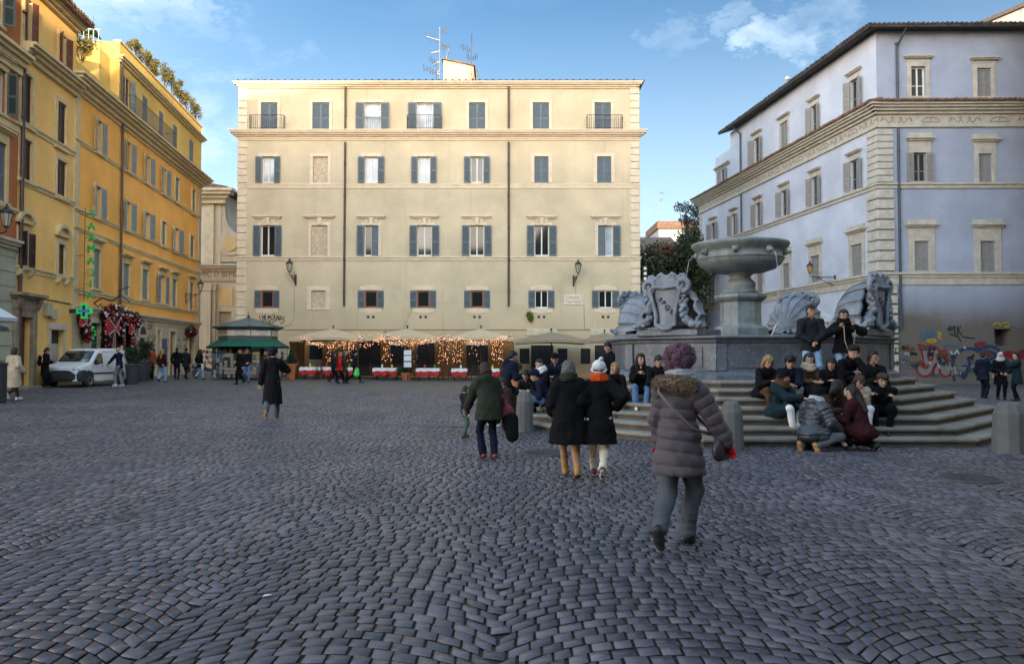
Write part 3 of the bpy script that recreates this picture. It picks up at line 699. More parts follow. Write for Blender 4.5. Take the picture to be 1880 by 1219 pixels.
# ================================================================= baroque church front in the gap
FB = Facade((at(352, 600, 66).x, 66), (at(446, 600, 66).x, 66), 0.0)
building('church_front', 'weathered baroque church front with pilasters and a carved frieze between two houses', FB)
ch = plaster('church travertine', (.46, .40, .32), stain=(.2, .17, .14), amt=.55); chy = plaster('church ochre panel', (.50, .37, .19), amt=.35)
UB = lambda px, py=500: FB.uz(px, py)[0]; ZB = lambda py: FB.uz(400, py)[1]
nic = FB.rect(402, 425, 572, 640)
wg = wall_grid(FB.w, ZB(488), [nic], .5, -.3); shell_box(FB, FB.w, ZB(488), 10, -.3, wg); wg.box(nic[0], nic[1], .45, .5, nic[2], nic[3]); FB.add(wg, 'wall', ch)
mb = MB()
for x0, x1, p in ((366, 378, .3), (379, 391, .45), (392, 398, .25)): mb.box(UB(x0), UB(x1), -p, .001, ZB(648), ZB(534)); mb.box(UB(x0) - .08, UB(x1) + .08, -p - .1, .0012, ZB(534), ZB(522))
FB.add(mb, 'pilaster', ch)
mb = MB(); mb.box(UB(402), UB(428), -.06, .001, ZB(562), ZB(528)); FB.add(mb, 'wall_panel', chy)
course(FB, 0, FB.w, ZB(486), [(.2, .9), (.2, .7), (.2, .4)], ch, 'entablature', False)
mb = MB(); mb.box(0, FB.w, -.2, .001, ZB(510), ZB(499)); fr = FB.add(mb, 'frieze', ch)
text('lettering', 'EMIC D BEPET', .62, M('dark frieze letter', (.1, .085, .07), .9, .1), fr, (UB(402), -.205, ZB(504.5)), depth=.006)  # letters in a dark brown colour
course(FB, 0, FB.w, ZB(511), [(.14, .3), (.14, .2)], ch, 'architrave', False)
mb = MB(); t0 = ZB(478)                                    # upper storey with volute
mb.box(UB(352), UB(402), .3, 6, ZB(487.5), ZB(352)); FB.add(mb, 'upper_wall', plaster('church upper wall', (.55, .49, .38), amt=.3))
mb = MB(); mb.box(UB(374), UB(390), .12, .3, ZB(484), ZB(368)); FB.add(mb, 'upper_pilaster', stone_trim)
vol = [(402, 368), (409, 368), (409.5, 388), (411, 402), (416, 414), (424, 424), (432, 429), (440, 433), (440, 480), (402, 480)]
mb = MB(); mb.prism([(UB(x), ZB(y)) for x, y in vol][::-1], 'y', .35, .9); FB.add(mb, 'volute', ch)
mb = MB(); mb.lathe([(1.05, -.1), (1.05, .1)], 24); mb.v = [(UB(420) + x, .3 + z, ZB(447) + y) for x, y, z in mb.v]; o_ = FB.add(mb, 'roundel', ch)
mb = MB(); mb.lathe([(.65, -.1), (.65, .1)], 24); mb.v = [(UB(420) + x, .18 + z, ZB(447) + y) for x, y, z in mb.v]; mb.build('disc', chy, o_)
course(FB, UB(352), UB(409), ZB(349), [(.25, 1.1), (.25, .9), (.3, .5), (.4, .2)], stone_trim, 'top_cornice')
mb = MB(); mb.prism([(UB(340), ZB(332)), (UB(424), ZB(347)), (UB(424), ZB(349.5)), (UB(340), ZB(349))], 'y', -1.1, 6); FB.add(mb, 'roof', tile)
g = MB(); rg = np.random.default_rng(9)
for k in range(3): q = FB.rect(366, 394, 642 + 10 * k, 650 + 10 * k, .5); strokes(FB, g, scribble(rg, q[0], q[2], q[1] - q[0], q[3] - q[2], 6), .06, -.52)
mb = MB(); mb.box(UB(352), UB(398), -.5, .001, -.2, ZB(640)); FB.add(mb, 'base_wall', ch); FB.add(g, 'graffiti', spray_black)
FH = Facade((at(405, 600, 78).x, 78), (at(470, 600, 78).x, 78), 0); building('tiled_house', 'stone house with a tiled roof seen above the church volute', FH)
mb = wall_grid(FH.w, FH.uz(425, 405)[1], [], .2, -.2); shell_box(FH, FH.w, FH.uz(425, 405)[1], 6, -.2, mb); FH.add(mb, 'wall', ch)
tile_roof(FH, -.5, FH.w + .5, -.5, 4, FH.uz(425, 402)[1], FH.uz(425, 384)[1] + 1.0, tile)
# ================================================================= blue palazzo on the right
RC = (at(1616, 640, 42).x, 42.0); RDX = -.13
def RP(px):
    r2 = ray(px, 560); r = r2.x / r2.y; Y = (RC[0] - RDX * RC[1]) / (r - RDX); return (RC[0] + RDX * (Y - RC[1]), Y)
FR = Facade(RP(1286), RC, 0.0); FF = Facade(RC, (RC[0] + 17, RC[1] - .25), 0.0)
pr = thing('palazzo', 'blue lavender palazzo with stone window surrounds and graffiti on its base', 'building', FR.p0, FR.rz)
FR.par = pr; FR.rel = None; FF.par = pr; FF.rel = FR.mtx.inverted() @ FF.mtx
blue = plaster('lavender blue limewash', (.465, .50, .59), stain=(.3, .34, .5), amt=.25)
blue_shaded = plaster('shade darkened lavender limewash with damp foot', (.31, .345, .44), stain=(.22, .235, .31), amt=.35, zlo=1.7, zhi=3.6, low=((.11, .098, .082), .96))  # front wall's shade is put into this darker plaster; the damp foot is separate
rtrim = M('grey beige peperino trim', (.41, .38, .325), .85, .18, 2.5, bump=.3, bscale=25)
shut_rg = M('warm grey shutter paint', (.22, .215, .21), .6, .12, 5)
ZR = lambda py: FR.uz(1611, py)[1]
zEa, zCo, zFr, zSt, zSt2 = ZR(56), ZR(196), ZR(236), ZR(337), ZR(501)
R1 = [(1376, 1395, 256, 303)] ; R1 = [(1385, 1396, 254, 301), (1433, 1447, 225, 275), (1490, 1501, 194, 247), (1562, 1577, 146, 203)]
R2w = [(1306, 1314, 410, 441), (1344, 1352, 394, 432), (1388, 1397, 373, 416), (1435, 1446, 350, 397), (1491, 1503, 325, 378), (1562, 1577, 294, 350)]
R3w = [(1300, 1312, 517, 557), (1342, 1353, 505, 550), (1389, 1401, 497, 541), (1437.5, 1450, 484, 530), (1489, 1505, 470, 519), (1563.5, 1583.5, 449, 508)]
s1, s2, s3 = ([FR.rect(*q) for q in S] for S in (R1, R2w, R3w))
uL = FR.uz(1341, 300)[0]
wg = wall_grid(FR.w, zCo, s2 + s3, .24, -.4); shell_box(FR, FR.w, zCo, 15, -.4, wg); FR.add(wg, 'wall', blue)
wg = wall_grid(FR.w, zEa, s1, .24, zCo + .01, x0=uL); shell_box(FR, FR.w, zEa, 14, zCo, wg, uL); FR.add(wg, 'upper_wall', blue)
for i, r in enumerate(s1): window(FR, r, 'closed' if i == 1 else 'open', frame=shut_rg, pane=glass_dark, shut=shut_rg, trim=rtrim, tw=.16, ped='flat', angL=150, angR=160, depth=.16)
for i, r in enumerate(s2): window(FR, r, 'open', frame=shut_rg, pane=glass_dark if i % 2 else glass_mid, shut=shut_rg, trim=rtrim, tw=.16, ped='flat', angL=155, angR=165, depth=.16)
for i, r in enumerate(s3): window(FR, r, 'closed', frame=shut_rg, shut=shut_rg, trim=rtrim, tw=.26, ped='tall', depth=.2)
# low rear extension of the upper floor
uE0, uE1 = FR.uz(1314, 330)[0], uL; zx = ZR(0); zx = FR.uz(1328, 282)[1]
er = FR.rect(1323, 1331, 311, 344); wg = wall_grid(uE1, zx, [er], .2, zCo + .01, x0=uE0); shell_box(FR, uE1, zx, 8, zCo + .01, wg, uE0); FR.add(wg, 'upper_wall', blue)
window(FR, er, 'open', frame=shut_rg, pane=glass_mid, shut=shut_rg, trim=None, angL=165, angR=165, depth=.16, sill=False)
course(FR, uE0, uE1, FR.uz(1328, 302)[1], [(.12, .25), (.12, .12)], rtrim, ends=False)
W1 = [FF.rect(1672, 1698, 123, 178), FF.rect(1793, 1819, 126, 179)]; W2 = [FF.rect(1676, 1700, 281, 334), FF.rect(1796, 1820, 283, 336)]; W3 = [FF.rect(1678, 1704, 443, 498), FF.rect(1799, 1826, 443, 500)]
dx = W1[1][0] - W1[0][0]
for S in (W1, W2, W3): S.append((S[1][0] + dx, S[1][1] + dx, S[1][2], S[1][3]))
sq = FF.rect(1825, 1856, 604, 635)
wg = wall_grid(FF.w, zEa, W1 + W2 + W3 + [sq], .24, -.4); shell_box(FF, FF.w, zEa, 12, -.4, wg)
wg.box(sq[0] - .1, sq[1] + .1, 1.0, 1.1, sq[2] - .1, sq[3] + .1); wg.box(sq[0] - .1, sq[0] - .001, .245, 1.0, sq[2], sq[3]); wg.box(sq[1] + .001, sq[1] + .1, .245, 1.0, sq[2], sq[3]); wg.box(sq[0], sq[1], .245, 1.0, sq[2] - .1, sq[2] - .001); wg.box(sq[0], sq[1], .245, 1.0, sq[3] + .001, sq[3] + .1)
FF.add(wg, 'front_wall', blue_shaded)
for i, r in enumerate(W1): window(FF, r, 'left' if i == 0 else 'closed', frame=white_paint, pane=glass_mid, shut=shut_rg if i else None, trim=rtrim, tw=.24, ped='flat', depth=.18)
for i, r in enumerate(W2): window(FF, r, 'open' if i == 0 else 'closed', frame=shut_rg, pane=glass_dark, shut=shut_rg, trim=rtrim, tw=.24, ped='tall', depth=.18)
for i, r in enumerate(W3): window(FF, r, 'closed', frame=shut_rg, shut=shut_rg, trim=rtrim, tw=.34, ped='tall', depth=.2)
for F, nm in ((FR, 'main_cornice'), (FF, 'front_cornice')):
    course(F, 0, F.w, zCo + .1, [(.12, .62), (.13, .5), (.14, .36), (.16, .2), (.62, .06), (.1, .12)], rtrim, nm, True)
    course(F, 0, F.w, zSt, [(.1, .16), (.2, .08)], rtrim); course(F, 0, F.w, zSt2, [(.12, .2), (.16, .12), (.4, .06)], rtrim)
fig = MB(); ink = M('dark painted frieze figure', (.24, .205, .16), .9, .3, 8); rg = np.random.default_rng(3)
for F, n in ((FR, 17), (FF, 9)):
    fig = MB()
    for k in range(n):
        c = F.w * (k + .55) / n; z = zCo - .78; S = []
        if k % 2:
            S = [[(c + .5 * math.cos(q), z - .1 + .26 * math.sin(q)) for q in np.linspace(0, PI, 9)], [(c - .5, z - .1), (c + .5, z - .1)], [(c, z + .12), (c, z - .1)]]
        else:
            for s in (-1, 1): S += [smooth2([(c + s * .15, z + .15), (c + s * .4, z - .12), (c + s * .65, z + .1), (c + s * .85, z - .05), (c + s * .75, z + .2)]), smooth2([(c + s * .1, z - .15), (c + s * .3, z + .1), (c + s * .2, z + .2)])]
        for k2, s in enumerate(S): fig.ribbon(s, .07, (0, -.0665 - .001 * k2, 0))
    F.add(fig, 'painted_frieze', ink)
for F, u0, u1, al in ((FR, FR.w - .95, FR.w + .06, .0), (FF, -.06, .85, 0)):
    quoins(F, u0, u1, zSt + .03, zFr - .02, 8, rtrim, proj=.07, gap=.05); quoins(F, u0, u1 if F is FF else u1, zSt2 + .03, zSt - .32, 8, rtrim, proj=.12, gap=.1, alt=0)
    quoins(F, u0 - (.1 if F is FR else 0), u1 + (.1 if F is FF else 0), .05, zSt2 - .7, 10, rtrim, proj=.15, gap=.12)
quoins(FR, 0, .6, zSt2, zFr - .02, 16, rtrim, proj=.06); quoins(FR, 0, .6, .1, zSt2 - .7, 8, rtrim, proj=.08)
tile_roof(FF, -.85, FF.w + .5, -.85, 6, zEa + .02, zEa + 1.5, tile_dark, .26, hip0=6.8)
tile_roof(FR, uL - .4, FR.w + .85, -.85, 6, zEa + .02, zEa + 1.5, tile_dark, .26, hip1=6.8, hip0=6)
tile_roof(FR, -.5, FR.w + .6, -.7, -.01, zCo + .13, zCo + .3, tile, .26, 'cornice_tiles', .03); tile_roof(FF, -.6, FF.w, -.7, -.01, zCo + .13, zCo + .3, tile, .26, 'cornice_tiles', .03)
dp = M('dark blue downpipe', (.03, .045, .06), .5, .2)
pu = FF.uz(1648, 300)[0]; pipe(FF, pu, FF.uz(1648, 604)[1], zFr, .07, dp); pipe(FF, pu, zCo + .3, zEa, .07, dp, kinks=[(pu, -.12, zCo + .3), (pu, -.12, zEa - .9), (pu + .25, -.7, zEa - .1)])
pu = FR.uz(1363, 350)[0]; pipe(FR, pu, zSt, zFr, .07, dp); pu2 = FR.uz(1362, 300)[0]; pipe(FR, pu2, zCo + .3, zEa, .07, dp, kinks=[(pu2, -.12, zCo + .3), (pu2, -.12, zEa - .7), (pu2 - .3, -.6, zEa - .1)])
dd = FR.rect(1494, 1517, 600, 660); mb = MB(); mb.box(dd[0], dd[1], -.05, .001, .0, dd[3] - .2); d_ = FR.add(mb, 'door', green_door)
t = MB(); t.box(dd[0] - .3, dd[1] + .3, -.2, -.051, dd[3] - .2, dd[3] + .25); t.prism([(dd[0] - .45, dd[3] + .251), (dd[1] + .45, dd[3] + .251), ((dd[0] + dd[1]) / 2 + .3, dd[3] + .95), ((dd[0] + dd[1]) / 2 - .3, dd[3] + .95)], 'y', -.3, -.001); t.build('pediment', rtrim, d_)
# graffiti on the foot of the front wall
def gpx(pts): return gp(FF, pts)
def cm(name, c): return M(name, c, .6, .25, 9)
gr = MB(); pieces = [
    ('red spray paint', (.17, .012, .022), .13, [[(1684, 632), (1690, 639), (1694, 660), (1688, 664), (1683, 672), (1685, 684), (1693, 690), (1703, 690), (1711, 683), (1718, 670)], [(1684, 632), (1700, 636), (1712, 635), (1722, 640), (1726, 646), (1734, 643), (1738, 642)],
        [(1704, 648), (1711, 650), (1712, 658), (1706, 661), (1704, 648)], [(1720, 657), (1724, 656), (1726, 660), (1724, 672), (1728, 688), (1738, 691), (1746, 684), (1748, 668), (1742, 661), (1735, 660), (1736, 652)], [(1690, 669), (1700, 676), (1704, 669)], [(1692, 674), (1698, 667)], [(1713, 690), (1714, 676), (1720, 666)]]),
    ('navy spray paint', (.012, .03, .09), .16, [[(1752, 700), (1749, 680), (1752, 655), (1764, 643), (1782, 640), (1795, 645)], [(1776, 655), (1780, 670), (1776, 684)], [(1763, 676), (1772, 672), (1776, 678), (1770, 694), (1764, 688)], [(1795, 645), (1812, 636), (1830, 640), (1838, 652)], [(1800, 650), (1815, 645), (1828, 652), (1815, 660), (1800, 650)], [(1790, 636), (1800, 640), (1815, 636)]]),
    ('black tag paint', (.01, .01, .012), .06, [[(1740, 608), (1742, 600), (1744, 609)], [(1745, 598), (1747, 606), (1751, 598), (1752, 608)], [(1753, 600), (1752, 612), (1756, 614)], [(1757, 598), (1758, 614)], [(1764, 598), (1759, 606), (1766, 616)], [(1742, 612), (1750, 616), (1758, 618), (1764, 628)], [(1766, 618), (1778, 620), (1790, 621)]]),
    ('blue tag paint', (.02, .10, .20), .09, [[(1690, 608), (1690, 620), (1696, 618)], [(1698, 606), (1702, 620), (1708, 606)], [(1710, 620), (1712, 608), (1716, 618)], [(1732, 635), (1742, 633), (1752, 636), (1762, 633)]]),
    ('yellow tag paint', (.32, .24, .03), .1, [[(1822, 598), (1830, 593), (1838, 598)], [(1840, 594), (1848, 593), (1852, 599), (1843, 600)], [(1700, 626), (1710, 623), (1718, 626), (1710, 629), (1700, 626)], [(1720, 610), (1727, 612), (1722, 618), (1728, 622)]]),
    ('pale tag paint', (.30, .32, .34), .1, [[(1744, 645), (1750, 652), (1756, 644), (1760, 650)], [(1722, 666), (1724, 676)], [(1768, 636), (1772, 640)], [(1706, 664), (1708, 668)]]),
    ('olive tag paint', (.14, .13, .04), .06, [[(1655, 643), (1660, 650), (1666, 642)], [(1666, 640), (1668, 650)], [(1670, 650), (1673, 640), (1677, 648)], [(1668, 655), (1676, 662), (1668, 670), (1678, 676)]]),
    ('violet tag paint', (.13, .07, .2), .1, [[(1656, 655), (1664, 660), (1656, 668), (1664, 674)], [(1662, 680), (1656, 690)]])]
FF_OFF = 0
for nm, c, w, S in pieces:
    gr = MB(); strokes(FF, gr, [gpx(s) for s in S], w, -.008 - FF_OFF); FF_OFF += .008; FF.add(gr, 'graffiti', cm(nm, c))
rgm = np.random.default_rng(77)
for nm, c in (('muted navy tags', (.02, .04, .09)), ('muted black tags', (.012, .012, .014)), ('muted white tags', (.26, .27, .28)), ('muted rust tags', (.14, .04, .02)), ('muted green tags', (.03, .07, .05))):
    gr = MB()
    for _ in range(7): x0 = rgm.uniform(1653, 1872); y0 = rgm.uniform(632, 688); q = FF.rect(x0, x0 + rgm.uniform(8, 20), y0, y0 + rgm.uniform(5, 12)); strokes(FF, gr, scribble(rgm, q[0], q[2], q[1] - q[0], q[3] - q[2], 4), rgm.uniform(.03, .09), -.004 - FF_OFF)
    FF_OFF += .008; o_ = FF.add(gr, 'graffiti', cm(nm, c)); o_['kind'] = 'stuff'
fill = MB(); fill.prism([FF.uz(x, y) for x, y in smooth2([(1692, 640), (1708, 637), (1722, 644), (1735, 655), (1746, 664), (1747, 682), (1738, 690), (1712, 688), (1694, 688), (1685, 680), (1690, 664), (1692, 640)])][::-1], 'y', -.005, .001); FF.add(fill, 'graffiti', cm('grey graffiti fill', (.15, .15, .155)))
fill = MB(); fill.prism([FF.uz(x, y) for x, y in smooth2([(1836, 650), (1850, 644), (1866, 646), (1880, 642), (1884, 656), (1862, 660), (1846, 656), (1836, 650)])][::-1], 'y', -.005, .001); FF.add(fill, 'graffiti', cm('crimson graffiti fill', (.17, .014, .016)))
fill = MB(); fill.prism([FF.uz(x, y) for x, y in smooth2([(1788, 630), (1800, 627), (1812, 629), (1804, 635), (1790, 636), (1788, 630)])][::-1], 'y', -.005, .001); FF.add(fill, 'graffiti', cm('crimson graffiti fill', (.17, .014, .016)))
for i, t_ in enumerate(('HUBE', 'RONS')):
    q = FF.rect(1622, 1652, 637 + i * 25, 649 + i * 25); text('graffiti', t_, (q[3] - q[2]) * 1.1, spray_black, None, (0, 0, 0), depth=.004)
    o = bpy.context.scene.objects[-1] if False else [x for x in bpy.data.objects if x.name.startswith('graffiti') and x.parent is None][-1]
    o.parent = pr; o.matrix_local = FF.rel @ Matrix.Translation((.4, -.165, (q[2] + q[3]) / 2)) @ Matrix.Rotation(PI / 2, 4, 'X')
# taller grey house behind on the right, pale rooftop vent
bz = at(1880, 8, 60); b0 = at(1790, 46, 60)
hb = thing('tall_house', 'grey stained gable wall rising behind the blue palazzo roof at the right edge', 'building', (b0.x, 60, 0)); mb = MB()
zz0 = b0.z - .3; w_ = 16
mb.prism([(0, 0), (w_, 0), (w_, zz0 + (bz.z - b0.z) * w_ / (bz.x - b0.x)), (0, zz0)], 'y', 0, 9); mb.build('wall', plaster('grey stained plaster', (.25, .25, .27), stain=(.08, .08, .08), amt=.7), hb)
mb = MB(); sl = (bz.z - b0.z) / (bz.x - b0.x); mb.prism([(-.4, zz0 - .1), (w_, zz0 + sl * w_ + .02), (w_, zz0 + sl * w_ + .35), (-.4, zz0 + .18)], 'y', -.5, 9.2); mb.build('roof', tile_dark, hb)
b = at(1446, 160, 54); vt = MB(); vt.tube([(0, 0, -1.2), (0, 0, .5)], .1, 8); vt.ball((0, 0, .6), .2); o = vt.build('roof_vent', M('bright metal flue', (.6, .58, .52), .3, .1, metal=.5), smooth=True); o.location = b; tag(o, 'shiny metal flue sticking up over the blue palazzo eaves', 'flue')
# houses behind the trees
b0, b1 = at(1160, 460, 84), at(1246, 460, 84)
FK = Facade((b0.x, 84), (b1.x, 84), 0); building('tiled_house', 'low house with a grey brown tiled roof behind the dark trees', FK)
mb = wall_grid(FK.w, 12, [], .2, -.2); shell_box(FK, FK.w, 12, 10, -.2, mb); FK.add(mb, 'wall', plaster('ochre back wall', (.36, .2, .09)))
tile_roof(FK, -2, FK.w + .4, -1, 6, FK.uz(1200, 466)[1], FK.uz(1200, 438)[1] + 1.0, M('mossy roof tile', (.13, .11, .085), .9, .3, 4))
b0, b1 = at(1209, 410, 95), at(1276, 410, 95); zt = at(1240, 407, 95).z
hk = thing('rooftop_house', 'small upper house with an orange lit tiled edge rising above the trees', 'building', (b0.x, 95, 0)); mb = MB(); mb.box(0, b1.x - b0.x, 0, 8, 0, zt - .9); mb.build('wall', plaster('grey blue back wall', (.34, .34, .36)), hk)
mb = MB(); mb.box(-.2, b1.x - b0.x + .3, -.3, 8.2, zt - .899, zt); mb.build('roof', tile, hk)
antenna(1210, 353, 412, 97, 'thin aerial mast above the small house behind the trees', [(.97, .7, .1, 4), (.75, .5, .1, 3), (.55, -.7, .1, 4), (.3, -.6, .05, 3)])
# ---------------------------------------------------------------- implicit surfaces -> one continuous mesh (surface nets)
def V3(*a): return np.array(a, dtype=float)
class Sdf:
    def __init__(s): s.p = []
    def cap(s, a, b, ra, rb=None, k=.03, flat=None, sub=False):
        """tapered capsule; flat = (axis, factor) squeezes the section along that axis"""
        s.p.append(('c', np.array(a, float), np.array(b, float), float(ra), float(ra if rb is None else rb), k, flat, sub)); return s
    def ell(s, c, r, k=.03, rot=None, sub=False):
        s.p.append(('e', np.array(c, float), np.array(r, float), None if rot is None else np.array(rot, float), None, k, None, sub)); return s
    def chain(s, pts, rs, k=.03, flat=None):
        for i in range(len(pts) - 1): s.cap(pts[i], pts[i + 1], rs[i], rs[i + 1], k, flat)
        return s
    def bounds(s, pad):
        lo, hi = np.full(3, 1e9), np.full(3, -1e9)
        for q in s.p:
            if q[7]: continue
            l, h = s._bb(q); lo = np.minimum(lo, l); hi = np.maximum(hi, h)
        return lo - pad, hi + pad
    @staticmethod
    def _bb(q):
        if q[0] == 'c': r = max(q[3], q[4]) * (1.0 if q[6] is None else max(1, q[6][1])); return np.minimum(q[1], q[2]) - r, np.maximum(q[1], q[2]) + r
        r = np.full(3, q[2].max()) if q[3] is not None else q[2]; return q[1] - r, q[1] + r
    def mesh(s, vox, cut=None):
        lo, hi = s.bounds(vox * 3); n = np.ceil((hi - lo) / vox).astype(int) + 1
        ax = [lo[i] + vox * np.arange(n[i]) for i in range(3)]; F = np.ones(n, dtype=np.float32)
        for q in s.p:
            l, h = s._bb(q); m = q[5] + 2.5 * vox
            i0 = np.maximum(np.floor((l - m - lo) / vox).astype(int), 0); i1 = np.minimum(np.ceil((h + m - lo) / vox).astype(int) + 1, n)
            if (i1 <= i0).any(): continue
            X = ax[0][i0[0]:i1[0], None, None]; Y = ax[1][None, i0[1]:i1[1], None]; Z = ax[2][None, None, i0[2]:i1[2]]
            d = s._dist(q, X, Y, Z).astype(np.float32); sl = tuple(slice(i0[i], i1[i]) for i in range(3)); f = F[sl]; k = max(q[5], 1e-4)
            if q[7]: F[sl] = np.maximum(f, -d)
            else: hh = np.maximum(k - np.abs(f - d), 0) / k; F[sl] = np.minimum(f, d) - hh * hh * k * .25
        if cut is not None: F = np.maximum(F, cut(ax[0][:, None, None], ax[1][None, :, None], ax[2][None, None, :]).astype(np.float32))
        return surface_nets(F, lo, vox)
    @staticmethod
    def _dist(q, X, Y, Z):
        if q[0] == 'c':
            a, b, ra, rb, flat = q[1], q[2], q[3], q[4], q[6]; P = [X - a[0], Y - a[1], Z - a[2]]; D = b - a
            if flat is not None:
                nrm = np.array(flat[0], float); nrm = nrm / np.linalg.norm(nrm); g = 1 / flat[1] - 1; dp = P[0] * nrm[0] + P[1] * nrm[1] + P[2] * nrm[2]
                P = [P[i] + dp * nrm[i] * g for i in range(3)]; D = D + nrm * (D @ nrm) * g
            L2 = max(D @ D, 1e-12); t = np.clip((P[0] * D[0] + P[1] * D[1] + P[2] * D[2]) / L2, 0, 1)
            return np.sqrt((P[0] - t * D[0]) ** 2 + (P[1] - t * D[1]) ** 2 + (P[2] - t * D[2]) ** 2) - (ra + (rb - ra) * t)
        c, r, rot = q[1], q[2], q[3]; P = [X - c[0], Y - c[1], Z - c[2]]
        if rot is not None: P = [P[0] * rot[0][i] + P[1] * rot[1][i] + P[2] * rot[2][i] for i in range(3)]
        k0 = np.sqrt((P[0] / r[0]) ** 2 + (P[1] / r[1]) ** 2 + (P[2] / r[2]) ** 2)
        return (k0 - 1) * r.min() if r.max() / r.min() < 1.3 else k0 * (k0 - 1) / np.maximum(np.sqrt((P[0] / r[0] ** 2) ** 2 + (P[1] / r[1] ** 2) ** 2 + (P[2] / r[2] ** 2) ** 2), 1e-6)
def surface_nets(F, lo, vox):
    S = F < 0; c = np.zeros(tuple(x - 1 for x in F.shape), np.int8)
    for i in (0, 1):
        for j in (0, 1):
            for k in (0, 1): c += S[i:F.shape[0] - 1 + i, j:F.shape[1] - 1 + j, k:F.shape[2] - 1 + k]
    A = np.argwhere((c > 0) & (c < 8)); idx = np.full(c.shape, -1, np.int32); idx[A[:, 0], A[:, 1], A[:, 2]] = np.arange(len(A))
    acc = np.zeros((len(A), 3)); cnt = np.zeros(len(A)); I, J, K = A.T
    for d in range(3):
        o = [x for x in range(3) if x != d]
        for u in (0, 1):
            for v in (0, 1):
                b = A.copy(); b[:, o[0]] += u; b[:, o[1]] += v; e = b.copy(); e[:, d] += 1
                f0 = F[b[:, 0], b[:, 1], b[:, 2]]; f1 = F[e[:, 0], e[:, 1], e[:, 2]]; m = (f0 < 0) != (f1 < 0)
                t = np.where(m, f0 / np.where(m, f0 - f1, 1), 0); p = b.astype(float); p[:, d] += t
                acc[m] += p[m]; cnt[m] += 1
    V = acc / np.maximum(cnt, 1)[:, None] * vox + lo; Q = []
    for d in range(3):
        sl0 = [slice(None)] * 3; sl1 = [slice(None)] * 3; sl0[d] = slice(0, -1); sl1[d] = slice(1, None)
        E = np.argwhere(S[tuple(sl0)] != S[tuple(sl1)]); a, b = (d + 1) % 3, (d + 2) % 3
        E = E[(E[:, a] > 0) & (E[:, b] > 0) & (E[:, a] < F.shape[a] - 1) & (E[:, b] < F.shape[b] - 1)]
        def cell(da, db): q = E.copy(); q[:, a] += da; q[:, b] += db; return idx[q[:, 0], q[:, 1], q[:, 2]]
        q = np.stack([cell(-1, -1), cell(0, -1), cell(0, 0), cell(-1, 0)], 1); ins = S[E[:, 0], E[:, 1], E[:, 2]]
        q[~ins] = q[~ins][:, ::-1]; Q.append(q[(q >= 0).all(1)])
    return V, np.concatenate(Q)
def normals(V, Q):
    n = np.cross(V[Q[:, 2]] - V[Q[:, 0]], V[Q[:, 3]] - V[Q[:, 1]]); N = np.zeros_like(V)
    for i in range(4): np.add.at(N, Q[:, i], n)
    return N / np.maximum(np.linalg.norm(N, axis=1), 1e-9)[:, None]
def wobble(V, rng, freq, n=6):
    """cheap smooth noise in about -1..1"""
    o = np.zeros(len(V))
    for _ in range(n):
        d = rng.normal(size=3); d /= np.linalg.norm(d); o += np.sin(V @ d * freq * rng.uniform(.6, 1.5) + rng.uniform(0, 6.28))
    return o / math.sqrt(n)
def sdf_obj(name, sdf, vox, mat, parent=None, disp=None, cut=None, mtx=None):
    V, Q = sdf.mesh(vox, cut)
    if disp is not None: V = V + normals(V, Q) * disp(V)[:, None]
    return link(name, mesh_np(name, V, Q, smooth=True), mat, parent, mtx)
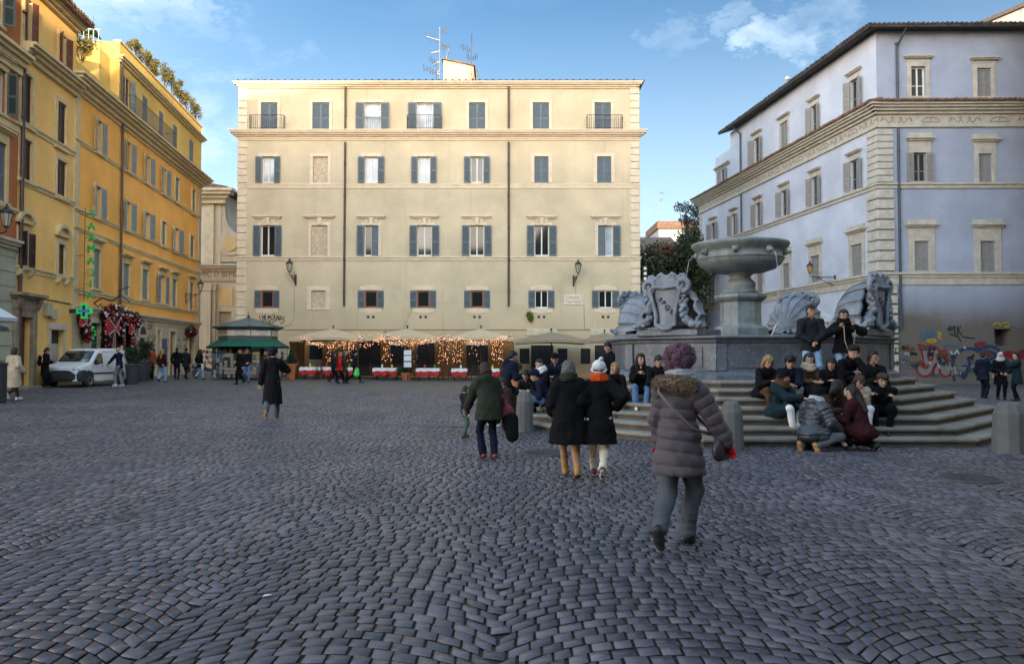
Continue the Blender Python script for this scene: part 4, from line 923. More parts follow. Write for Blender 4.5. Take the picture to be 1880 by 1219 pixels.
# ---------------------------------------------------------------- ground sheet and cobbles (sanpietrini laid in scalloped arcs)
LANE_W, LANE_X = 1.97, -2.05
def arc_rise(x):
    t = ((x - LANE_X) / LANE_W) % 1.0 - .5; r = .62
    return (np.sqrt(np.maximum(r * r - t * t, 0)) - math.sqrt(r * r - .25)) * LANE_W * 1.02
def mat_ground():
    m, nt, b = _nt('dark joints with moss'); L = nt.links.new
    tc = node(nt, 'ShaderNodeTexCoord'); n1 = node(nt, 'ShaderNodeTexNoise'); n1.inputs['Scale'].default_value = .9; n1.inputs['Detail'].default_value = 6
    L(tc.outputs['Object'], n1.inputs['Vector']); r1 = node(nt, 'ShaderNodeValToRGB'); L(n1.outputs['Fac'], r1.inputs['Fac'])
    e = r1.color_ramp.elements; e[0].position = .44; e[0].color = (.016, .014, .013, 1); e[1].position = .66; e[1].color = (.028, .048, .012, 1)
    # far paving: the same stones, too small to model
    wv = node(nt, 'ShaderNodeTexVoronoi'); wv.inputs['Scale'].default_value = 8.0; L(tc.outputs['Object'], wv.inputs['Vector'])
    wd = node(nt, 'ShaderNodeTexVoronoi', feature='DISTANCE_TO_EDGE'); wd.inputs['Scale'].default_value = 8.0; L(tc.outputs['Object'], wd.inputs['Vector'])
    sx = node(nt, 'ShaderNodeSeparateColor'); L(wv.outputs['Color'], sx.inputs['Color'])
    r2 = node(nt, 'ShaderNodeMapRange'); r2.inputs['To Min'].default_value = .065; r2.inputs['To Max'].default_value = .12; L(sx.outputs[0], r2.inputs['Value'])
    cc = node(nt, 'ShaderNodeCombineColor'); L(r2.outputs[0], cc.inputs[0]); L(r2.outputs[0], cc.inputs[1]); L(r2.outputs[0], cc.inputs[2])
    ed = node(nt, 'ShaderNodeMapRange'); ed.inputs['From Min'].default_value = .02; ed.inputs['From Max'].default_value = .09; L(wd.outputs['Distance'], ed.inputs['Value'])
    m1 = node(nt, 'ShaderNodeMix', data_type='RGBA'); L(ed.outputs[0], m1.inputs[0]); L(r1.outputs['Color'], m1.inputs[6]); L(cc.outputs[0], m1.inputs[7])
    sp = node(nt, 'ShaderNodeSeparateXYZ'); L(tc.outputs['Object'], sp.inputs['Vector'])
    fr = node(nt, 'ShaderNodeMapRange'); fr.inputs['From Min'].default_value = 33.5; fr.inputs['From Max'].default_value = 34.0; L(sp.outputs['Y'], fr.inputs['Value'])
    m2 = node(nt, 'ShaderNodeMix', data_type='RGBA'); L(fr.outputs[0], m2.inputs[0]); L(r1.outputs['Color'], m2.inputs[6]); L(m1.outputs[2], m2.inputs[7])
    L(m2.outputs[2], b.inputs['Base Color'])
    ro = node(nt, 'ShaderNodeMapRange'); ro.inputs['To Min'].default_value = .9; ro.inputs['To Max'].default_value = .5; L(fr.outputs[0], ro.inputs['Value']); L(ro.outputs[0], b.inputs['Roughness'])
    bp = node(nt, 'ShaderNodeBump'); bp.inputs['Strength'].default_value = .5; bp.inputs['Distance'].default_value = .03; L(ed.outputs[0], bp.inputs['Height']); L(bp.outputs['Normal'], b.inputs['Normal'])
    return m
def mat_cobble():
    m, nt, b = _nt('basalt cobble'); L = nt.links.new
    at_ = node(nt, 'ShaderNodeAttribute', attribute_name='stone'); sx = node(nt, 'ShaderNodeSeparateColor'); L(at_.outputs['Color'], sx.inputs['Color'])
    tc = node(nt, 'ShaderNodeTexCoord'); n1 = node(nt, 'ShaderNodeTexNoise'); n1.inputs['Scale'].default_value = .35; n1.inputs['Detail'].default_value = 5; L(tc.outputs['Object'], n1.inputs['Vector'])
    n2 = node(nt, 'ShaderNodeTexNoise'); n2.inputs['Scale'].default_value = 45; n2.inputs['Detail'].default_value = 6; L(tc.outputs['Object'], n2.inputs['Vector'])
    r1 = node(nt, 'ShaderNodeValToRGB'); L(sx.outputs[0], r1.inputs['Fac']); e = r1.color_ramp.elements
    e[0].color = (.042, .037, .045, 1); e[1].color = (.125, .103, .115, 1); k = e.new(.5); k.color = (.078, .068, .081, 1)
    r3 = node(nt, 'ShaderNodeMapRange'); r3.inputs['From Min'].default_value = .35; r3.inputs['From Max'].default_value = .65; r3.inputs['To Min'].default_value = .68; r3.inputs['To Max'].default_value = 1.22; L(n1.outputs['Fac'], r3.inputs['Value'])
    r4 = node(nt, 'ShaderNodeMapRange'); r4.inputs['From Min'].default_value = .3; r4.inputs['From Max'].default_value = .75; r4.inputs['To Min'].default_value = .78; r4.inputs['To Max'].default_value = 1.18; L(n2.outputs['Fac'], r4.inputs['Value'])
    mu = node(nt, 'ShaderNodeMath', operation='MULTIPLY'); L(r3.outputs[0], mu.inputs[0]); L(r4.outputs[0], mu.inputs[1])
    mx = node(nt, 'ShaderNodeVectorMath', operation='SCALE'); L(r1.outputs['Color'], mx.inputs[0]); L(mu.outputs[0], mx.inputs['Scale']); n3 = node(nt, 'ShaderNodeTexNoise'); n3.inputs['Scale'].default_value = 1.1; n3.inputs['Detail'].default_value = 9; n3.inputs['Roughness'].default_value = .65; L(tc.outputs['Object'], n3.inputs['Vector'])
    r6 = node(nt, 'ShaderNodeMapRange'); r6.inputs['From Min'].default_value = .62; r6.inputs['From Max'].default_value = .66; L(n3.outputs['Fac'], r6.inputs['Value'])
    m6 = node(nt, 'ShaderNodeMix', data_type='RGBA'); L(r6.outputs[0], m6.inputs[0]); L(mx.outputs[0], m6.inputs[6]); m6.inputs[7].default_value = (.048, .044, .041, 1)   # smears of old cement
    L(m6.outputs[2], b.inputs['Base Color'])
    r5 = node(nt, 'ShaderNodeMapRange'); r5.inputs['To Min'].default_value = .26; r5.inputs['To Max'].default_value = .5; L(sx.outputs[1], r5.inputs['Value']); L(r5.outputs[0], b.inputs['Roughness'])
    b.inputs['Specular IOR Level'].default_value = .6
    bp = node(nt, 'ShaderNodeBump'); bp.inputs['Strength'].default_value = .16; bp.inputs['Distance'].default_value = .01; L(n2.outputs['Fac'], bp.inputs['Height']); L(bp.outputs['Normal'], b.inputs['Normal'])
    return m
def ground():
    xs = np.concatenate([[-600, -200, -90], np.arange(-60, 61, 2.0), [90, 200, 600]]); ys = np.concatenate([[-300, -60], np.arange(-10, 91, 2.0), [150, 400, 1500]])
    X, Y = np.meshgrid(xs, ys, indexing='ij'); Z = gz(np.maximum(X, -26), Y) - .016 * np.clip((33.5 - Y) / .5, 0, 1)
    V = np.stack([X, Y, Z], -1).reshape(-1, 3); n, m = X.shape; I, J = np.meshgrid(np.arange(n - 1), np.arange(m - 1), indexing='ij'); a = (I * m + J).ravel()
    o = link('ground', mesh_np('ground', V, np.stack([a, a + m, a + m + 1, a + 1], 1), smooth=True), mat_ground()); o['kind'] = 'structure'
    rng = np.random.default_rng(11); h = .124; quads = []; rnd = []
    Y0, Y1 = 2.4, 34.0; r0 = int((Y0 - 1) / h); r1 = int(Y1 / h)
    for r in range(r0, r1):
        y = r * h; hw = .76 * (y + 1.2) + 1.2
        n = int(2 * hw / .128); w = rng.uniform(.106, .15, n); x = -hw + np.concatenate([[0], np.cumsum(w)]) + rng.uniform(0, .12)
        quads.append(np.stack([x[:-1], x[1:], np.full(n, y), np.full(n, y + h)], 1))
    q = np.concatenate(quads); n = len(q); g = rng.uniform(.0045, .012, (n, 4))
    xa, xb = q[:, 0] + g[:, 0], q[:, 1] - g[:, 1]; jit = lambda s: rng.uniform(-s, s, n)
    C = []                                                   # four corners, counter-clockwise
    for X, Yr, gy in ((xa, q[:, 2], g[:, 2]), (xb, q[:, 2], g[:, 2]), (xb, q[:, 3], -g[:, 3]), (xa, q[:, 3], -g[:, 3])):
        cx = X + jit(.003); C.append(np.stack([cx, Yr + gy + arc_rise(cx) + jit(.0025)], 1))
    C = np.stack(C, 1); ctr = C.mean(1, keepdims=True)
    inner = ctr + (C - ctr) * (1 - rng.uniform(.02, .05, (n, 1, 1))); 
    z = gz(ctr[:, 0, 0], ctr[:, 0, 1]); lift = jit(.0025); tx = jit(.018); ty = jit(.02)
    def zz(P, base): d = P - ctr; return z[:, None] + base + lift[:, None] + d[..., 0] * tx[:, None] + d[..., 1] * ty[:, None]
    keep = np.abs(ctr[:, 0, 0]) < .76 * ctr[:, 0, 1] + 1.6
    # leave out stones under the fountain steps
    ap = 5.75; dx = np.abs(ctr[:, 0, 0] - 5.85); dy = np.abs(ctr[:, 0, 1] - 19.5); keep &= ~((dx < ap) & (dy < ap) & (dx + dy < ap * 1.41))
    mid = np.concatenate([ctr, zz(ctr, .001)[..., None]], -1)
    top = np.concatenate([inner, zz(inner, 0)[..., None]], -1); rim = np.concatenate([C, zz(C, -.005)[..., None]], -1); low = np.concatenate([C, zz(C, -.035)[..., None]], -1)
    V = np.concatenate([top, rim, low, mid], 1)[keep]; k = len(V); b = np.arange(k)[:, None] * 13
    Q = []; T = []
    for i in range(4):
        j = (i + 1) % 4; Q.append(b + np.array([[4 + i, 4 + j, j, i]])); Q.append(b + np.array([[8 + i, 8 + j, 4 + j, 4 + i]])); T.append(b + np.array([[i, j, 12]]))
    me = mesh_np('cobbles', V.reshape(-1, 3), np.concatenate(Q), np.concatenate(T), smooth=False)
    at_ = me.color_attributes.new('stone', 'FLOAT_COLOR', 'POINT'); c = np.ones((k, 13, 4), np.float32); c[:, :, :3] = rng.uniform(0, 1, (k, 1, 3)); at_.data.foreach_set('color', c.ravel())
    mi = np.zeros(len(me.polygons), np.int32); mi[:8 * k].reshape(4, 2, k)[:, 1, :] = 1; me.polygons.foreach_set('material_index', mi)
    o = link('cobbles', me, [mat_cobble(), M('joint dirt on stone flank', (.011, .010, .009), .95, .3, 8)]); o['kind'] = 'structure'
ground()
# ---------------------------------------------------------------- octagonal fountain on seven steps
FX, FY0 = 5.85, 19.5
def mat_marble(name, c1, c2, vein, algae=.0, rough=.5):
    m, nt, b = _nt(name); L = nt.links.new; tc = node(nt, 'ShaderNodeTexCoord')
    n0 = node(nt, 'ShaderNodeTexNoise'); n0.inputs['Scale'].default_value = 1.3; n0.inputs['Detail'].default_value = 8; n0.inputs['Distortion'].default_value = 1.2; L(tc.outputs['Object'], n0.inputs['Vector'])
    r = node(nt, 'ShaderNodeValToRGB'); L(n0.outputs['Fac'], r.inputs['Fac']); e = r.color_ramp.elements; e[0].position = .3; e[0].color = (*c1, 1); e[1].position = .7; e[1].color = (*c2, 1)
    n1 = node(nt, 'ShaderNodeTexNoise'); n1.inputs['Scale'].default_value = 2.2; n1.inputs['Detail'].default_value = 10; n1.inputs['Distortion'].default_value = 2.5; L(tc.outputs['Object'], n1.inputs['Vector'])
    ab = node(nt, 'ShaderNodeMath', operation='SUBTRACT'); L(n1.outputs['Fac'], ab.inputs[0]); ab.inputs[1].default_value = .5
    a2 = node(nt, 'ShaderNodeMath', operation='ABSOLUTE'); L(ab.outputs[0], a2.inputs[0])
    mr = node(nt, 'ShaderNodeMapRange'); mr.inputs['From Max'].default_value = .022; mr.inputs['To Min'].default_value = .55; mr.inputs['To Max'].default_value = 0; L(a2.outputs[0], mr.inputs['Value'])
    m1 = node(nt, 'ShaderNodeMix', data_type='RGBA'); L(mr.outputs[0], m1.inputs[0]); L(r.outputs['Color'], m1.inputs[6]); m1.inputs[7].default_value = (*vein, 1)
    mp = node(nt, 'ShaderNodeMapping'); mp.inputs['Scale'].default_value = (3, 3, .35); L(tc.outputs['Object'], mp.inputs['Vector'])
    n2 = node(nt, 'ShaderNodeTexNoise'); n2.inputs['Scale'].default_value = 2; n2.inputs['Detail'].default_value = 6; L(mp.outputs[0], n2.inputs['Vector'])
    m3 = node(nt, 'ShaderNodeMapRange'); m3.inputs['From Min'].default_value = .48; m3.inputs['From Max'].default_value = .72; m3.inputs['To Max'].default_value = .35 + algae; L(n2.outputs['Fac'], m3.inputs['Value'])
    m2 = node(nt, 'ShaderNodeMix', data_type='RGBA'); L(m3.outputs[0], m2.inputs[0]); L(m1.outputs[2], m2.inputs[6]); m2.inputs[7].default_value = (*((.075, .085, .045) if algae else (.07, .07, .068)), 1)
    L(m2.outputs[2], b.inputs['Base Color']); b.inputs['Roughness'].default_value = rough
    n4 = node(nt, 'ShaderNodeTexNoise'); n4.inputs['Scale'].default_value = 30; n4.inputs['Detail'].default_value = 5; L(tc.outputs['Object'], n4.inputs['Vector'])
    bp = node(nt, 'ShaderNodeBump'); bp.inputs['Strength'].default_value = .2; bp.inputs['Distance'].default_value = .01; L(n4.outputs['Fac'], bp.inputs['Height']); L(bp.outputs['Normal'], b.inputs['Normal'])
    return m
bardiglio = mat_marble('grey bardiglio marble', (.062, .070, .086), (.115, .127, .148), (.24, .26, .29))
carved = mat_marble('carved grey white marble', (.095, .107, .13), (.225, .242, .275), (.25, .26, .28), rough=.6)
bowl_m = mat_marble('water stained marble', (.115, .135, .13), (.235, .255, .25), (.29, .31, .29), algae=.2)
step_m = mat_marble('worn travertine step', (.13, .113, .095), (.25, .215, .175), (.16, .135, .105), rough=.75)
step_r = mat_marble('darker travertine riser', (.05, .042, .033), (.115, .094, .07), (.1, .085, .06), rough=.85)  # risers coloured darker than the treads
FN = thing('fountain', 'octagonal grey marble fountain with shells, a raised bowl and seven travertine steps', 'fountain', (FX, FY0, 0))
def octo(a, w=None):
    w = a * (math.sqrt(2) - 1) if w is None else w
    return [(w, -a), (a, -w), (a, w), (w, a), (-w, a), (-a, w), (-a, -w), (-w, -a)]
def octo_ring(mb, secs):
    """stack of octagons: secs = [(apothem, halfside, z), ...]"""
    V = []; f = []
    for a, w, z in secs: V += [(x, y, z) for x, y in octo(a, w)]
    for i in range(len(secs) - 1):
        for k in range(8): k2 = (k + 1) % 8; f.append((i * 8 + k, i * 8 + k2, (i + 1) * 8 + k2, (i + 1) * 8 + k))
    f.append(tuple(range(8))[::-1]); f.append(tuple((len(secs) - 1) * 8 + k for k in range(8)))
    return mb.add(V, f)
SH, TR, A0 = .157, .37, 5.92
def wf(a): return a * .4142
STEP_TOP = lambda k: SH * (k + 1)
STEP_AP = lambda k: A0 - TR * k
for k in range(7):
    a = STEP_AP(k); z0, z1 = SH * k, SH * (k + 1); n_ = .055
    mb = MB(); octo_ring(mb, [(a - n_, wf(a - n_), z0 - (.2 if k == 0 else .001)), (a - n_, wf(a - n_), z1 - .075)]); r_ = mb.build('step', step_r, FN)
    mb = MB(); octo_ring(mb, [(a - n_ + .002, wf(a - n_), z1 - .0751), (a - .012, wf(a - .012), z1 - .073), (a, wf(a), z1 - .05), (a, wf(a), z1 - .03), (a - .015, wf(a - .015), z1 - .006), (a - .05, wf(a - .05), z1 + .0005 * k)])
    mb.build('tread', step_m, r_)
ZP = SH * 7; BA, BW, ZR_ = 3.14, 1.46, 2.04
mb = MB(); octo_ring(mb, [(BA + .16, BW + .07, ZP - .01), (BA + .16, BW + .07, ZP + .10), (BA + .12, BW + .05, ZP + .13), (BA + .06, BW + .03, ZP + .16), (BA, BW, ZP + .19), (BA, BW, ZR_ - .16)]); mb.build('basin', bardiglio, FN)
mb = MB(); octo_ring(mb, [(BA + .001, BW, ZR_ - .159), (BA + .04, BW + .02, ZR_ - .13), (BA + .05, BW + .02, ZR_ - .09), (BA + .12, BW + .05, ZR_ - .06), (BA + .15, BW + .06, ZR_ - .035), (BA + .15, BW + .06, ZR_ - .01), (BA + .12, BW + .05, ZR_ + .012), (BA - .3, BW - .1, ZR_ + .013), (BA - .34, BW - .12, ZR_ - .02), (BA - .36, BW - .14, ZR_ - .25)]); mb.build('basin_rim', bardiglio, FN)
mb = MB(); mb.lathe([(2.6, ZR_ - .12), (2.6, ZR_ - .119)], 8); mb.build('water', M('basin water', (.03, .05, .05), .05, .2, 3, spec=.8), FN)
O8 = octo(BA, BW); pan = MB(); pil = MB()
for k in range(8):                                          # recessed panels and corner pilasters
    p, q = Vector((*O8[k], 0)), Vector((*O8[(k + 1) % 8], 0)); d = (q - p); L_ = d.length; d.normalize(); nn = Vector((d.y, -d.x, 0))
    def blk(mb, u0, u1, z0, z1, t):
        a, b = p + d * u0, p + d * u1; V = [a, b, b + nn * t, a + nn * t]
        mb.add([(v.x, v.y, z0) for v in V] + [(v.x, v.y, z1) for v in V], [(0, 1, 2, 3)[::-1], (4, 5, 6, 7), (0, 1, 5, 4)[::-1], (1, 2, 6, 5)[::-1], (2, 3, 7, 6)[::-1], (3, 0, 4, 7)[::-1]][:])
    m1 = MB(); blk(m1, -.01, .2, ZP + .192, ZR_ - .162, .045); m1.build('pilaster', bardiglio, FN); m1 = MB(); blk(m1, L_ - .2, L_ + .01, ZP + .192, ZR_ - .162, .045); m1.build('pilaster', bardiglio, FN)
    m1 = MB(); blk(m1, .34, L_ - .34, ZP + .26, ZR_ - .23, .022); m1.build('panel', mat_marble('dark bardiglio panel', (.05, .058, .07), (.10, .11, .13), (.2, .22, .25)) if k == 0 else bpy.data.materials['dark bardiglio panel'], FN)
Z = lambda py: 1.65 + (650 - py) * FY0 / 1400
mb = MB(); octo_ring(mb, [(.62, .26, ZR_ - .2), (.62, .26, Z(603)), (.56, .23, Z(600)), (.49, .2, Z(598)), (.47, .2, Z(594)), (.47, .2, Z(556)), (.50, .21, Z(554)), (.56, .23, Z(551)), (.60, .25, Z(547)), (.60, .25, Z(542)), (.5, .21, Z(540))]); mb.build('pedestal', bowl_m, FN)
mb = MB(); mb.lathe([(.44, Z(540)), (.44, Z(535)), (.38, Z(532)), (.36, Z(530)), (.385, Z(526)), (.385, Z(522)), (.36, Z(518)), (.27, Z(512)), (.25, Z(508)), (.31, Z(505)), (.31, Z(501)), (.33, Z(498)), (.33, Z(496))], 32); mb.build('stem', bowl_m, FN, smooth=True, bevel=0)
R_ = 1.2
mb = MB(); mb.lathe([(.3, Z(500)), (.6, Z(500.5)), (.85, Z(495)), (1.0, Z(487)), (1.06, Z(480)), (1.06, Z(478)), (1.09, Z(477)), (1.09, Z(475)), (1.05, Z(474)), (1.05, Z(465)), (1.08, Z(463)), (1.14, Z(459)), (1.19, Z(455)), (R_ + .02, Z(451)), (R_ + .01, Z(448)), (R_ - .05, Z(447)), (R_ - .11, Z(449)), (R_ - .18, Z(458)), (.02, Z(460))], 64); mb.build('bowl', bowl_m, FN, smooth=True)
for k in range(8):
    q = R(-112.5 + 45 * k); c = (1.08 * math.cos(q), 1.08 * math.sin(q), Z(466)); s = Sdf(); u = V3(math.cos(q), math.sin(q), 0)
    s.ell(c, (.085, .085, .095), .02); s.cap(np.array(c) + u * .05, np.array(c) + u * .13 - V3(0, 0, .02), .045, .03, .03)
    for t in (-1, 1): tv = V3(-math.sin(q), math.cos(q), 0) * t; s.ell(np.array(c) + tv * .06 + V3(0, 0, .06), (.035, .035, .035), .02); s.ell(np.array(c) + tv * .03 + u * .085 + V3(0, 0, .02), (.012,) * 3, .005, sub=True)
    sdf_obj('lion_mask', s, .012, bowl_m, FN)
def shell_group(dx, dy, ang):
    """carved shell pouring inwards with a crowned cartouche facing outwards; local -y is outwards"""
    e = Matrix.Translation((dx, dy, 0)) @ Matrix.Rotation(ang, 4, 'Z')
    zb = ZR_ + .012
    m = MB(); m.cbox(-.78, .78, -.34, .75, zb, zb + .15, .02); m.build('plinth', bardiglio, FN, mtx=e)
    z = zb + .15
    # scallop shell
    NU, NT = 121, 26; U = np.linspace(-1.72, 1.72, NU); T = np.linspace(.04, 1, NT); uu, tt = np.meshgrid(U, T, indexing='ij')
    hin = np.array([0, .62, z + .2]); ex = .70 * np.sin(uu * .98); ez = z + .14 + .88 * np.maximum(np.cos(uu), -.15) + .05 * np.abs(np.sin(uu * 9)); ey = -.2 + 0 * uu
    P = np.stack([hin[0] + (ex - hin[0]) * tt, hin[1] + (ey - hin[1]) * tt, hin[2] + (ez - hin[2]) * tt], -1)
    bulge = np.sin(PI * tt); P[..., 0] += bulge * .2 * np.sin(uu); P[..., 1] += bulge * .10; P[..., 2] += bulge * .2 * np.maximum(np.cos(uu), 0)
    rib = np.abs(np.sin(uu * 9.0)) ** .7; fl = .12 * tt * (rib - .5)
    n1 = np.cross(np.gradient(P, axis=0), np.gradient(P, axis=1)); n1 /= np.linalg.norm(n1, axis=-1, keepdims=True)
    A = P + n1 * fl[..., None]; B = P + n1 * (fl - .085)[..., None]
    nv = NU * NT; V = np.concatenate([A.reshape(-1, 3), B.reshape(-1, 3)]); I, J = np.meshgrid(np.arange(NU - 1), np.arange(NT - 1), indexing='ij'); a = (I * NT + J).ravel()
    q1 = np.stack([a, a + NT, a + NT + 1, a + 1], 1); q2 = q1[:, ::-1] + nv; ed = []
    i = np.arange(NU - 1) * NT + NT - 1; ed.append(np.stack([i, i + NT, i + NT + nv, i + nv], 1)); i = np.arange(NU - 1) * NT; ed.append(np.stack([i + nv, i + NT + nv, i + NT, i], 1))
    j = np.arange(NT - 1); ed.append(np.stack([j, j + 1, j + 1 + nv, j + nv], 1)); j = j + (NU - 1) * NT; ed.append(np.stack([j + nv, j + 1 + nv, j + 1, j], 1))
    link('shell', mesh_np('shell', V, np.concatenate([q1, q2] + ed), smooth=True), carved, FN, e)
    s = Sdf(); s.ell((0, .64, z + .16), (.17, .16, .15), .04)                      # hinge scroll, feet and pouring lip
    for t in (-1, 1):
        s.chain([(t * .12, .6, z + .12), (t * .3, .52, z + .1), (t * .42, .4, z + .04)], [.08, .075, .06], .03); s.ell((t * .26, .66, z + .05), (.08, .08, .06), .03)
        s.chain([(t * .1, .72, z + .1), (t * .16, .8, z + .03)], [.05, .04], .02)
    s.cap((0, .68, z + .12), (0, 1.0, z + .02), .09, .06, .05, flat=((0, 0, 1), .45)); sdf_obj('shell_hinge', s, .016, carved, FN, mtx=e)
    # cartouche
    s = Sdf(); zt = z + 1.08
    top = [(-.33, .9), (-.3, .72), (-.24, .5), (-.2, .28), (-.21, .1)]
    for i in range(4):
        (x0, h0), (x1, h1) = top[i], top[i + 1]
        s.cap((0, -.30, z + h0), (0, -.30, z + h1), abs(x0) * .98, abs(x1) * .98, .03, flat=((0, 1, 0), .2))
    s.cap((-.24, -.29, z + .97), (.24, -.29, z + .97), .13, .13, .03, flat=((0, 1, 0), .5))
    for t in (-1, 1):
        rim = [(t * .1, -.36, z + .05), (t * .24, -.37, z + .1), (t * .235, -.37, z + .3), (t * .285, -.37, z + .52), (t * .35, -.37, z + .74), (t * .38, -.37, z + .86), (t * .31, -.38, z + .95), (t * .0, -.385, z + .93)]
        s.chain(rim, [.046] * 8, .012)
        ring = [(t * .43 + .135 * math.cos(q), -.33, zt - .12 + .135 * math.sin(q)) for q in np.linspace(0, 2 * PI, 13)]; s.chain(ring, [.058] * 13, .008); s.cap((t * .43, -.36, zt - .12), (t * .42, -.30, zt - .26), .045, .05, .02)
        s.chain([(t * .43, -.3, zt + .0), (t * .28, -.28, zt + .07), (t * .14, -.28, zt + .0)], [.06, .055, .05], .02)
        s.chain([(t * .03, -.3, zt - .02), (t * .07, -.3, zt + .1), (t * .14, -.3, zt + .16), (t * .21, -.3, zt + .12), (t * .2, -.3, zt + .04)], [.05, .045, .042, .042, .04], .012); s.chain([(t * .3, -.3, zt + .04), (t * .36, -.3, zt + .12), (t * .44, -.3, zt + .11), (t * .46, -.3, zt + .02)], [.045, .04, .042, .05], .012)
    s.cap((-.14, -.36, z + .03), (.14, -.36, z + .03), .05, .05, .03); s.ell((0, -.38, z + .0), (.12, .05, .05), .02); s.cap((-.28, -.22, z + .35), (.28, -.22, z + .35), .1, .1, .05, flat=((0, 1, 0), .7)); s.cap((0, -.2, z), (0, -.2, zt - .1), .2, .26, .05, flat=((0, 1, 0), .4))
    c_ = sdf_obj('cartouche', s, .0115, carved, FN, mtx=e)
    text('lettering', 'S P Q R', .15, M('dark carved letters', (.05, .05, .055), .8, .1), c_, (.02, -.372, z + .52), rot=(PI / 2, R(46), 0), depth=.012)
    # fruit and leaf garlands falling from the scrolls
    rg = np.random.default_rng(int(abs(dx * 100) + abs(dy * 13)) + 2)
    for t in (-1, 1):
        pts = smooth2([(t * .46, zt - .25), (t * .43, z + .6), (t * .42, z + .38), (t * .5, z + .18), (t * .66, z + .09), (t * .82, z + .08)], 5); s = Sdf()
        for i, (x, zz) in enumerate(pts):
            r0 = .055 + .035 * math.sin(PI * i / len(pts))
            for _ in range(4): s.ell((x + rg.uniform(-.045, .045), -.3 + rg.uniform(-.08, .06) + .012 * i * 0, zz + rg.uniform(-.045, .045)), (r0 * rg.uniform(.4, .85),) * 3, .006)
        sdf_obj('garland', s, .0115, carved, FN, mtx=e)
for sx in (-1, 1):
    for sy in (-1, 1): shell_group(sx * 2.18, sy * 2.2, math.atan2(sy * .95, sx * .85) + PI / 2)
# water threads
wm = M('falling water', (.75, .82, .86), .1, 0, trans=.6, spec=.6)
for sx in (-1, 1):
    for sy in (-1, 1):
        m = MB(); p0 = Vector((sx * 1.55, sy * 1.55, ZR_ + .5)); p1 = Vector((sx * .95, sy * .95, ZR_ - .1))
        m.tube([p0 + Vector((sx * .18, sy * .18, -.06)), p0 + Vector((0, 0, .03)), p0.lerp(p1, .35) + Vector((0, 0, .07)), p0.lerp(p1, .7) + Vector((0, 0, -.08)), p1], [.008, .011, .011, .012, .014], 6); m.build('water_jet', wm, FN, smooth=True)
for k in (1, 4, 6):
    q = R(-112.5 + 45 * k); m = MB(); rr_ = 1.2
    m.tube([(rr_ * math.cos(q), rr_ * math.sin(q), Z(468)), (1.3 * math.cos(q), 1.3 * math.sin(q), Z(475)), (1.36 * math.cos(q), 1.36 * math.sin(q), Z(500)), (1.38 * math.cos(q), 1.38 * math.sin(q), ZR_ - .1)], .006, 5); m.build('water_jet', wm, FN, smooth=True)
# ---------------------------------------------------------------- people
def unit(v): v = np.asarray(v, float); return v / max(np.linalg.norm(v), 1e-9)
def ik(a, t, l1, l2, hint):
    a, t = np.array(a, float), np.array(t, float); d = t - a; L = np.linalg.norm(d)
    if L > (l1 + l2) * .998: t = a + d / L * (l1 + l2) * .998; d = t - a; L = np.linalg.norm(d)
    x = (l1 * l1 - l2 * l2 + L * L) / (2 * L); h = math.sqrt(max(l1 * l1 - x * x, 0)); u = d / L; hv = np.array(hint, float); hv = unit(hv - u * (hv @ u))
    return a + u * x + hv * h, t
SKIN = {k: M('skin ' + k, c, .5, .08, 12, spec=.4) for k, c in dict(fair=(.42, .24, .17), tan=(.33, .18, .115), dark=(.2, .1, .065), red=(.45, .22, .16)).items()}
EYE = M('eye dark', (.02, .014, .012), .3, 0); LIP = M('lips', (.26, .085, .075), .5, 0); BROW = M('eyebrow', (.035, .022, .015), .8, 0)
def cloth(name, col, rough=.85, var=.16, bump=.25, bs=120): return M(name, col, rough, var, 7, bump, bs, spec=.12)
CL = {}
for nm, c in dict(black=(.0055, .0055, .0065), navy=(.007, .010, .022), charcoal=(.014, .015, .018), denim=(.085, .15, .27), lightdenim=(.20, .31, .45), greyjeans=(.075, .082, .092), white=(.62, .6, .58),
                  cream=(.55, .48, .38), beige=(.42, .35, .26), tan=(.30, .16, .055), brown=(.07, .038, .022), darkbrown=(.026, .016, .012), olive=(.026, .03, .02), green=(.05, .10, .07), red=(.45, .015, .02),
                  orange=(.55, .075, .015), maroon=(.03, .007, .008), mauve=(.115, .085, .10), teal=(.008, .021, .026), grey=(.16, .16, .165), purple=(.09, .02, .11), rust=(.20, .06, .018), skinny=(.34, .2, .13), palegrey=(.36, .37, .39), blue=(.03, .08, .25)).items():
    CL[nm] = cloth(nm + ' cloth', c)
HAIRC = {k: M('hair ' + k, c, .55, .35, 22, bump=.6, bscale=70, spec=.35) for k, c in dict(black=(.010, .009, .009), brown=(.035, .02, .012), dark=(.018, .012, .009), grey=(.11, .10, .095), blond=(.26, .155, .065), pink=(.17, .085, .12), white=(.45, .42, .4), ginger=(.18, .07, .03)).items()}
SHOE = {k: M('shoe ' + k, c, .5, .15, 15) for k, c in dict(black=(.012, .012, .013), white=(.6, .6, .6), tan=(.33, .16, .04), maroon=(.12, .012, .02), brown=(.07, .03, .012)).items()}
SOLE = {'w': M('pale shoe sole', (.55, .52, .46), .7, .1), 'b': M('dark shoe sole', (.02, .02, .02), .8, .1), 't': M('gum shoe sole', (.36, .2, .07), .7, .1)}
PN = [0]
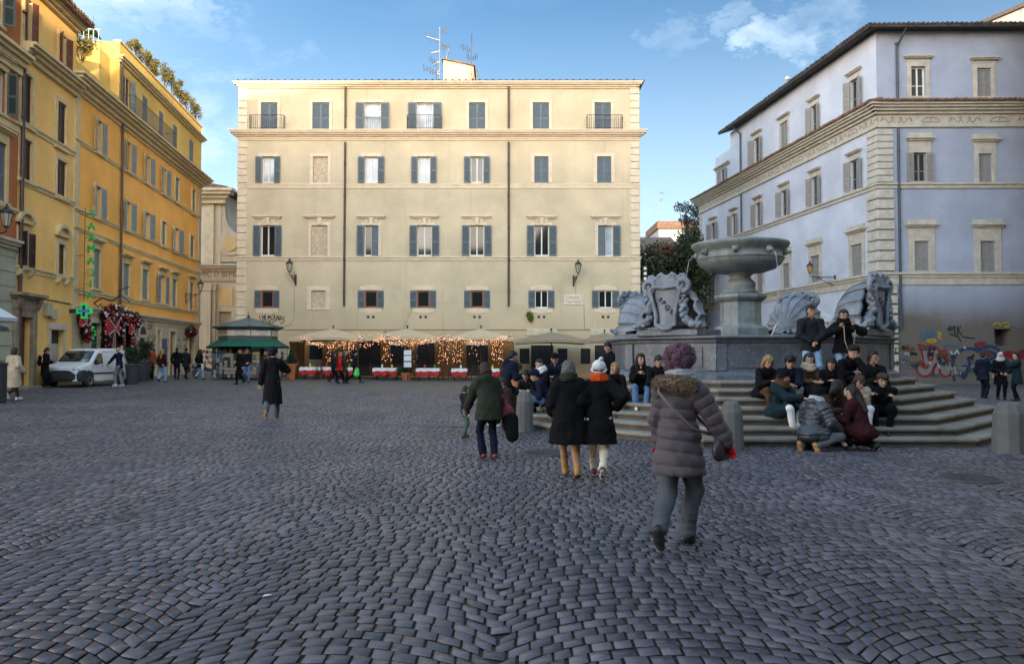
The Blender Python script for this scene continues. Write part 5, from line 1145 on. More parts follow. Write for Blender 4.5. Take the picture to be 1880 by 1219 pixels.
def person(label, x, y, rz, H=1.7, z=None, hip=None, hipoff=(0, 0), lean=0, side=0, twist=0, head=(0, 0), feet=None, hands=None, elb=None, hand_dir=None,
           top='jacket', topc='black', thick=.022, hem=None, hemr=None, quilt=0, collar=True, bottomc='denim', flare=1.0, skirt=False, shoe='black', sole='b', shoeh=.0, boot=False,
           hair='short', hairc='dark', hat=None, hatc='black', scarf=None, fur=None, hood=None, skin='fair', glove=None, group=None, vox=None, kneel=None, female=False, wide=1.0, bag=None, legw=1.0):
    PN[0] += 1; rng = np.random.default_rng(PN[0] * 17 + 3); s = H / 1.7; DIST = math.hypot(x, y)
    if z is None: z = float(gz(x, y))
    if vox is None: vox = .0095 if DIST < 13 else .0125 if DIST < 20 else .017 if DIST < 32 else .024
    root = thing('person', label, 'person', (x, y, z), R(rz), group)
    hip = .93 * s if hip is None else hip; X = V3(1, 0, 0)
    P = V3(hipoff[0], hipoff[1], hip); lr_, sr = R(lean), R(side); up = unit((math.sin(sr), math.sin(lr_) * math.cos(sr), math.cos(lr_) * math.cos(sr)))
    tw = R(twist); rt = unit(np.cross(V3(-math.sin(tw), math.cos(tw), 0), up)); fw = np.cross(up, rt)
    N = P + up * .53 * s; SW = (.155 if female else .175) * s
    S = {1: N - up * .065 * s + rt * SW, -1: N - up * .065 * s - rt * SW}
    HC = N + (up * .55 + V3(0, 0, .45)) * .165 * s + fw * .025 * s
    hy, hp = R(head[0]) + tw, R(head[1]); hf = V3(-math.sin(hy) * math.cos(hp), math.cos(hy) * math.cos(hp), -math.sin(hp)); hr = unit(np.cross(hf, V3(0, 0, 1))); hu = np.cross(hr, hf); ROT = np.stack([hr, hf, hu])
    def hd(a, b, c): return HC + hr * a * s + hf * b * s + hu * c * s
    J = {}
    feet = feet or {-1: (-.09, .06, .08, 0, 0), 1: (.09, -.04, .08, 0, 0)}
    for k in (-1, 1):
        hj = P + X * k * .088 * s - V3(0, 0, .03 * s); ft = feet[k]; kh = (kneel or {}).get(k, (k * .15, 1, .1))
        kn, an = ik(hj, ft[:3], .43 * s, .42 * s, kh); J[k] = (hj, kn, an, R(ft[3]), R(ft[4]))
    hands = hands or {}; elb = elb or {}; hand_dir = hand_dir or {}; A = {}
    for k in (-1, 1):
        t = hands.get(k, tuple(S[k] + rt * k * .07 * s + fw * (.05 * s) - V3(0, 0, .5 * s)))
        el, wr = ik(S[k], t, .285 * s, .255 * s, elb.get(k, tuple(rt * k * .45 - fw * .7 - V3(0, 0, .5)))); A[k] = (S[k], el, wr)
    # ---- body: one continuous skin
    b = Sdf(); kk = .025 * s
    b.ell(HC + hu * .022 * s, (.077 * s, .096 * s, .10 * s), kk, ROT); b.ell(hd(0, .022, -.055), (.058 * s, .068 * s, .062 * s), .03 * s, ROT); b.ell(hd(0, .075, -.095), (.024 * s, .022 * s, .02 * s), .025 * s, ROT)
    b.cap(hd(0, .094, .005), hd(0, .112, -.028), .009 * s, .015 * s, .014 * s); b.cap(hd(-.045, .078, .03), hd(.045, .078, .03), .013 * s, .013 * s, .018 * s)
    for k in (-1, 1): b.ell(hd(k * .034, .104, .006), (.016 * s, .013 * s, .009 * s), .004, ROT, sub=True); b.ell(hd(k * .079, -.005, -.012), (.012 * s, .022 * s, .032 * s), .008 * s, ROT)
    b.cap(hd(0, .088, -.062), hd(0, .09, -.062), .018 * s, .018 * s, .012 * s, flat=(hu, .5))
    b.cap(N - up * .03 * s, HC - hu * .05 * s - hf * .012 * s, .056 * s, .05 * s, kk)
    b.cap(P, N - up * .12 * s, .105 * s, .12 * s, .06 * s, flat=(fw, .7)); b.cap(S[-1], S[1], .05 * s, .05 * s, .05 * s)
    for k in (-1, 1):
        hj, kn, an, fy, fp = J[k]; b.chain([hj, kn, an], [.072 * s, .048 * s, .034 * s], .03 * s)
        sh, el, wr = A[k]; b.chain([sh, el, wr], [.044 * s, .036 * s, .026 * s], .02 * s)
        fd = unit(np.array(hand_dir[k], float)) if k in hand_dir else unit(unit(wr - el) + V3(0, .1, -.25))
        sd = unit(np.cross(fd, V3(0, 0, 1)) if abs(fd[2]) < .8 else np.cross(fd, -fw * k)); pn = np.cross(sd, fd)
        palm = wr + fd * .05 * s; b.cap(wr, wr + fd * .08 * s, .028 * s, .038 * s, .012, flat=(pn, .5))
        curl = -pn * (1 if pn[2] > 0 else -1)
        for i in range(4):
            q0 = wr + fd * .088 * s + sd * (i - 1.5) * .0195 * s; Lf = (.068, .078, .074, .058)[i] * s; r = max(.0088 * s, vox * .72)
            q1 = q0 + unit(fd + curl * .25) * Lf * .5; q2 = q1 + unit(fd * .55 + curl) * Lf * .5; b.chain([q0, q1, q2], [r, r, r * .85], .004)
        th = -k if sd @ rt * k > 0 else k
        q0 = wr + fd * .03 * s + sd * th * .028 * s; q1 = q0 + unit(fd * .7 + sd * th * .7 + curl * .3) * .045 * s; q2 = q1 + unit(fd + curl * .4) * .035 * s; b.chain([q0, q1, q2], [.013 * s, max(.011 * s, vox * .75), .009 * s], .008)
        J[k] = (hj, kn, an, fy, fp, fd)
    V, Q = b.mesh(vox); me = mesh_np('body', V, Q, smooth=True); o = link('body', me, [SKIN[skin], EYE, LIP, BROW, CL[glove] if glove else SKIN[skin]], root)
    C = V[Q].mean(1); mi = np.zeros(len(Q), np.int32)
    for k in (-1, 1):
        for (c, r, m_) in ((hd(k * .034, .088, .004), max(.0095, vox * .62 / s), 1), (hd(k * .038, .09, .034), .0085, 3), (hd(k * .024, .096, .034), .0085, 3)): mi[np.linalg.norm(C - c, axis=1) < r * s] = m_
        if glove: mi[np.linalg.norm(C - A[k][2] - J[k][5] * .09 * s, axis=1) < .12 * s] = 4
    for dx in (-.015, 0, .015): mi[np.linalg.norm(C - hd(dx, .1, -.062), axis=1) < .011 * s] = 2
    me.polygons.foreach_set('material_index', mi)
    # ---- clothes
    fold = lambda amp, f: (lambda V: amp * wobble(V, np.random.default_rng(PN[0]), f))
    t = Sdf(); th = thick; w = wide * s
    if not skirt or bottomc:
        leg = Sdf(); leg.ell(P - V3(0, 0, .02 * s), (.165 * w, .125 * w, .13 * s), .05)
        for k in (-1, 1):
            hj, kn, an = J[k][:3]; an2 = an + (kn - an) * (.22 if boot else .06); leg.cap(hj, kn, .095 * w * legw, .072 * s * legw, .045); leg.cap(kn, an2, .071 * s * legw, .054 * s * flare, .03)
        sdf_obj('trousers', leg, vox, CL[bottomc], root, lambda V: .0085 * wobble(V, np.random.default_rng(PN[0]), 24) + .003 * np.sin(V[:, 2] * 95 + 2.2 * wobble(V, np.random.default_rng(PN[0] + 1), 14)) * np.exp(-((V[:, 2] - (J[1][2][2] + .07)) / .16) ** 2) )
    fwd_flat = (fw, .70)
    t.cap(P + up * .06 * s, N - up * .13 * s, (.128 + th) * w, (.128 + th * .9) * w, .05, flat=fwd_flat); [t.cap(N - up * .05 * s + rt * q * .05 * s, S[q] - up * .02 * s - rt * q * .012 * s, .066 * s + th * .6, .047 * s + th * .8, .05) for q in (-1, 1)]
    t.cap(N - up * .07 * s, N - up * .005 * s, .085 * s + th * .6, .06 * s + th * .35, .04)
    for k in (-1, 1):
        sh, el, wr = A[k]; t.chain([sh, el, el + (wr - el) * .93], [.058 * s + th, .05 * s + th * .9, .037 * s + th * .8], .03)
    cut = None
    if hem is not None and kneel is None and hip > .7 * s:
        hr_ = hemr or .2 * s; t.cap(P + up * .02 * s, V3(P[0], P[1] * .8, hem + .02), (.15 + th) * w, hr_, .06, flat=(fw, .78)); cut = lambda X, Y, Z: (hem - Z) + 0 * X + 0 * Y
    elif hem is not None:                                   # seated or kneeling: the skirts of the coat lie over the thighs
        for k in (-1, 1): hj, kn, an = J[k][:3]; t.cap(hj, hj + (kn - hj) * hem, .1 * s + th, .1 * s + th * .6, .07)
        t.ell(P - V3(0, .05 * s, .03), (.2 * w, .17 * s, .14 * s), .06)
    else:
        t.cap(P + up * .05 * s, P - up * .03 * s, (.142 + th) * w, (.155 + th * .9) * w, .05, flat=(fw, .76))
        if hip > .7 * s: zc = P[2] - .12 * s; cut = lambda X, Y, Z: (zc - Z) + 0 * X + 0 * Y
    if collar: ring(t, N + up * .012 * s - fw * .008 * s, unit(up + fw * .25), rt, fw, .074 * s, .017 * s + th * .2)
    t.cap(N + fw * .085 * s + up * .05 * s, N + fw * .125 * s - up * .06 * s, .04 * s, .022 * s, .01, sub=True) if not scarf else None
    if hood: t.ell(N - fw * .1 * s - up * .01 * s, (.115 * s, .06 * s, .085 * s), .05, np.stack([rt, fw, up])); 
    def tdisp(V):
        d = .007 * wobble(V, np.random.default_rng(PN[0] + 5), 20) + .004 * wobble(V, np.random.default_rng(PN[0] + 9), 55)
        if quilt:
            q = np.abs(np.sin((V[:, 2] + .02 * wobble(V, np.random.default_rng(1), 9)) * PI / quilt)); dd = .017 * (q ** .5 - .55)
            arm = np.zeros(len(V)); best = np.full(len(V), 1e9)
            for k in (-1, 1):
                for (a, e, off) in ((A[k][0], A[k][1], 0), (A[k][1], A[k][2], .285 * s)):
                    D = e - a; L = np.linalg.norm(D); u = np.clip((V - a) @ D / L, 0, L); r = np.linalg.norm(V - a - u[:, None] * D / L, axis=1); m = (r < best); best = np.where(m, r, best); arm = np.where(m, u + off, arm)
            inarm = best < .085 * s + th; rad = np.abs((V - P) @ rt) > SW * .98; qa = np.abs(np.sin(arm * PI / (quilt * .85))); dd = np.where(inarm & rad, .014 * (qa ** .5 - .55), dd); d = d * .85 + dd
        return d
    tm = CL[topc] if isinstance(topc, str) else topc
    sdf_obj('coat' if hem is not None else top, t, vox, tm, root, tdisp, cut)
    # ---- shoes
    for k in (-1, 1):
        hj, kn, an, fy, fp, _ = J[k]; f = V3(-math.sin(fy), math.cos(fy), 0); fdir = unit(f * math.cos(fp) - V3(0, 0, 1) * math.sin(fp)); fup = unit(np.cross(np.cross(f, V3(0, 0, 1)), fdir)); sdv = np.cross(fdir, fup)
        hl = an - fdir * .045 * s - fup * .038 * s; ml = an + fdir * .07 * s - fup * .042 * s; tl = an + fdir * .15 * s - fup * .05 * s
        q = Sdf(); q.chain([hl, ml, tl], [.038 * s, .041 * s, .031 * s], .03); q.cap(an - fdir * .02 * s - fup * .02, an + unit(kn - an) * (.13 if boot else .03 + shoeh) * s, .044 * s, (.058 if boot else .042) * s, .03)
        sh_ = sdf_obj('shoe', q, min(vox, .013), SHOE[shoe], root)
        q = Sdf(); pts = [p - fup * .026 * s for p in (hl, ml, tl)]; q.chain(pts, [.039 * s, .044 * s, .034 * s], .02, flat=(fup, .38)); sdf_obj('sole', q, min(vox, .012), SOLE[sole], sh_)
    # ---- hair and headgear
    def face_cut(d0=.05, z1=.055):
        def f(X, Y, Z):
            a = (X - HC[0]) * hf[0] + (Y - HC[1]) * hf[1] + (Z - HC[2]) * hf[2]; c = (X - HC[0]) * hu[0] + (Y - HC[1]) * hu[1] + (Z - HC[2]) * hu[2]
            e = (X - HC[0]) * hr[0] + (Y - HC[1]) * hr[1] + (Z - HC[2]) * hr[2]; e = .007 * np.sin(e * 120 + PN[0]) + .005 * np.sin(e * 47 + 2 * PN[0])
            return np.minimum(a + e - (d0 - .02) * s - np.maximum(c, -.04) * .35, (z1 * s + e * 1.6 - c))
        return f
    if hair != 'none':
        g = Sdf()
        if hair == 'curly':
            g.ell(hd(0, -.015, .05), (.108 * s, .118 * s, .105 * s), .03, ROT); g.ell(hd(0, -.06, -.02), (.085 * s, .06 * s, .07 * s), .04, ROT)
            for _ in range(170):
                v = unit(rng.normal(size=3)); v[2] = abs(v[2]) * 1.1 - .25; v = unit(v)
                if v[1] > .62 and v[2] < .45: continue
                q_ = rng.uniform(.82, 1.2); g.ell(hd(v[0] * .105 * q_, v[1] * .115 * q_ - .015, .04 + v[2] * .10 * q_), (.021 * s * rng.uniform(.5, 1.1),) * 3, .006)
        else:
            big = .012 if hair in ('short',) else .016
            g.ell(HC + hu * .03 * s - hf * .006 * s, ((.079 + big) * s, (.097 + big) * s, (.1 + big * 1.2) * s), .02, ROT); g.ell(hd(0, -.05, -.03), (.075 * s, .055 * s, .06 * s), .03, ROT)
            if hair in ('bob',): g.ell(hd(0, -.035, -.05), (.1 * s, .08 * s, .09 * s), .04, ROT)
            if hair == 'mop': g.ell(hd(0, .01, .075), (.098 * s, .112 * s, .07 * s), .03, ROT); g.ell(hd(0, .085, .07), (.07 * s, .03 * s, .03 * s), .03, ROT)
        g_cut = face_cut(.045 if hair != 'short' else .03, .06 if hair != 'mop' else .045)
        if hair in ('long', 'bun', 'pony'):
            if hair == 'long':
                bk = N - fw * (.10 * s + th) - up * (.2 * s)
                g.chain([hd(0, -.07, .0), hd(0, -.095, -.1), bk], [.085 * s, .09 * s, .055 * s], .05, flat=(fw, .55))
                for k in (-1, 1): g.chain([hd(k * .075, -.01, .01), hd(k * .088, .015, -.1), N + rt * k * .1 * s + fw * (.05 * s + th) - up * .1 * s], [.035 * s, .036 * s, .025 * s], .03)
            if hair == 'bun': g.ell(hd(0, -.12, .03), (.05 * s,) * 3, .02)
            if hair == 'pony': g.chain([hd(0, -.1, .03), hd(0, -.14, -.05), hd(0, -.13, -.18)], [.035 * s, .035 * s, .018 * s], .02)
        sdf_obj('hair', g, vox, HAIRC[hairc], root, lambda V: (.009 if hair == 'curly' else .003) * wobble(V, np.random.default_rng(5), 110 if hair == 'curly' else 75) + (0 if hair == 'curly' else .0045) * np.sin(np.arctan2((V - HC) @ hr, (V - HC) @ hf + .02) * 31 + 2 * wobble(V, np.random.default_rng(PN[0]), 16)), g_cut)
        if hair == 'curly':
            ho = root.children[-1]; ho = [c for c in root.children if c.name.startswith('hair')][-1]; n0 = len(ho.data.vertices); hv = np.zeros(n0 * 3, np.float32); ho.data.vertices.foreach_get('co', hv); hv = hv.reshape(-1, 3); rgh = np.random.default_rng(8); n = 9000; p0 = hv[rgh.integers(0, n0, n)]
            d = p0 - HC; d = d / np.linalg.norm(d, axis=1, keepdims=True) + rgh.normal(size=(n, 3)) * .8; d /= np.linalg.norm(d, axis=1, keepdims=True); e = np.cross(d, rgh.normal(size=(n, 3))); e /= np.linalg.norm(e, axis=1, keepdims=True); L_ = rgh.uniform(.015, .05, (n, 1)); p1 = p0 + d * L_ * .6; p2 = p1 + (d * .2 + e) * L_ * .6; sd_ = np.cross(d, e) * .0022
            W_ = np.stack([p0 - sd_, p0 + sd_, p1 + sd_, p1 - sd_, p1 - sd_, p1 + sd_, p2 + sd_ * .6, p2 - sd_ * .6], 1).reshape(-1, 3); link('curls', mesh_np('curls', W_, np.arange(8 * n).reshape(-1, 4)), HAIRC[hairc], ho)
    if hat == 'beanie':
        g = Sdf(); g.ell(HC + hu * .055 * s - hf * .012 * s, (.106 * s, .123 * s, .112 * s), .02, ROT); hcut = lambda X, Y, Z: (.0 * s - ((X - HC[0]) * hu[0] + (Y - HC[1]) * hu[1] + (Z - HC[2]) * hu[2])) + .42 * ((X - HC[0]) * hf[0] + (Y - HC[1]) * hf[1] + (Z - HC[2]) * hf[2])
        h_ = sdf_obj('beanie', g, vox, CL[hatc], root, lambda V: .0035 * np.sin(np.arctan2((V - HC) @ hr, (V - HC) @ hf) * 36), hcut)
        g = Sdf(); ring(g, HC + hu * .012 * s - hf * .012 * s, unit(hu - hf * .42), hr, hf, .105 * s, .021 * s); sdf_obj('cuff', g, vox, CL[hatc], h_)
        if hatc == 'white': g = Sdf(); g.ell(hd(.03, -.05, .175), (.038 * s,) * 3, .01); sdf_obj('pompom', g, vox, CL['white'], h_, lambda V: .006 * wobble(V, rng, 130))
    if hat == 'cap':
        g = Sdf(); g.ell(HC + hu * .06 * s, (.096 * s, .112 * s, .08 * s), .02, ROT); g.cap(hd(-.03, .1, .06), hd(.03, .1, .06), .06 * s, .06 * s, .02, flat=(hu, .15)); sdf_obj('cap', g, vox, CL[hatc], root, None, lambda X, Y, Z: (.04 * s - ((X - HC[0]) * hu[0] + (Y - HC[1]) * hu[1] + (Z - HC[2]) * hu[2])))
    if scarf:
        g = Sdf(); ring(g, N + up * .07 * s + fw * .008 * s, unit(up + fw * .15), rt, fw, .092 * s, .046 * s); ring(g, N + up * .015 * s + fw * .012 * s, unit(up + fw * .2), rt, fw, .112 * s, .042 * s)
        sdf_obj('scarf', g, vox, CL[scarf], root, lambda V: .006 * np.sin(V[:, 2] * 190 + np.arctan2((V - N) @ rt, (V - N) @ fw) * 2) + .005 * wobble(V, rng, 30))
    if fur:
        g = Sdf(); pts = []
        for q in np.linspace(-2.6, 2.6, 22): pts.append(N - fw * (.085 * s + .06 * s * math.cos(q)) * 1.0 + rt * .15 * s * math.sin(q) - up * (.005 * s) + fw * (.10 * s if abs(q) > 1.9 else 0) - up * .05 * s * (1 - math.cos(q)) * .5)
        g.chain(pts, [.05 * s] * len(pts), .02); V, Q = g.mesh(.014); Nn = normals(V, Q)
        f_ = link('fur_trim', mesh_np('fur_trim', V, Q, smooth=True), fur, root); rgf = np.random.default_rng(4); n = 5200; ii = rgf.integers(0, len(V), n)
        p0 = V[ii] + rgf.normal(size=(n, 3)) * .004; d = Nn[ii] + rgf.normal(size=(n, 3)) * .55; d /= np.linalg.norm(d, axis=1, keepdims=True); sdv = np.cross(d, rgf.normal(size=(n, 3))); sdv /= np.linalg.norm(sdv, axis=1, keepdims=True)
        W = np.stack([p0 - sdv * .0032, p0 + sdv * .0032, p0 + d * rgf.uniform(.018, .042, (n, 1))], 1).reshape(-1, 3); link('hairs', mesh_np('hairs', W, None, np.arange(3 * n).reshape(-1, 3)), fur, f_)
    root['_k'] = PN[0]; del root['_k']
    return dict(root=root, N=N, P=P, S=S, A=A, J=J, HC=HC, up=up, rt=rt, fw=fw, hd=hd, s=s)
def ring(g, c, ax, a, b, R0, r0, n=14):
    a = unit(np.cross(ax, np.cross(a, ax))); b = np.cross(ax, a); pts = [c + (a * math.cos(q) + b * math.sin(q)) * R0 for q in np.linspace(0, 2 * PI, n)]; g.chain(pts, [r0] * n, .012)
def W(pd, p):
    """person-local point to world"""
    return pd['root'].matrix_basis @ Vector(p) if False else (Matrix.Translation(pd['root'].location) @ Matrix.Rotation(pd['root'].rotation_euler.z, 4, 'Z')) @ Vector(tuple(p))
def walk(stride=.28, lift=35, lead=1, s=1.0, w=.075):
    """feet of a walker: lead foot ahead and flat, rear foot rolling onto its toes"""
    return {lead: (lead * w, stride * s, .08 * s, 0, -6), -lead: (-lead * w, -stride * 1.15 * s, .135 * s + .002 * lift, 0, lift)}
def free_obj(pd, name, sdf, vox, mat, label, cat, disp=None, group=None):
    """something carried: built in the person's frame but a thing of its own"""
    V, Q = sdf.mesh(vox)
    if disp is not None: V = V + normals(V, Q) * disp(V)[:, None]
    c = V.mean(0); c[2] = V[:, 2].min(); o = link(name, mesh_np(name, V - c, Q, smooth=True), mat); w = W(pd, c); o.location = w; o.rotation_euler = (0, 0, pd['root'].rotation_euler.z)
    return tag(o, label, cat, group)
# ---------------------------------------------------------------- who is in the square
def G(px, py): p = gnd(px, py); return p.x, p.y
FUR = M('fawn fur trim', (.20, .145, .095), .9, .35, 60)
PUFF = M('mauve quilted nylon', (.048, .035, .040), .62, .12, 8, bump=.3, bscale=90, spec=.4, sheen=.2)
PUFFB = M('dark blue grey quilted nylon', (.03, .036, .045), .38, .15, 8, bump=.2, bscale=60, spec=.5)
# --- walkers in front
x, y = G(1247, 1000)
p = person('woman with curly pink hair walking away in a quilted plum parka with fur hood', x, y, -36, 1.63, lean=3, feet={1: (.03, .08, .082, 0, 0), -1: (.0, -.40, .20, 6, 52)}, head=(-14, 6), top='parka', topc=PUFF, thick=.038, hem=.62, hemr=.235, quilt=.098,
           hands={1: (.44, .16, .78), -1: (-.24, .12, .84)}, elb={1: (.8, -.5, -.3), -1: (-.8, -.5, -.2)}, bottomc='greyjeans', flare=1.35, legw=1.14, shoeh=.03, shoe='black', sole='b', hair='curly', hairc='pink', scarf='palegrey', fur=FUR, hood=True, glove='red', female=True, wide=1.03, group=None, vox=.009)
s = Sdf(); a = p['A'][1][2]; bc = V3(.33, .17, .86); s.cap(bc - V3(0, .09, .03), bc + V3(0, .09, -.03), .1, .1, .03, flat=((1, 0, 0), .5)); s.cap(bc - V3(0, .08, -.02), bc + V3(0, .08, .02), .07, .07, .02, flat=((1, 0, 0), .6))
bag = free_obj(p, 'shoulder_bag', s, .012, M('grey brown leather bag', (.03, .026, .03), .45, .3), 'small grey shoulder bag worn crosswise on the hip of the woman in the plum parka', 'bag')
mb = MB(); Wl = bag.matrix_basis if False else None
pts = [W(p, q) for q in ((.31, .2, .93), (.20, -.165, 1.02), (.05, -.20, 1.17), (-.10, -.185, 1.32), (-.14, -.06, 1.425), (-.1, .08, 1.36), (.1, .17, 1.1), (.27, .19, .93))]
loc = bag.location; rotI = Matrix.Rotation(-bag.rotation_euler.z, 4, 'Z'); pts = [rotI @ (q - loc) for q in pts]; mb.tube(smooth_pts := [Vector(v) for v in pts], .014, 6); mb.build('strap', M('mauve strap', (.10, .075, .085), .6, .1), bag, smooth=True)
x, y = G(1044, 877); COUPLE = None
person('short grey haired woman in a long black padded coat with tan ankle boots walking away', x, y, 4, 1.5, feet={-1: (-.02, .16, .085, -18, -5), 1: (.10, -.10, .10, -6, 12)}, head=(0, 0), topc='black', thick=.05, hem=.46, hemr=.27, quilt=0, bottomc='skinny', shoe='tan', sole='b', boot=True, hair='bob', hairc='grey', scarf='olive', hands={-1: (-.2, .2, .86), 1: (.24, .16, .86)}, female=True, wide=1.2, vox=.011)
x, y = G(1100, 877)
person('woman in a white bobble hat, orange scarf and black coat walking arm in arm', x, y, -6, 1.49, lean=2, feet={-1: (-.07, .16, .085, 0, -5), 1: (.04, -.24, .15, 0, 42)}, topc='black', thick=.04, hem=.46, hemr=.24, bottomc='cream', shoe='maroon', sole='w', hair='bob', hairc='brown', hat='beanie', hatc='white', scarf='orange', hands={1: (.24, .05, .92), -1: (-.24, .1, .9)}, elb={1: (.8, -.5, -.3)}, hand_dir={1: (-.6, -.2, .8)}, female=True, wide=1.1, vox=.011)
x, y = G(897, 843)
p = person('woman in an olive hooded jacket bending towards a toddler', x, y, 22, 1.48, lean=16, feet={-1: (-.07, .05, .085, 0, 0), 1: (.07, -.07, .085, 0, 8)}, head=(10, 18), topc='olive', thick=.045, hem=.62, hemr=.22, bottomc='navy', flare=1.35, shoe='maroon', hair='bob', hairc='brown', hood=True, hands={-1: (-.28, .34, .72), 1: (.3, .1, .72)}, female=True, wide=1.12, vox=.012)
s = Sdf(); s.cap(V3(.36, .0, .52), V3(.33, .02, .74), .13, .10, .05, flat=((.3, 1, 0), .6)); s.cap(V3(.24, .02, .98), V3(.33, .0, .75), .03, .03, .03)
free_obj(p, 'backpack', s, .014, M('red and navy bag cloth', (.16, .012, .03), .7, .9, 5), 'red and blue bag hanging from the arm of the woman in the olive jacket', 'bag')
s = Sdf(); s.cap(V3(.36, -.1, .36), V3(.36, -.02, .6), .10, .13, .05, flat=((.3, 1, 0), .5)); free_obj(p, 'shopping_bag', s, .014, CL['black'], 'black carrier bag hanging below the red and blue bag', 'bag')
x, y = G(853, 803)
person('toddler in a navy top and green trousers standing beside the woman in the olive jacket', x, y, -60, .98, feet={-1: (-.07, .04, .05, 0, 0), 1: (.07, -.06, .05, 0, 6)}, head=(0, 10), topc='navy', thick=.025, bottomc='green', shoe='brown', hair='short', hairc='brown', hands={1: (.13, .02, .42), -1: (-.12, .1, .5)}, vox=.0125)
x, y = G(500, 768)
person('man in a long black overcoat and dark cap walking away across the square', x, y, 8, 1.72, feet={1: (.08, .12, .082, 0, 0), -1: (-.09, -.34, .20, 0, 68)}, head=(-25, 3), topc='black', thick=.035, hem=.36, hemr=.25, bottomc='greyjeans', flare=1.2, shoe='black', sole='t', hair='short', hairc='black', hat='beanie', hatc='navy', hands={1: (.16, .3, 1.22), -1: (-.3, -.02, .82)}, elb={1: (.9, -.3, -.5)}, vox=.013)
# --- left side
x, y = G(24, 735)
person('woman in a cream coat walking away at the left edge', x, y, -18, 1.64, feet=walk(.22, 48, -1), topc='beige', thick=.05, hem=.42, hemr=.27, bottomc='brown', shoe='white', sole='w', hair='bob', hairc='brown', female=True, wide=1.15, hands={1: (.3, .12, .95)})
x, y = G(82, 712)
p = person('woman in black looking at her phone in front of the white van', x, y, -75, 1.66, head=(0, 28), lean=4, topc='black', thick=.04, hem=.5, hemr=.2, bottomc='black', flare=1.3, hair='bob', hairc='brown', hands={1: (.08, .3, 1.1), -1: (-.08, .3, 1.1)}, female=True)
s = Sdf(); s.cap(V3(0, -.22, 1.05), V3(0, -.2, 1.28), .13, .12, .05, flat=((0, 1, 0), .6)); free_obj(p, 'backpack', s, .02, CL['black'], 'black backpack on the woman standing in front of the van', 'bag')
x, y = -18.0, 35.0
person('bald man in a navy jacket and grey trousers leaning against the van side', x, y, 78, 1.74, lean=6, head=(0, 8), topc='navy', thick=.025, bottomc='grey', shoe='white', sole='w', hair='none', skin='red', hands={-1: (-.15, .5, 1.0), 1: (.2, .3, .9)}, feet={-1: (-.1, .1, .08, 0, 0), 1: (.1, -.08, .08, 0, 0)})
left = [(279, 697, 172, 'woman in a rust jacket, red scarf and purple hat by the planter', dict(topc='rust', bottomc='black', hat='beanie', hatc='purple', scarf='red', hair='bob', female=True, skirt=True, hem=.72, hemr=.2)),
        (297, 702, -14, 'long haired blonde woman in a maroon jacket and pale jeans', dict(topc='maroon', bottomc='lightdenim', hair='long', hairc='blond', female=True, flare=1.3, feet=walk(.16, 25, 1))),
        (324, 696, 8, 'person in a black jacket and dark jeans, left of the pair by the orange door', dict(topc='black', bottomc='navy', hair='short', hairc='black', hood=True)),
        (341, 696, -10, 'person in a dark teal jacket, right of the pair by the orange door', dict(topc='charcoal', bottomc='teal', hair='short', hairc='black', hem=.7, hemr=.2, feet=walk(.18, 25, -1))),
        (366, 697, -28, 'long haired woman in black with pale jeans passing the end of the orange house', dict(topc='black', bottomc='lightdenim', hair='long', hairc='black', female=True, hem=.72, hemr=.19, feet=walk(.18, 30, 1))),
        (441, 706, 150, 'man in black with an orange face mask walking past the newspaper kiosk', dict(topc='black', bottomc='black', hair='short', hat='cap', thick=.035, feet=walk(.14, 20, 1))),
        (453, 702, -160, 'man in a dark jacket and blue jeans looking at his phone beside the kiosk', dict(topc='black', bottomc='denim', hair='short', hairc='brown', head=(0, 20), hands={1: (.06, .3, 1.08), -1: (-.06, .3, 1.08)}, feet=walk(.2, 18, -1)))]
lp = {}
for px, py, rz, lab, kw in left:
    x, y = G(px, py); kw.setdefault('H', 1.68 if kw.get('female') else 1.76); lp[px] = person(lab, x, y, rz, **kw)
s = Sdf(); s.cap(V3(.25, .0, .62), V3(.25, .02, .86), .09, .1, .03, flat=((1, 0, 0), .35)); s.cap(V3(.25, 0, .9), V3(.2, 0, 1.35), .012, .012, .01); free_obj(lp[366], 'tote_bag', s, .018, CL['cream'], 'cream tote bag on the shoulder of the woman in black by the orange house', 'bag')
for px, py, rz, lab, kw in [(612, 704, -62, 'woman in dark trousers with a grey bag walking left of the red jacket', dict(topc='charcoal', bottomc='black', hair='bob', female=True, feet=walk(.2, 30, 1))),
        (624, 704, -70, 'person in a bright red jacket walking past the restaurant', dict(topc='red', thick=.05, hem=.7, hemr=.24, bottomc='black', hair='bob', hairc='blond', female=True, feet=walk(.2, 20, -1))),
        (633, 704, -75, 'grey haired man in a dark green coat beside the person in red', dict(topc='olive', bottomc='charcoal', hair='short', hairc='grey', hem=.6, hemr=.2)),
        (651, 704, -80, 'person in a navy jacket carrying a bright green bag past the restaurant', dict(topc='navy', bottomc='black', hair='none', hood=True, hat='beanie', hatc='navy', feet=walk(.34, 45, 1)))]:
    x, y = G(px, py); kw.setdefault('H', 1.62 if kw.get('female') else 1.72); lp[px] = person(lab, x, y, rz, **kw)
s = Sdf(); s.cap(V3(.2, .1, .5), V3(.2, .12, .72), .16, .13, .05, flat=((1, 0, 0), .6)); free_obj(lp[651], 'shopping_bag', s, .02, M('bright green plastic bag', (.06, .5, .06), .4, .15), 'bright green plastic bag carried past the restaurant tables', 'bag')
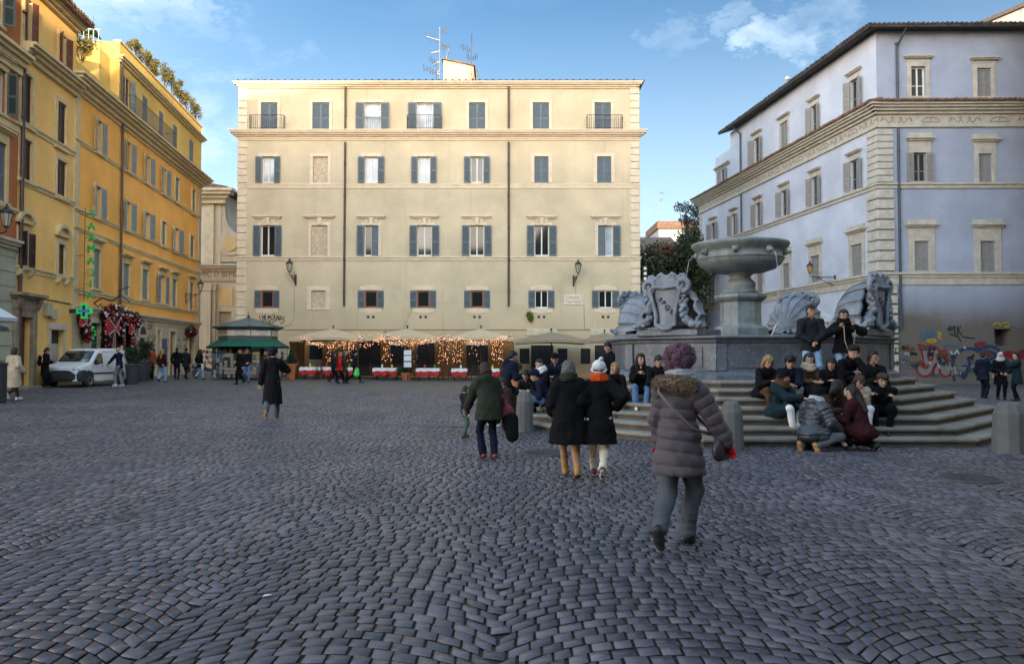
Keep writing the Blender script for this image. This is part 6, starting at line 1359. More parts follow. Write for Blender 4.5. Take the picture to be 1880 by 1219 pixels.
# --- far right trio by the graffiti wall
for px, py, rz, lab, kw in [(1806, 733, -72, 'man in a long navy jacket standing in profile by the graffiti wall', dict(topc='navy', thick=.045, hem=.7, hemr=.24, bottomc='navy', flare=1.3, shoe='black', sole='w', hair='short', hairc='black', hands={1: (.2, .32, 1.0)})),
        (1838, 733, 165, 'white haired woman in a dark coat with pale scarf by the graffiti wall', dict(topc='black', thick=.04, hem=.55, hemr=.24, bottomc='black', hair='bob', hairc='white', scarf='palegrey', hands={1: (.1, .24, 1.0), -1: (-.1, .25, .98)}, female=True)),
        (1868, 736, 70, 'person in a dark teal coat holding up a hand at the right edge', dict(topc='teal', thick=.045, hem=.6, hemr=.24, bottomc='black', hair='short', hairc='black', hands={-1: (-.05, .34, 1.42), 1: (.2, .25, 1.0)}, elb={-1: (-.5, 0, -1)}))]:
    x, y = G(px, py); kw.setdefault('H', 1.66); person(lab, x, y, rz, **kw)
# --- couple leaning on the basin
def on_step(px, k, back=.0, face='front'):
    """a point on step k of the front face"""
    Y = FY0 - STEP_AP(k) + back; return at(px, 650, Y).x, Y, STEP_TOP(k)
x, y, z = on_step(1489, 5, .17)
person('young man in a black jacket and pale jeans leaning against the fountain basin', x, y, 176, 1.66, z=z - .01, topc='charcoal', thick=.035, bottomc='lightdenim', shoe='black', sole='w', hair='short', hairc='black', skin='tan', head=(12, 4), hem=.78, hemr=.2, collar=True, feet={-1: (-.13, .02, .08, 0, 0), 1: (.13, .04, .08, 0, 0)}, hands={1: (.05, .16, .98), -1: (-.05, .17, .98)}, elb={1: (.9, -.2, -.4), -1: (-.9, -.2, -.4)}, vox=.0105)
x, y, z = on_step(1549, 5, .15)
person('dark haired woman in black coat and jeans holding a cord at the basin', x, y, 172, 1.57, z=z - .01, topc='black', thick=.045, bottomc='lightdenim', shoe='black', hair='bun', hairc='black', scarf='black', head=(-30, 6), hem=.74, hemr=.22, hands={1: (.13, .26, 1.22), -1: (-.13, .26, 1.26)}, elb={1: (.9, 0, -.5), -1: (-.9, 0, -.5)}, hand_dir={1: (-.2, .1, 1), -1: (.2, .1, 1)}, female=True, wide=1.05, vox=.0105)
mb = MB(); mb.tube([(x - .12, y - .3, z + 1.24), (x - .1, y - .29, z + .97), (x - .02, y - .28, z + .76), (x + .08, y - .29, z + .92), (x + .12, y - .3, z + 1.26)], .008, 6); tag(mb.build('cord', M('pale braided cord', (.3, .26, .18), .7, .1), smooth=True), 'pale cord held in both hands by the woman at the basin', 'cord')
# --- the group sitting on the steps, right of the stone bollard
def sit(label, px, k, rz=180, H=1.68, lean=22, fstep=2, fsp=.1, back=.16, reach=.42, hands=None, knee=None, fx=0, **kw):
    """seated on step k, feet fstep steps lower"""
    x, y, z0 = on_step(px, k, back); s = H / 1.7; zf = (STEP_TOP(k - fstep) if k - fstep >= 0 else float(0)) - z0
    feet = {q: (q * fsp + fx, reach, zf + .085 * s, 0, 0) for q in (-1, 1)}
    hn = hands or {1: (.08, .42, .34), -1: (-.08, .42, .34)}
    return person(label, x, y, rz, H, z=z0, hip=.1 * s, lean=lean, feet=feet, hands=hn, vox=.0115, kneel=knee or {-1: (-.2, .6, 1), 1: (.2, .6, 1)}, **kw)
sit('long haired blonde girl looking at her phone, leftmost of the group on the steps', 1398, 4, 196, 1.62, 20, 2, hem=.5, topc='black', bottomc='brown', hair='long', hairc='blond', head=(-10, 30), female=True)
sit('dark haired boy in a navy jacket leaning forward with his hands between his knees', 1444, 4, 172, 1.72, 30, 2, hem=.3, topc='navy', bottomc='grey', hair='mop', hairc='black', head=(-10, 22), reach=.5, hands={1: (.1, .62, .30), -1: (-.02, .6, .27)})
sit('hooded girl with a fawn collar sitting below the man at the basin', 1479, 4, 185, 1.64, 12, 2, hem=.5, topc='brown', bottomc='navy', hair='long', hairc='black', head=(-22, 4), scarf='beige', female=True)
sit('girl with long black hair looking down in a black jacket', 1522, 4, 165, 1.62, 30, 2, hem=.5, topc='black', bottomc='black', hair='long', hairc='black', head=(-25, 25), female=True)
sit('curly dark haired boy resting his chin on his hand, highest of the seated group', 1551, 5, 188, 1.74, 24, 2, hem=.3, topc='black', bottomc='black', hair='mop', hairc='black', head=(-30, 6), hands={-1: (-.02, .36, .62), 1: (.1, .45, .35)}, elb={-1: (-.5, .5, -1)}, hand_dir={-1: (0, .1, 1)})
sit('short haired boy in black turning left, at the upper right of the seated group', 1597, 4, 175, 1.76, 14, 2, hem=.3, topc='black', bottomc='black', hair='short', hairc='black', skin='tan', head=(38, 6), wide=1.08)
sit('person in black beanie, long teal coat and white trousers seated in profile on the steps', 1424, 2, 215, 1.66, 14, 2, hem=.75, topc='teal', thick=.04, bottomc='white', flare=1.3, hair='bob', hairc='black', hat='beanie', hatc='black', head=(25, 12), scarf='brown', reach=.46, hands={1: (.0, .55, .38), -1: (-.05, .5, .2)})
sit('girl with brown hair in a fawn fleece jacket looking down at her hands', 1565, 2, 178, 1.62, 30, 2, hem=.3, topc='beige', thick=.045, bottomc='white', hair='long', hairc='brown', head=(0, 34), female=True, hands={1: (.04, .36, .36), -1: (-.04, .36, .36)})
sit('brown haired boy with folded arms on his knees, rightmost of the group', 1622, 2, 150, 1.7, 32, 2, hem=.6, topc='black', bottomc='black', hair='mop', hairc='brown', head=(20, 10), hands={1: (-.12, .42, .42), -1: (.12, .44, .44)})
def low(label, px, Y, rz, H, hip, lean, feet, hands, kneel, **kw):
    p_ = at(px, 650, Y); return person(label, p_.x, Y, rz, H, z=float(gz(p_.x, Y)), hip=hip, lean=lean, feet=feet, hands=hands, kneel=kneel, vox=.0115, **kw)
low('person in a quilted dark jacket with grey hood and black beanie kneeling on the cobbles', 1486, 13.15, -62, 1.66, .3, 16, {-1: (-.05, -.16, .1, 0, 70), 1: (.2, -.05, .1, -70, 60)}, {1: (.3, .36, .35), -1: (-.2, .4, .45)}, {-1: (-.4, 1, .0), 1: (.7, .7, 0)}, hem=.4, topc=PUFFB, thick=.05, quilt=.085, bottomc='greyjeans', shoe='tan', sole='t', hair='none', hat='beanie', hatc='black', head=(-20, 15), hood=True, scarf='palegrey', wide=.98)
sit('long brown haired girl in black with flared white trousers, seen from behind', 1524, 1, 195, 1.64, 16, 2, hem=.4, topc='darkbrown', thick=.03, bottomc='white', flare=1.5, shoe='white', sole='w', hair='long', hairc='dark', head=(120, 15), female=True, reach=.42, back=.1, fx=-.05)
low('long haired girl in a dark maroon coat crouching at the foot of the steps', 1585, 13.05, 38, 1.66, .34, 18, {-1: (-.14, .12, .085, 0, 0), 1: (.16, -.1, .1, -20, 40)}, {1: (.1, .42, .5), -1: (-.12, .45, .5)}, {-1: (-.3, 1, .5), 1: (.4, 1, .1)}, hem=.6, topc='maroon', thick=.04, bottomc='black', hair='long', hairc='dark', head=(25, 12), female=True, wide=1.02)
# --- the group on the left face of the steps
def on_diag(px, k, back=.15):
    """a point on step k of the front left face"""
    a = STEP_AP(k) - back; r = (px - 940) / F_PX; q = a * math.sqrt(2)   # (x-FX)+(y-FY0) = -q
    Y = (FX + FY0 - q) / (r + 1); return r * Y, Y, STEP_TOP(k)
def sitd(label, px, k, rz=135, H=1.68, lean=20, fstep=2, reach=.42, fsp=.1, hands=None, back=.15, **kw):
    x, y, z0 = on_diag(px, k, back); s = H / 1.7; zf = (STEP_TOP(k - fstep) if k >= fstep else float(gz(x, y))) - z0
    return person(label, x, y, rz, H, z=z0, hip=.1 * s, lean=lean, feet={q: (q * fsp, reach, zf + .085 * s, 0, 0) for q in (-1, 1)}, hands=hands or {1: (.08, .42, .34), -1: (-.08, .42, .34)}, kneel={-1: (-.2, .6, 1), 1: (.2, .6, 1)}, vox=.0125, **kw)
sitd('girl in black with wide blue jeans and white trainers on the steps behind the parka', 1176, 4, 172, 1.62, 8, 2, hem=.25, topc='black', bottomc='denim', flare=1.5, shoe='white', sole='w', hair='long', hairc='black', head=(25, 5), female=True, hands={1: (.06, .34, .46), -1: (-.06, .34, .44)})
sitd('dark haired person half hidden behind the fur hood on the steps', 1207, 4, 175, 1.62, 20, 2, hem=.3, topc='black', bottomc='navy', hair='bun', hairc='black', head=(0, 25))
sitd('blonde girl with her chin on her hand beside the white bobble hat', 1132, 3, 160, 1.6, 18, 2, hem=.25, topc='black', bottomc='navy', hair='bob', hairc='blond', head=(-40, 8), female=True, hands={1: (.02, .34, .58), -1: (-.1, .4, .3)}, elb={1: (.4, .5, -1)}, hand_dir={1: (0, .1, 1)})
sitd('boy with cropped dark hair and white hood sitting on the left steps', 1004, 3, 118, 1.72, 16, 2, hem=.25, topc='black', bottomc='denim', hair='short', hairc='black', head=(35, 12), scarf='white')
sitd('person in a black cap next to the grey haired woman on the left steps', 1026, 4, 150, 1.7, 18, 2, hem=.25, topc='navy', bottomc='black', hair='short', hat='cap', hatc='black', head=(20, 20))
sitd('person in a dark hoodie with blue jeans and white trainers on the left steps', 1008, 2, 95, 1.68, 30, 2, hem=.2, topc='navy', bottomc='denim', shoe='white', sole='w', hair='none', hood=True, hat='beanie', hatc='navy', head=(0, 20), reach=.45)
sitd('girl with long dark hair looking down between the bollard and the boys', 976, 2, 150, 1.62, 26, 2, hem=.5, topc='black', bottomc='grey', hair='long', hairc='black', head=(0, 26), female=True)
sitd('person in a dark brown coat bent over their knees behind the bollard', 950, 1, 105, 1.7, 34, 2, hem=.7, topc='darkbrown', thick=.035, bottomc='black', shoe='white', sole='w', hair='short', hairc='brown', head=(0, 22), reach=.5, back=.05)
p_ = at(925, 650, 18.6)
person('young man in a dark navy jacket sitting on the far stone bollard', p_.x, 18.6, -62, 1.76, z=0, hip=.92, lean=20, feet={-1: (-.1, .5, .12, 0, 15), 1: (.1, .62, .3, 0, 10)}, hands={1: (.1, .44, 1.1), -1: (-.1, .42, 1.12)}, kneel={-1: (-.1, 1, .3), 1: (.1, 1, .5)}, topc='navy', thick=.04, hem=.1, bottomc='black', hair='short', hairc='black', head=(-10, 25), hood=True, wide=1.05)
x, y, z = on_diag(1114, 6, -.02); p_ = at(1117, 650, 21.2)
person('person in black sitting with a phone at the far left corner of the basin', p_.x, 20.2, 120, 1.68, z=STEP_TOP(6) - .05, hip=.1, lean=14, feet={q: (q * .1, .45, -.25, 0, 0) for q in (-1, 1)}, kneel={-1: (-.2, .6, 1), 1: (.2, .6, 1)}, hands={1: (.08, .4, .4), -1: (-.08, .4, .4)}, topc='black', hem=.25, bottomc='black', hair='short', hairc='black', head=(0, 20))
# ---------------------------------------------------------------- stone bollards
boll = mat_marble('worn grey stone bollard', (.075, .074, .072), (.145, .14, .132), (.12, .115, .105), rough=.8)
def bollard(px, Y, r, h, label):
    p = gx(px, Y); mb = MB(); n = 10
    mb.lathe([(r * 1.0, -.1), (r * 1.0, .0), (r * .98, h * .3), (r * .94, h * .74), (r * .93, h * .78), (r * .72, h * .93), (r * .60, h * .985), (r * .4, h)], n, a0=.3)
    V = np.array(mb.v); V += .006 * np.stack([wobble(V, np.random.default_rng(i + int(px)), 14) for i in range(3)], 1); mb.v = [tuple(v) for v in V]
    o = mb.build('stone_bollard', boll, bevel=.015); o.location = p; tag(o, label, 'bollard', 'stone bollards round the fountain')
bollard(1342, 13.2, .2, .83, 'stone bollard in front of the steps beside the plum parka')
bollard(963, 16.3, .2, .84, 'stone bollard in front of the brown coated person left of the steps')
bollard(929, 18.65, .22, .84, 'stone bollard with the young man in navy sitting on it')
bollard(1850, 12.85, .27, .84, 'widest stone bollard, at the right end of the steps')
# ---------------------------------------------------------------- ground covers
cov = M('worn iron cover', (.062, .056, .058), .6, .3, 9, bump=.3, bscale=40)
def cover(px, py, r, label, slab=False):
    p = gnd(px, py); mb = MB(); mat = cov
    if slab:
        mat = M('pale paving slab', (.085, .078, .076), .8, .2, 4, bump=.2)
        for i in range(3): mb.box(-1.4 + i * .95, -1.4 + i * .95 + .92, -.35, .3, .004, .012 + .002 * i)
    else:
        mb.lathe([(r, .0), (r, .014), (r * .97, .02)], 32)
        for i in range(-5, 6): w = math.sqrt(max(r * r * .85 - (i * r * .16) ** 2, .001)); mb.box(-w, w, i * r * .16 - .012, i * r * .16 + .012, .0201, .027)
    o = mb.build('slab_patch' if slab else 'manhole_cover', mat); o.location = p; tag(o, label, 'paving patch' if slab else 'manhole cover')
cover(1003, 832, .42, 'round iron manhole cover behind the walking couple'); cover(1778, 879, .38, 'wide iron cover set in the cobbles at the right'); cover(820, 781, 1, 'row of flat stone slabs set in the cobbles left of the toddler', True)
litter = MB()
for px, py in ((1010, 845), (880, 826), (480, 1098)):
    p = gnd(px, py); litter.add([(p.x, p.y, p.z + .012), (p.x + .06, p.y + .01, p.z + .02), (p.x + .055, p.y + .05, p.z + .012), (p.x + .01, p.y + .045, p.z + .016)], [(0, 1, 2, 3)])
tag(litter.build('litter', M('white paper scrap', (.6, .6, .58), .8, 0)), 'small white paper scraps scattered over the cobbles', 'litter', kind='stuff')
# ---------------------------------------------------------------- wall lanterns
lam_glass = M('frosted lantern glass', (.42, .38, .30), .25, .1, 8); lam_warm = M('amber lantern glass', (.40, .24, .06), .25, .1, 8)
def lantern(F, px, py, out, s, label, warm=False, arm='side', du=0.0, h=None):
    """street lantern on an iron bracket fixed to a facade; (px,py) = lantern middle"""
    u, z = F.uz(px, py, out); loc = F.mtx @ Vector((u, -out, z)); t = thing('wall_lantern', label, 'lantern', loc, F.rz, 'street lanterns on wall brackets')
    m = MB(); m.lathe([(.10 * s, -.36 * s), (.12 * s, -.33 * s), (.12 * s, -.30 * s)], 8); m.lathe([(.26 * s, .22 * s), (.28 * s, .25 * s), (.2 * s, .36 * s), (.09 * s, .44 * s), (.09 * s, .5 * s), (.05 * s, .53 * s)], 8); m.ball((0, 0, .58 * s), .05 * s)
    for k in range(8): q = 2 * PI * k / 8; m.tube([(.12 * s * math.cos(q), .12 * s * math.sin(q), -.30 * s), (.25 * s * math.cos(q), .25 * s * math.sin(q), .23 * s)], .012 * s, 4)
    m.build('lantern_frame', iron, t); m = MB(); m.lathe([(.11 * s, -.3 * s), (.235 * s, .225 * s)], 8); m.build('lantern_glass', lam_warm if warm else lam_glass, t)
    m = MB(); z0 = -.36 * s; m.tube([(0, 0, z0), (0, 0, z0 - .16), (du * .2, out * .2, z0 - .22), (du, out - .02, z0 - .22)], .03, 6); m.tube([(du * .25, out * .3, z0 - .24), (du * .5, out * .55, z0 - .45), (du * .95, out * .9, z0 - .7), (du, out - .02, z0 - .72)], .022, 6)
    for k in range(3): c = .35 + .2 * k; m.tube([(du * (c + .08 * math.cos(q)), out * (c + .08 * math.cos(q)), z0 - .33 - .02 * k + .08 * math.sin(q)) for q in np.linspace(0, 2 * PI, 11)], .012, 5)
    m.box(du - .06, du + .06, out - .05, out - .002, z0 - .85, z0 - .1); m.build('bracket', iron, t); return t
lantern(FC, 531.5, 490, .85, .95, 'grey street lantern on the cream palazzo above the kiosk', du=.2); lantern(FC, 1061.5, 492, .85, .95, 'grey street lantern on the cream palazzo above the marble plaque', du=-.25)
lantern(FR, 1487, 494, 1.5, .8, 'amber street lantern on a long scrolled bracket of the blue palazzo', True, du=.25); lantern(FO, 368, 527, 1.0, .85, 'street lantern at the far end of the orange house'); lantern(FT, 12, 402, .9, .9, 'street lantern hanging at the left picture edge')
# ---------------------------------------------------------------- newspaper kiosk
kz = gx(452, 46.2); KI = thing('newspaper_kiosk', 'octagonal green newspaper kiosk with a pointed slate roof and green awning', 'kiosk', (kz.x, 46.6, kz.z))
K_R = 1.85; kgreen = M('dark green kiosk paint', (.022, .04, .034), .45, .2, 5); kgrey = M('grey green kiosk paint', (.06, .08, .075), .5, .15, 5); zk = lambda py: (650 - py) * 46.2 / 1400 + 1.65 - kz.z
a8 = PI / 8
mb = MB(); mb.lathe([(K_R * .86, 0), (K_R * .86, zk(623))], 8, a0=a8); mb.build('kiosk_body', M('dark brown kiosk panel', (.07, .05, .035), .8, .4, 4), KI)  # body panels in a dark brown
mb = MB(); mb.lathe([(K_R * .93, zk(624)), (K_R * .93, zk(606))], 8, a0=a8); mb.build('frieze', kgrey, KI)
mb = MB(); mb.lathe([(K_R * .95, zk(606)), (K_R * 1.0, zk(605)), (K_R * 1.12, zk(602)), (K_R * 1.13, zk(600.5)), (K_R * .98, zk(600))], 8, a0=a8); mb.build('cornice', kgreen, KI)
mb = MB(); mb.lathe([(K_R * 1.10, zk(600.5)), (K_R * .7, zk(594)), (K_R * .3, zk(587)), (.06, zk(584))], 8, a0=a8); mb.build('roof', M('mossy slate kiosk roof', (.105, .125, .11), .8, .3, 3, bump=.3, bscale=18), KI)
for k in range(8): q = a8 + 2 * PI * k / 8; mb = MB(); mb.tube([(K_R * 1.1 * math.cos(q), K_R * 1.1 * math.sin(q), zk(600.4)), (K_R * .7 * math.cos(q), K_R * .7 * math.sin(q), zk(593.9)), (.06 * math.cos(q), .06 * math.sin(q), zk(583.8))], .035, 5); mb.build('roof_ridge', kgrey, KI)
mb = MB(); mb.lathe([(.1, zk(585)), (.12, zk(583)), (.05, zk(581.5)), (.1, zk(580)), (.02, zk(578)), (.01, zk(571))], 8); mb.build('finial', kgreen, KI)
sign_w = M('pale kiosk sign board', (.55, .50, .42), .6, .08); ink = M('faint sign lettering', (.16, .12, .11), .8, .1)
for k, (w1, lines) in {5: (.5, ()), 6: (.62, ('TRASTEVERE', 'EDICOLA')), 7: (.3, ())}.items():
    pass
for ang, w2, lines in ((-90, .66, ('TRASTEVERE', 'EDICOLA')), (-135, .62, ('GIORNALI RIVISTE',)), (-45, .62, ('TRASTEVERE', 'CORSO')), (-180, .55, ()), (0, .5, ())):
    q = R(ang); ap = K_R * .93 * math.cos(a8); mb = MB(); zc = (zk(607) + zk(617)) / 2; hh = (zk(607) - zk(617)) / 2; mb.box(-w2, w2, -ap - .03, -ap + .001, zc - hh, zc + hh)
    o = mb.build('sign_board', sign_w, KI); o.rotation_euler = (0, 0, q + PI / 2)
    for i, l in enumerate(lines): text('lettering', l, .17, ink, o, (.08, -ap - .032, zc + (.09 if len(lines) > 1 else 0) - .19 * i), depth=.001, sx=.75)
aw = M('green awning canvas', (.006, .085, .05), .8, .15, 6)
for ang in (-90, -135, -45, -180, 0):
    q = R(ang); ap = K_R * .93 * math.cos(a8); hw = K_R * .93 * math.sin(a8); z1, z0 = zk(623.5), zk(636.5); mb = MB(); o1 = .62; e = .26 * 1
    mb.add([(-hw, -ap, z1), (hw, -ap, z1), (hw + e, -ap - o1, z0), (-hw - e, -ap - o1, z0), (-hw, -ap, z1 - .03), (hw, -ap, z1 - .03), (hw + e, -ap - o1, z0 - .03), (-hw - e, -ap - o1, z0 - .03)], [(3, 2, 1, 0), (4, 5, 6, 7), (2, 3, 7, 6)])
    mb.add([(-hw - e, -ap - o1 - .002, z0), (hw + e, -ap - o1 - .002, z0), (hw + e, -ap - o1 - .002, z0 - .12), (-hw - e, -ap - o1 - .002, z0 - .12)], [(3, 2, 1, 0), (0, 1, 2, 3)])
    o = mb.build('awning', aw, KI); o.rotation_euler = (0, 0, q + PI / 2)
pm = [M('magazine ' + str(i), c, .5, .5, 18) for i, c in enumerate([(.26, .225, .17), (.22, .04, .035), (.035, .08, .14), (.28, .2, .05), (.05, .11, .085), (.2, .11, .12), (.02, .02, .022)])]
rg = np.random.default_rng(21)
for ang in (-112, -68, -150, -30):                        # racks of papers and cards round the counter
    q = R(ang); mb = MB(); rx, ry = 0, -1.98
    for i in range(5):
        for j in range(7):
            mb.mat(int(rg.choice([0, 0, 1, 2, 3, 4, 5, 6]))); u = -.55 + i * .22; z = .25 + j * .24; mb.box(u, u + .19, ry - .03 * (7 - j) * .3, ry - .03 * (7 - j) * .3 + .02, z, z + rg.uniform(.17, .22))
    o = mb.build('magazine_rack', pm, KI); o.rotation_euler = (0, 0, q + PI / 2); o['kind'] = 'stuff'
def rack(px, py, Y, w, h, label, seed, mats=pm, base=None):
    p = gx(px, Y); t = thing('card_rack', label, 'rack', p, 0); rg = np.random.default_rng(seed); m = MB()
    for s in (-1, 1): m.tube([(s * w / 2, 0, 0), (s * w / 2, 0, h)], .02, 5)
    m.box(-w / 2 - .05, w / 2 + .05, -.15, .15, 0, .05); m.build('rack_frame', iron, t); m = MB(); n = max(2, int(w / .16)); r_ = int(h / .22)
    for i in range(n):
        for j in range(r_): m.mat(int(rg.integers(0, len(mats)))); u = -w / 2 + w * i / n; z = .15 + (h - .2) * j / r_; m.box(u + .01, u + w / n - .01, -.05, -.03, z, z + (h - .2) / r_ * .85)
    m.build('cards', list(mats), t)['kind'] = 'stuff'; return t
rack(404, 0, 44.0, .7, 1.75, 'tall rack of blue and pale cards left of the kiosk', 1, [pm[2], pm[0], pm[6]]); rack(424, 0, 43.8, .7, 1.6, 'pale board of newspapers in front of the kiosk', 2, [pm[0], pm[0], pm[6]]); rack(468, 0, 43.9, .6, 1.7, 'rack of colourful magazines at the front of the kiosk', 3, pm); rack(483, 0, 43.8, .5, .9, 'low stand of postcards beside the yellow box', 4, [pm[0], pm[2]]); rack(522, 0, 45.2, .35, 1.95, 'slim tower of black and white prints right of the kiosk', 5, [pm[0], pm[6]])
# ---------------------------------------------------------------- foliage
def leaf_mat(name, c1, c2):
    m, nt, b = _nt(name); L = nt.links.new; at_ = node(nt, 'ShaderNodeAttribute', attribute_name='leaf'); sx = node(nt, 'ShaderNodeSeparateColor'); L(at_.outputs['Color'], sx.inputs['Color'])
    r = node(nt, 'ShaderNodeValToRGB'); L(sx.outputs[0], r.inputs['Fac']); e = r.color_ramp.elements; e[0].color = (*c1, 1); e[1].color = (*c2, 1); L(r.outputs['Color'], b.inputs['Base Color'])
    b.inputs['Roughness'].default_value = .55; b.inputs['Specular IOR Level'].default_value = .35; return m
LEAF = leaf_mat('dark evergreen leaf', (.012, .022, .008), (.05, .065, .022)); LEAF_R = leaf_mat('russet autumn leaf', (.05, .02, .008), (.20, .085, .02)); LEAF_T = leaf_mat('terrace shrub leaf', (.04, .045, .012), (.20, .16, .04)); LEAF_B = leaf_mat('box topiary leaf', (.008, .02, .008), (.03, .055, .02)); bark = M('dark bark', (.04, .03, .022), .9, .3, 12, bump=.5, bscale=30)
def leaves(name, blobs, n, size, mat, parent, seed, hollow=.55):
    rg = np.random.default_rng(seed); vol = np.array([b[3] * b[4] * b[5] for b in blobs]) ** .67; cnt = np.maximum((n * vol / vol.sum()).astype(int), 8); P = []
    for (x, y, z, a, b_, c), k in zip(blobs, cnt):
        d = rg.normal(size=(k, 3)); d /= np.linalg.norm(d, axis=1, keepdims=True); r = hollow + (1 - hollow) * rg.random((k, 1)) ** .6; r *= 1 + .16 * rg.normal(size=(k, 1)); P.append(np.array([x, y, z]) + d * r * np.array([a, b_, c]))
    P = np.concatenate(P); k = len(P); u = rg.normal(size=(k, 3)); u /= np.linalg.norm(u, axis=1, keepdims=True); v = np.cross(u, rg.normal(size=(k, 3))); v /= np.linalg.norm(v, axis=1, keepdims=True); s = size * rg.uniform(.6, 1.3, (k, 1))
    V = np.stack([P - u * s, P + v * s * .42, P + u * s, P - v * s * .42], 1).reshape(-1, 3); me = mesh_np(name, V, np.arange(4 * k).reshape(-1, 4)); a_ = me.color_attributes.new('leaf', 'FLOAT_COLOR', 'POINT'); c = np.ones((k, 4, 4), np.float32); c[:, :, :3] = rg.random((k, 1, 3)); a_.data.foreach_set('color', c.ravel()); return link(name, me, mat, parent)
def tree(px, Y, h, blobs, n, size, label, mat=LEAF, seed=1, name='tree', group=None, limbs=5, trunk_r=.2):
    p = gx(px, Y); t = thing(name, label, 'tree' if name == 'tree' else 'plant', p, 0, group); rg = np.random.default_rng(seed); m = MB()
    m.tube([(0, 0, -.2), (rg.normal() * .1, 0, h * .3), (rg.normal() * .2, rg.normal() * .2, h * .6)], [trunk_r, trunk_r * .75, trunk_r * .5], 8)
    for b in blobs[:limbs * 2]: m.tube([(0, 0, h * .35), (b[0] * .5, b[1] * .5, (h * .4 + b[2]) / 2), (b[0], b[1], b[2])], [trunk_r * .5, trunk_r * .3, .03], 6)
    m.build('trunk', bark, t); leaves('crown', blobs, n, size, mat, t, seed); return t
def blob_cloud(rg, n, w, d, z0, z1, r): return [(rg.uniform(-w, w), rg.uniform(-d, d), rg.uniform(z0, z1), r * rg.uniform(.6, 1.2), r * rg.uniform(.6, 1.2), r * rg.uniform(.5, 1.0)) for _ in range(n)]
rg = np.random.default_rng(31); GT = 'trees in the gap between the palazzi'
zt = lambda py, Y: 1.65 + (650 - py) * Y / 1400
tree(1199, 62, 8, blob_cloud(rg, 15, 1.9, 1.6, 1.2, zt(478, 62), 1.4), 9000, .17, 'dense dark evergreen tree right beside the cream palazzo corner', seed=3, group=GT)
tree(1232, 68, 9, blob_cloud(rg, 20, 2.4, 2, .8, zt(462, 68), 1.5), 10000, .18, 'russet and green tree in the middle of the gap behind the cartouche', mat=LEAF_R, seed=4, group=GT)
tree(1255, 64, 10, blob_cloud(rg, 20, 2.0, 2, 1.0, zt(448, 64), 1.5), 10000, .18, 'evergreen tree behind the raised fountain bowl', seed=5, group=GT)
tree(1284, 70, 13, blob_cloud(rg, 16, 1.5, 2, 4, zt(420, 70), 1.4), 8000, .19, 'taller evergreen tree close to the blue palazzo', seed=6, group=GT)
tw = [(rg.uniform(-1.7, 1.5), rg.uniform(-.8, .8), rg.uniform(zt(415, 72), zt(372, 72)), .55, .5, .42) for _ in range(16)]; tree(1273, 72, zt(430, 72), tw, 1500, .13, 'open twiggy tree top standing against the sky by the blue palazzo', seed=8, group=GT, limbs=8, trunk_r=.16)
# roof terrace shrubs on the orange house
rg = np.random.default_rng(41); k = 0
def roof_plant(px, py, out, r, n, label, sz=.09, mat=LEAF_T, nb=7, hgt=1.0):
    u, z = FO.uz(px, py, out); loc = FO.mtx @ Vector((u, -out, z)); t = thing('terrace_shrub', label, 'plant', loc, FO.rz, 'shrubs on the roof terraces of the orange house'); rg = np.random.default_rng(int(px * 7)); m = MB()
    bl = [(rg.normal() * r * .7, rg.normal() * r * .3, r * .4 + rg.uniform(0, 1) * r * 1.3 * hgt, r * .5, r * .45, r * .5) for _ in range(nb)]
    for b in bl: m.tube([(b[0] * .3, 0, -.3), (b[0], b[1], b[2])], .02, 4)
    m.build('stem', bark, t); leaves('foliage', bl, n, sz, mat, t, int(px), .2)
for px, py, r, lab in ((252, 99, .8, 'leafy shrub at the near end of the roof parapet'), (268, 118, 1.0, 'dark bushy shrub second along the roof parapet'), (284, 131, .9, 'olive shrub left of the brick chimney'), (303, 150, 1.1, 'yellowish shrub right of the brick chimney'), (316, 165, 1.0, 'loose green shrub past the brick chimney'), (331, 181, 1.1, 'broad yellow green shrub on the far half of the roof parapet'), (346, 198, 1.1, 'thin shrub with bare twigs near the far roof corner'), (360, 214, 1.0, 'straggly shrub at the far roof corner')):
    roof_plant(px, py + 6, -.9, r * .62, 900, lab, .075)
for px, py, r, lab, h in ((149, 88, .8, 'yellow green shrub behind the pale terrace railing', .8), (168, 150, 1.1, 'big sunlit climber on the yellow terrace wall', 1.8), (205, 190, .7, 'green shrub at the foot of the attic wall', 1.0), (190, 178, .6, 'small shrub on the lower terrace', .8)): roof_plant(px, py + 14, -1.2 if px != 168 else -3.2, r, 900, lab, .10, hgt=h)
# planters
terr_pot = M('orange terracotta pot', (.40, .13, .045), .85, .25, 5, bump=.2)
def planter(px, Y, w0, w1, h, label, square=True, topi=None, mat=terr_pot, bush=None):
    p = gx(px, Y); t = thing('planter', label, 'planter', p, 0, 'planters in the square'); m = MB()
    if square: m.lathe([(w0, 0), (w1, h - .1), (w1 * 1.08, h - .1), (w1 * 1.08, h), (w1 * .9, h), (w1 * .88, h - .06)], 4, a0=PI / 4)
    else: m.lathe([(w0, 0), (w1 * .96, h - .1), (w1 * 1.06, h - .1), (w1 * 1.06, h), (w1 * .9, h), (w1 * .88, h - .06)], 20)
    m.build('pot', mat, t, bevel=.01)
    if topi: m = [(0, 0, h + topi * f, .3 * (1 - f) + .06, .3 * (1 - f) + .06, .14) for f in np.linspace(.05, 1, 9)]; leaves('topiary', m, 3500, .035, LEAF_B, t, int(px), .7)
    if bush: rg = np.random.default_rng(int(px)); m = [(rg.normal() * .18, rg.normal() * .18, h + rg.uniform(0, bush), .22, .22, .26) for _ in range(9)]; leaves('foliage', m, 1600, .06, LEAF_B, t, int(px), .3)
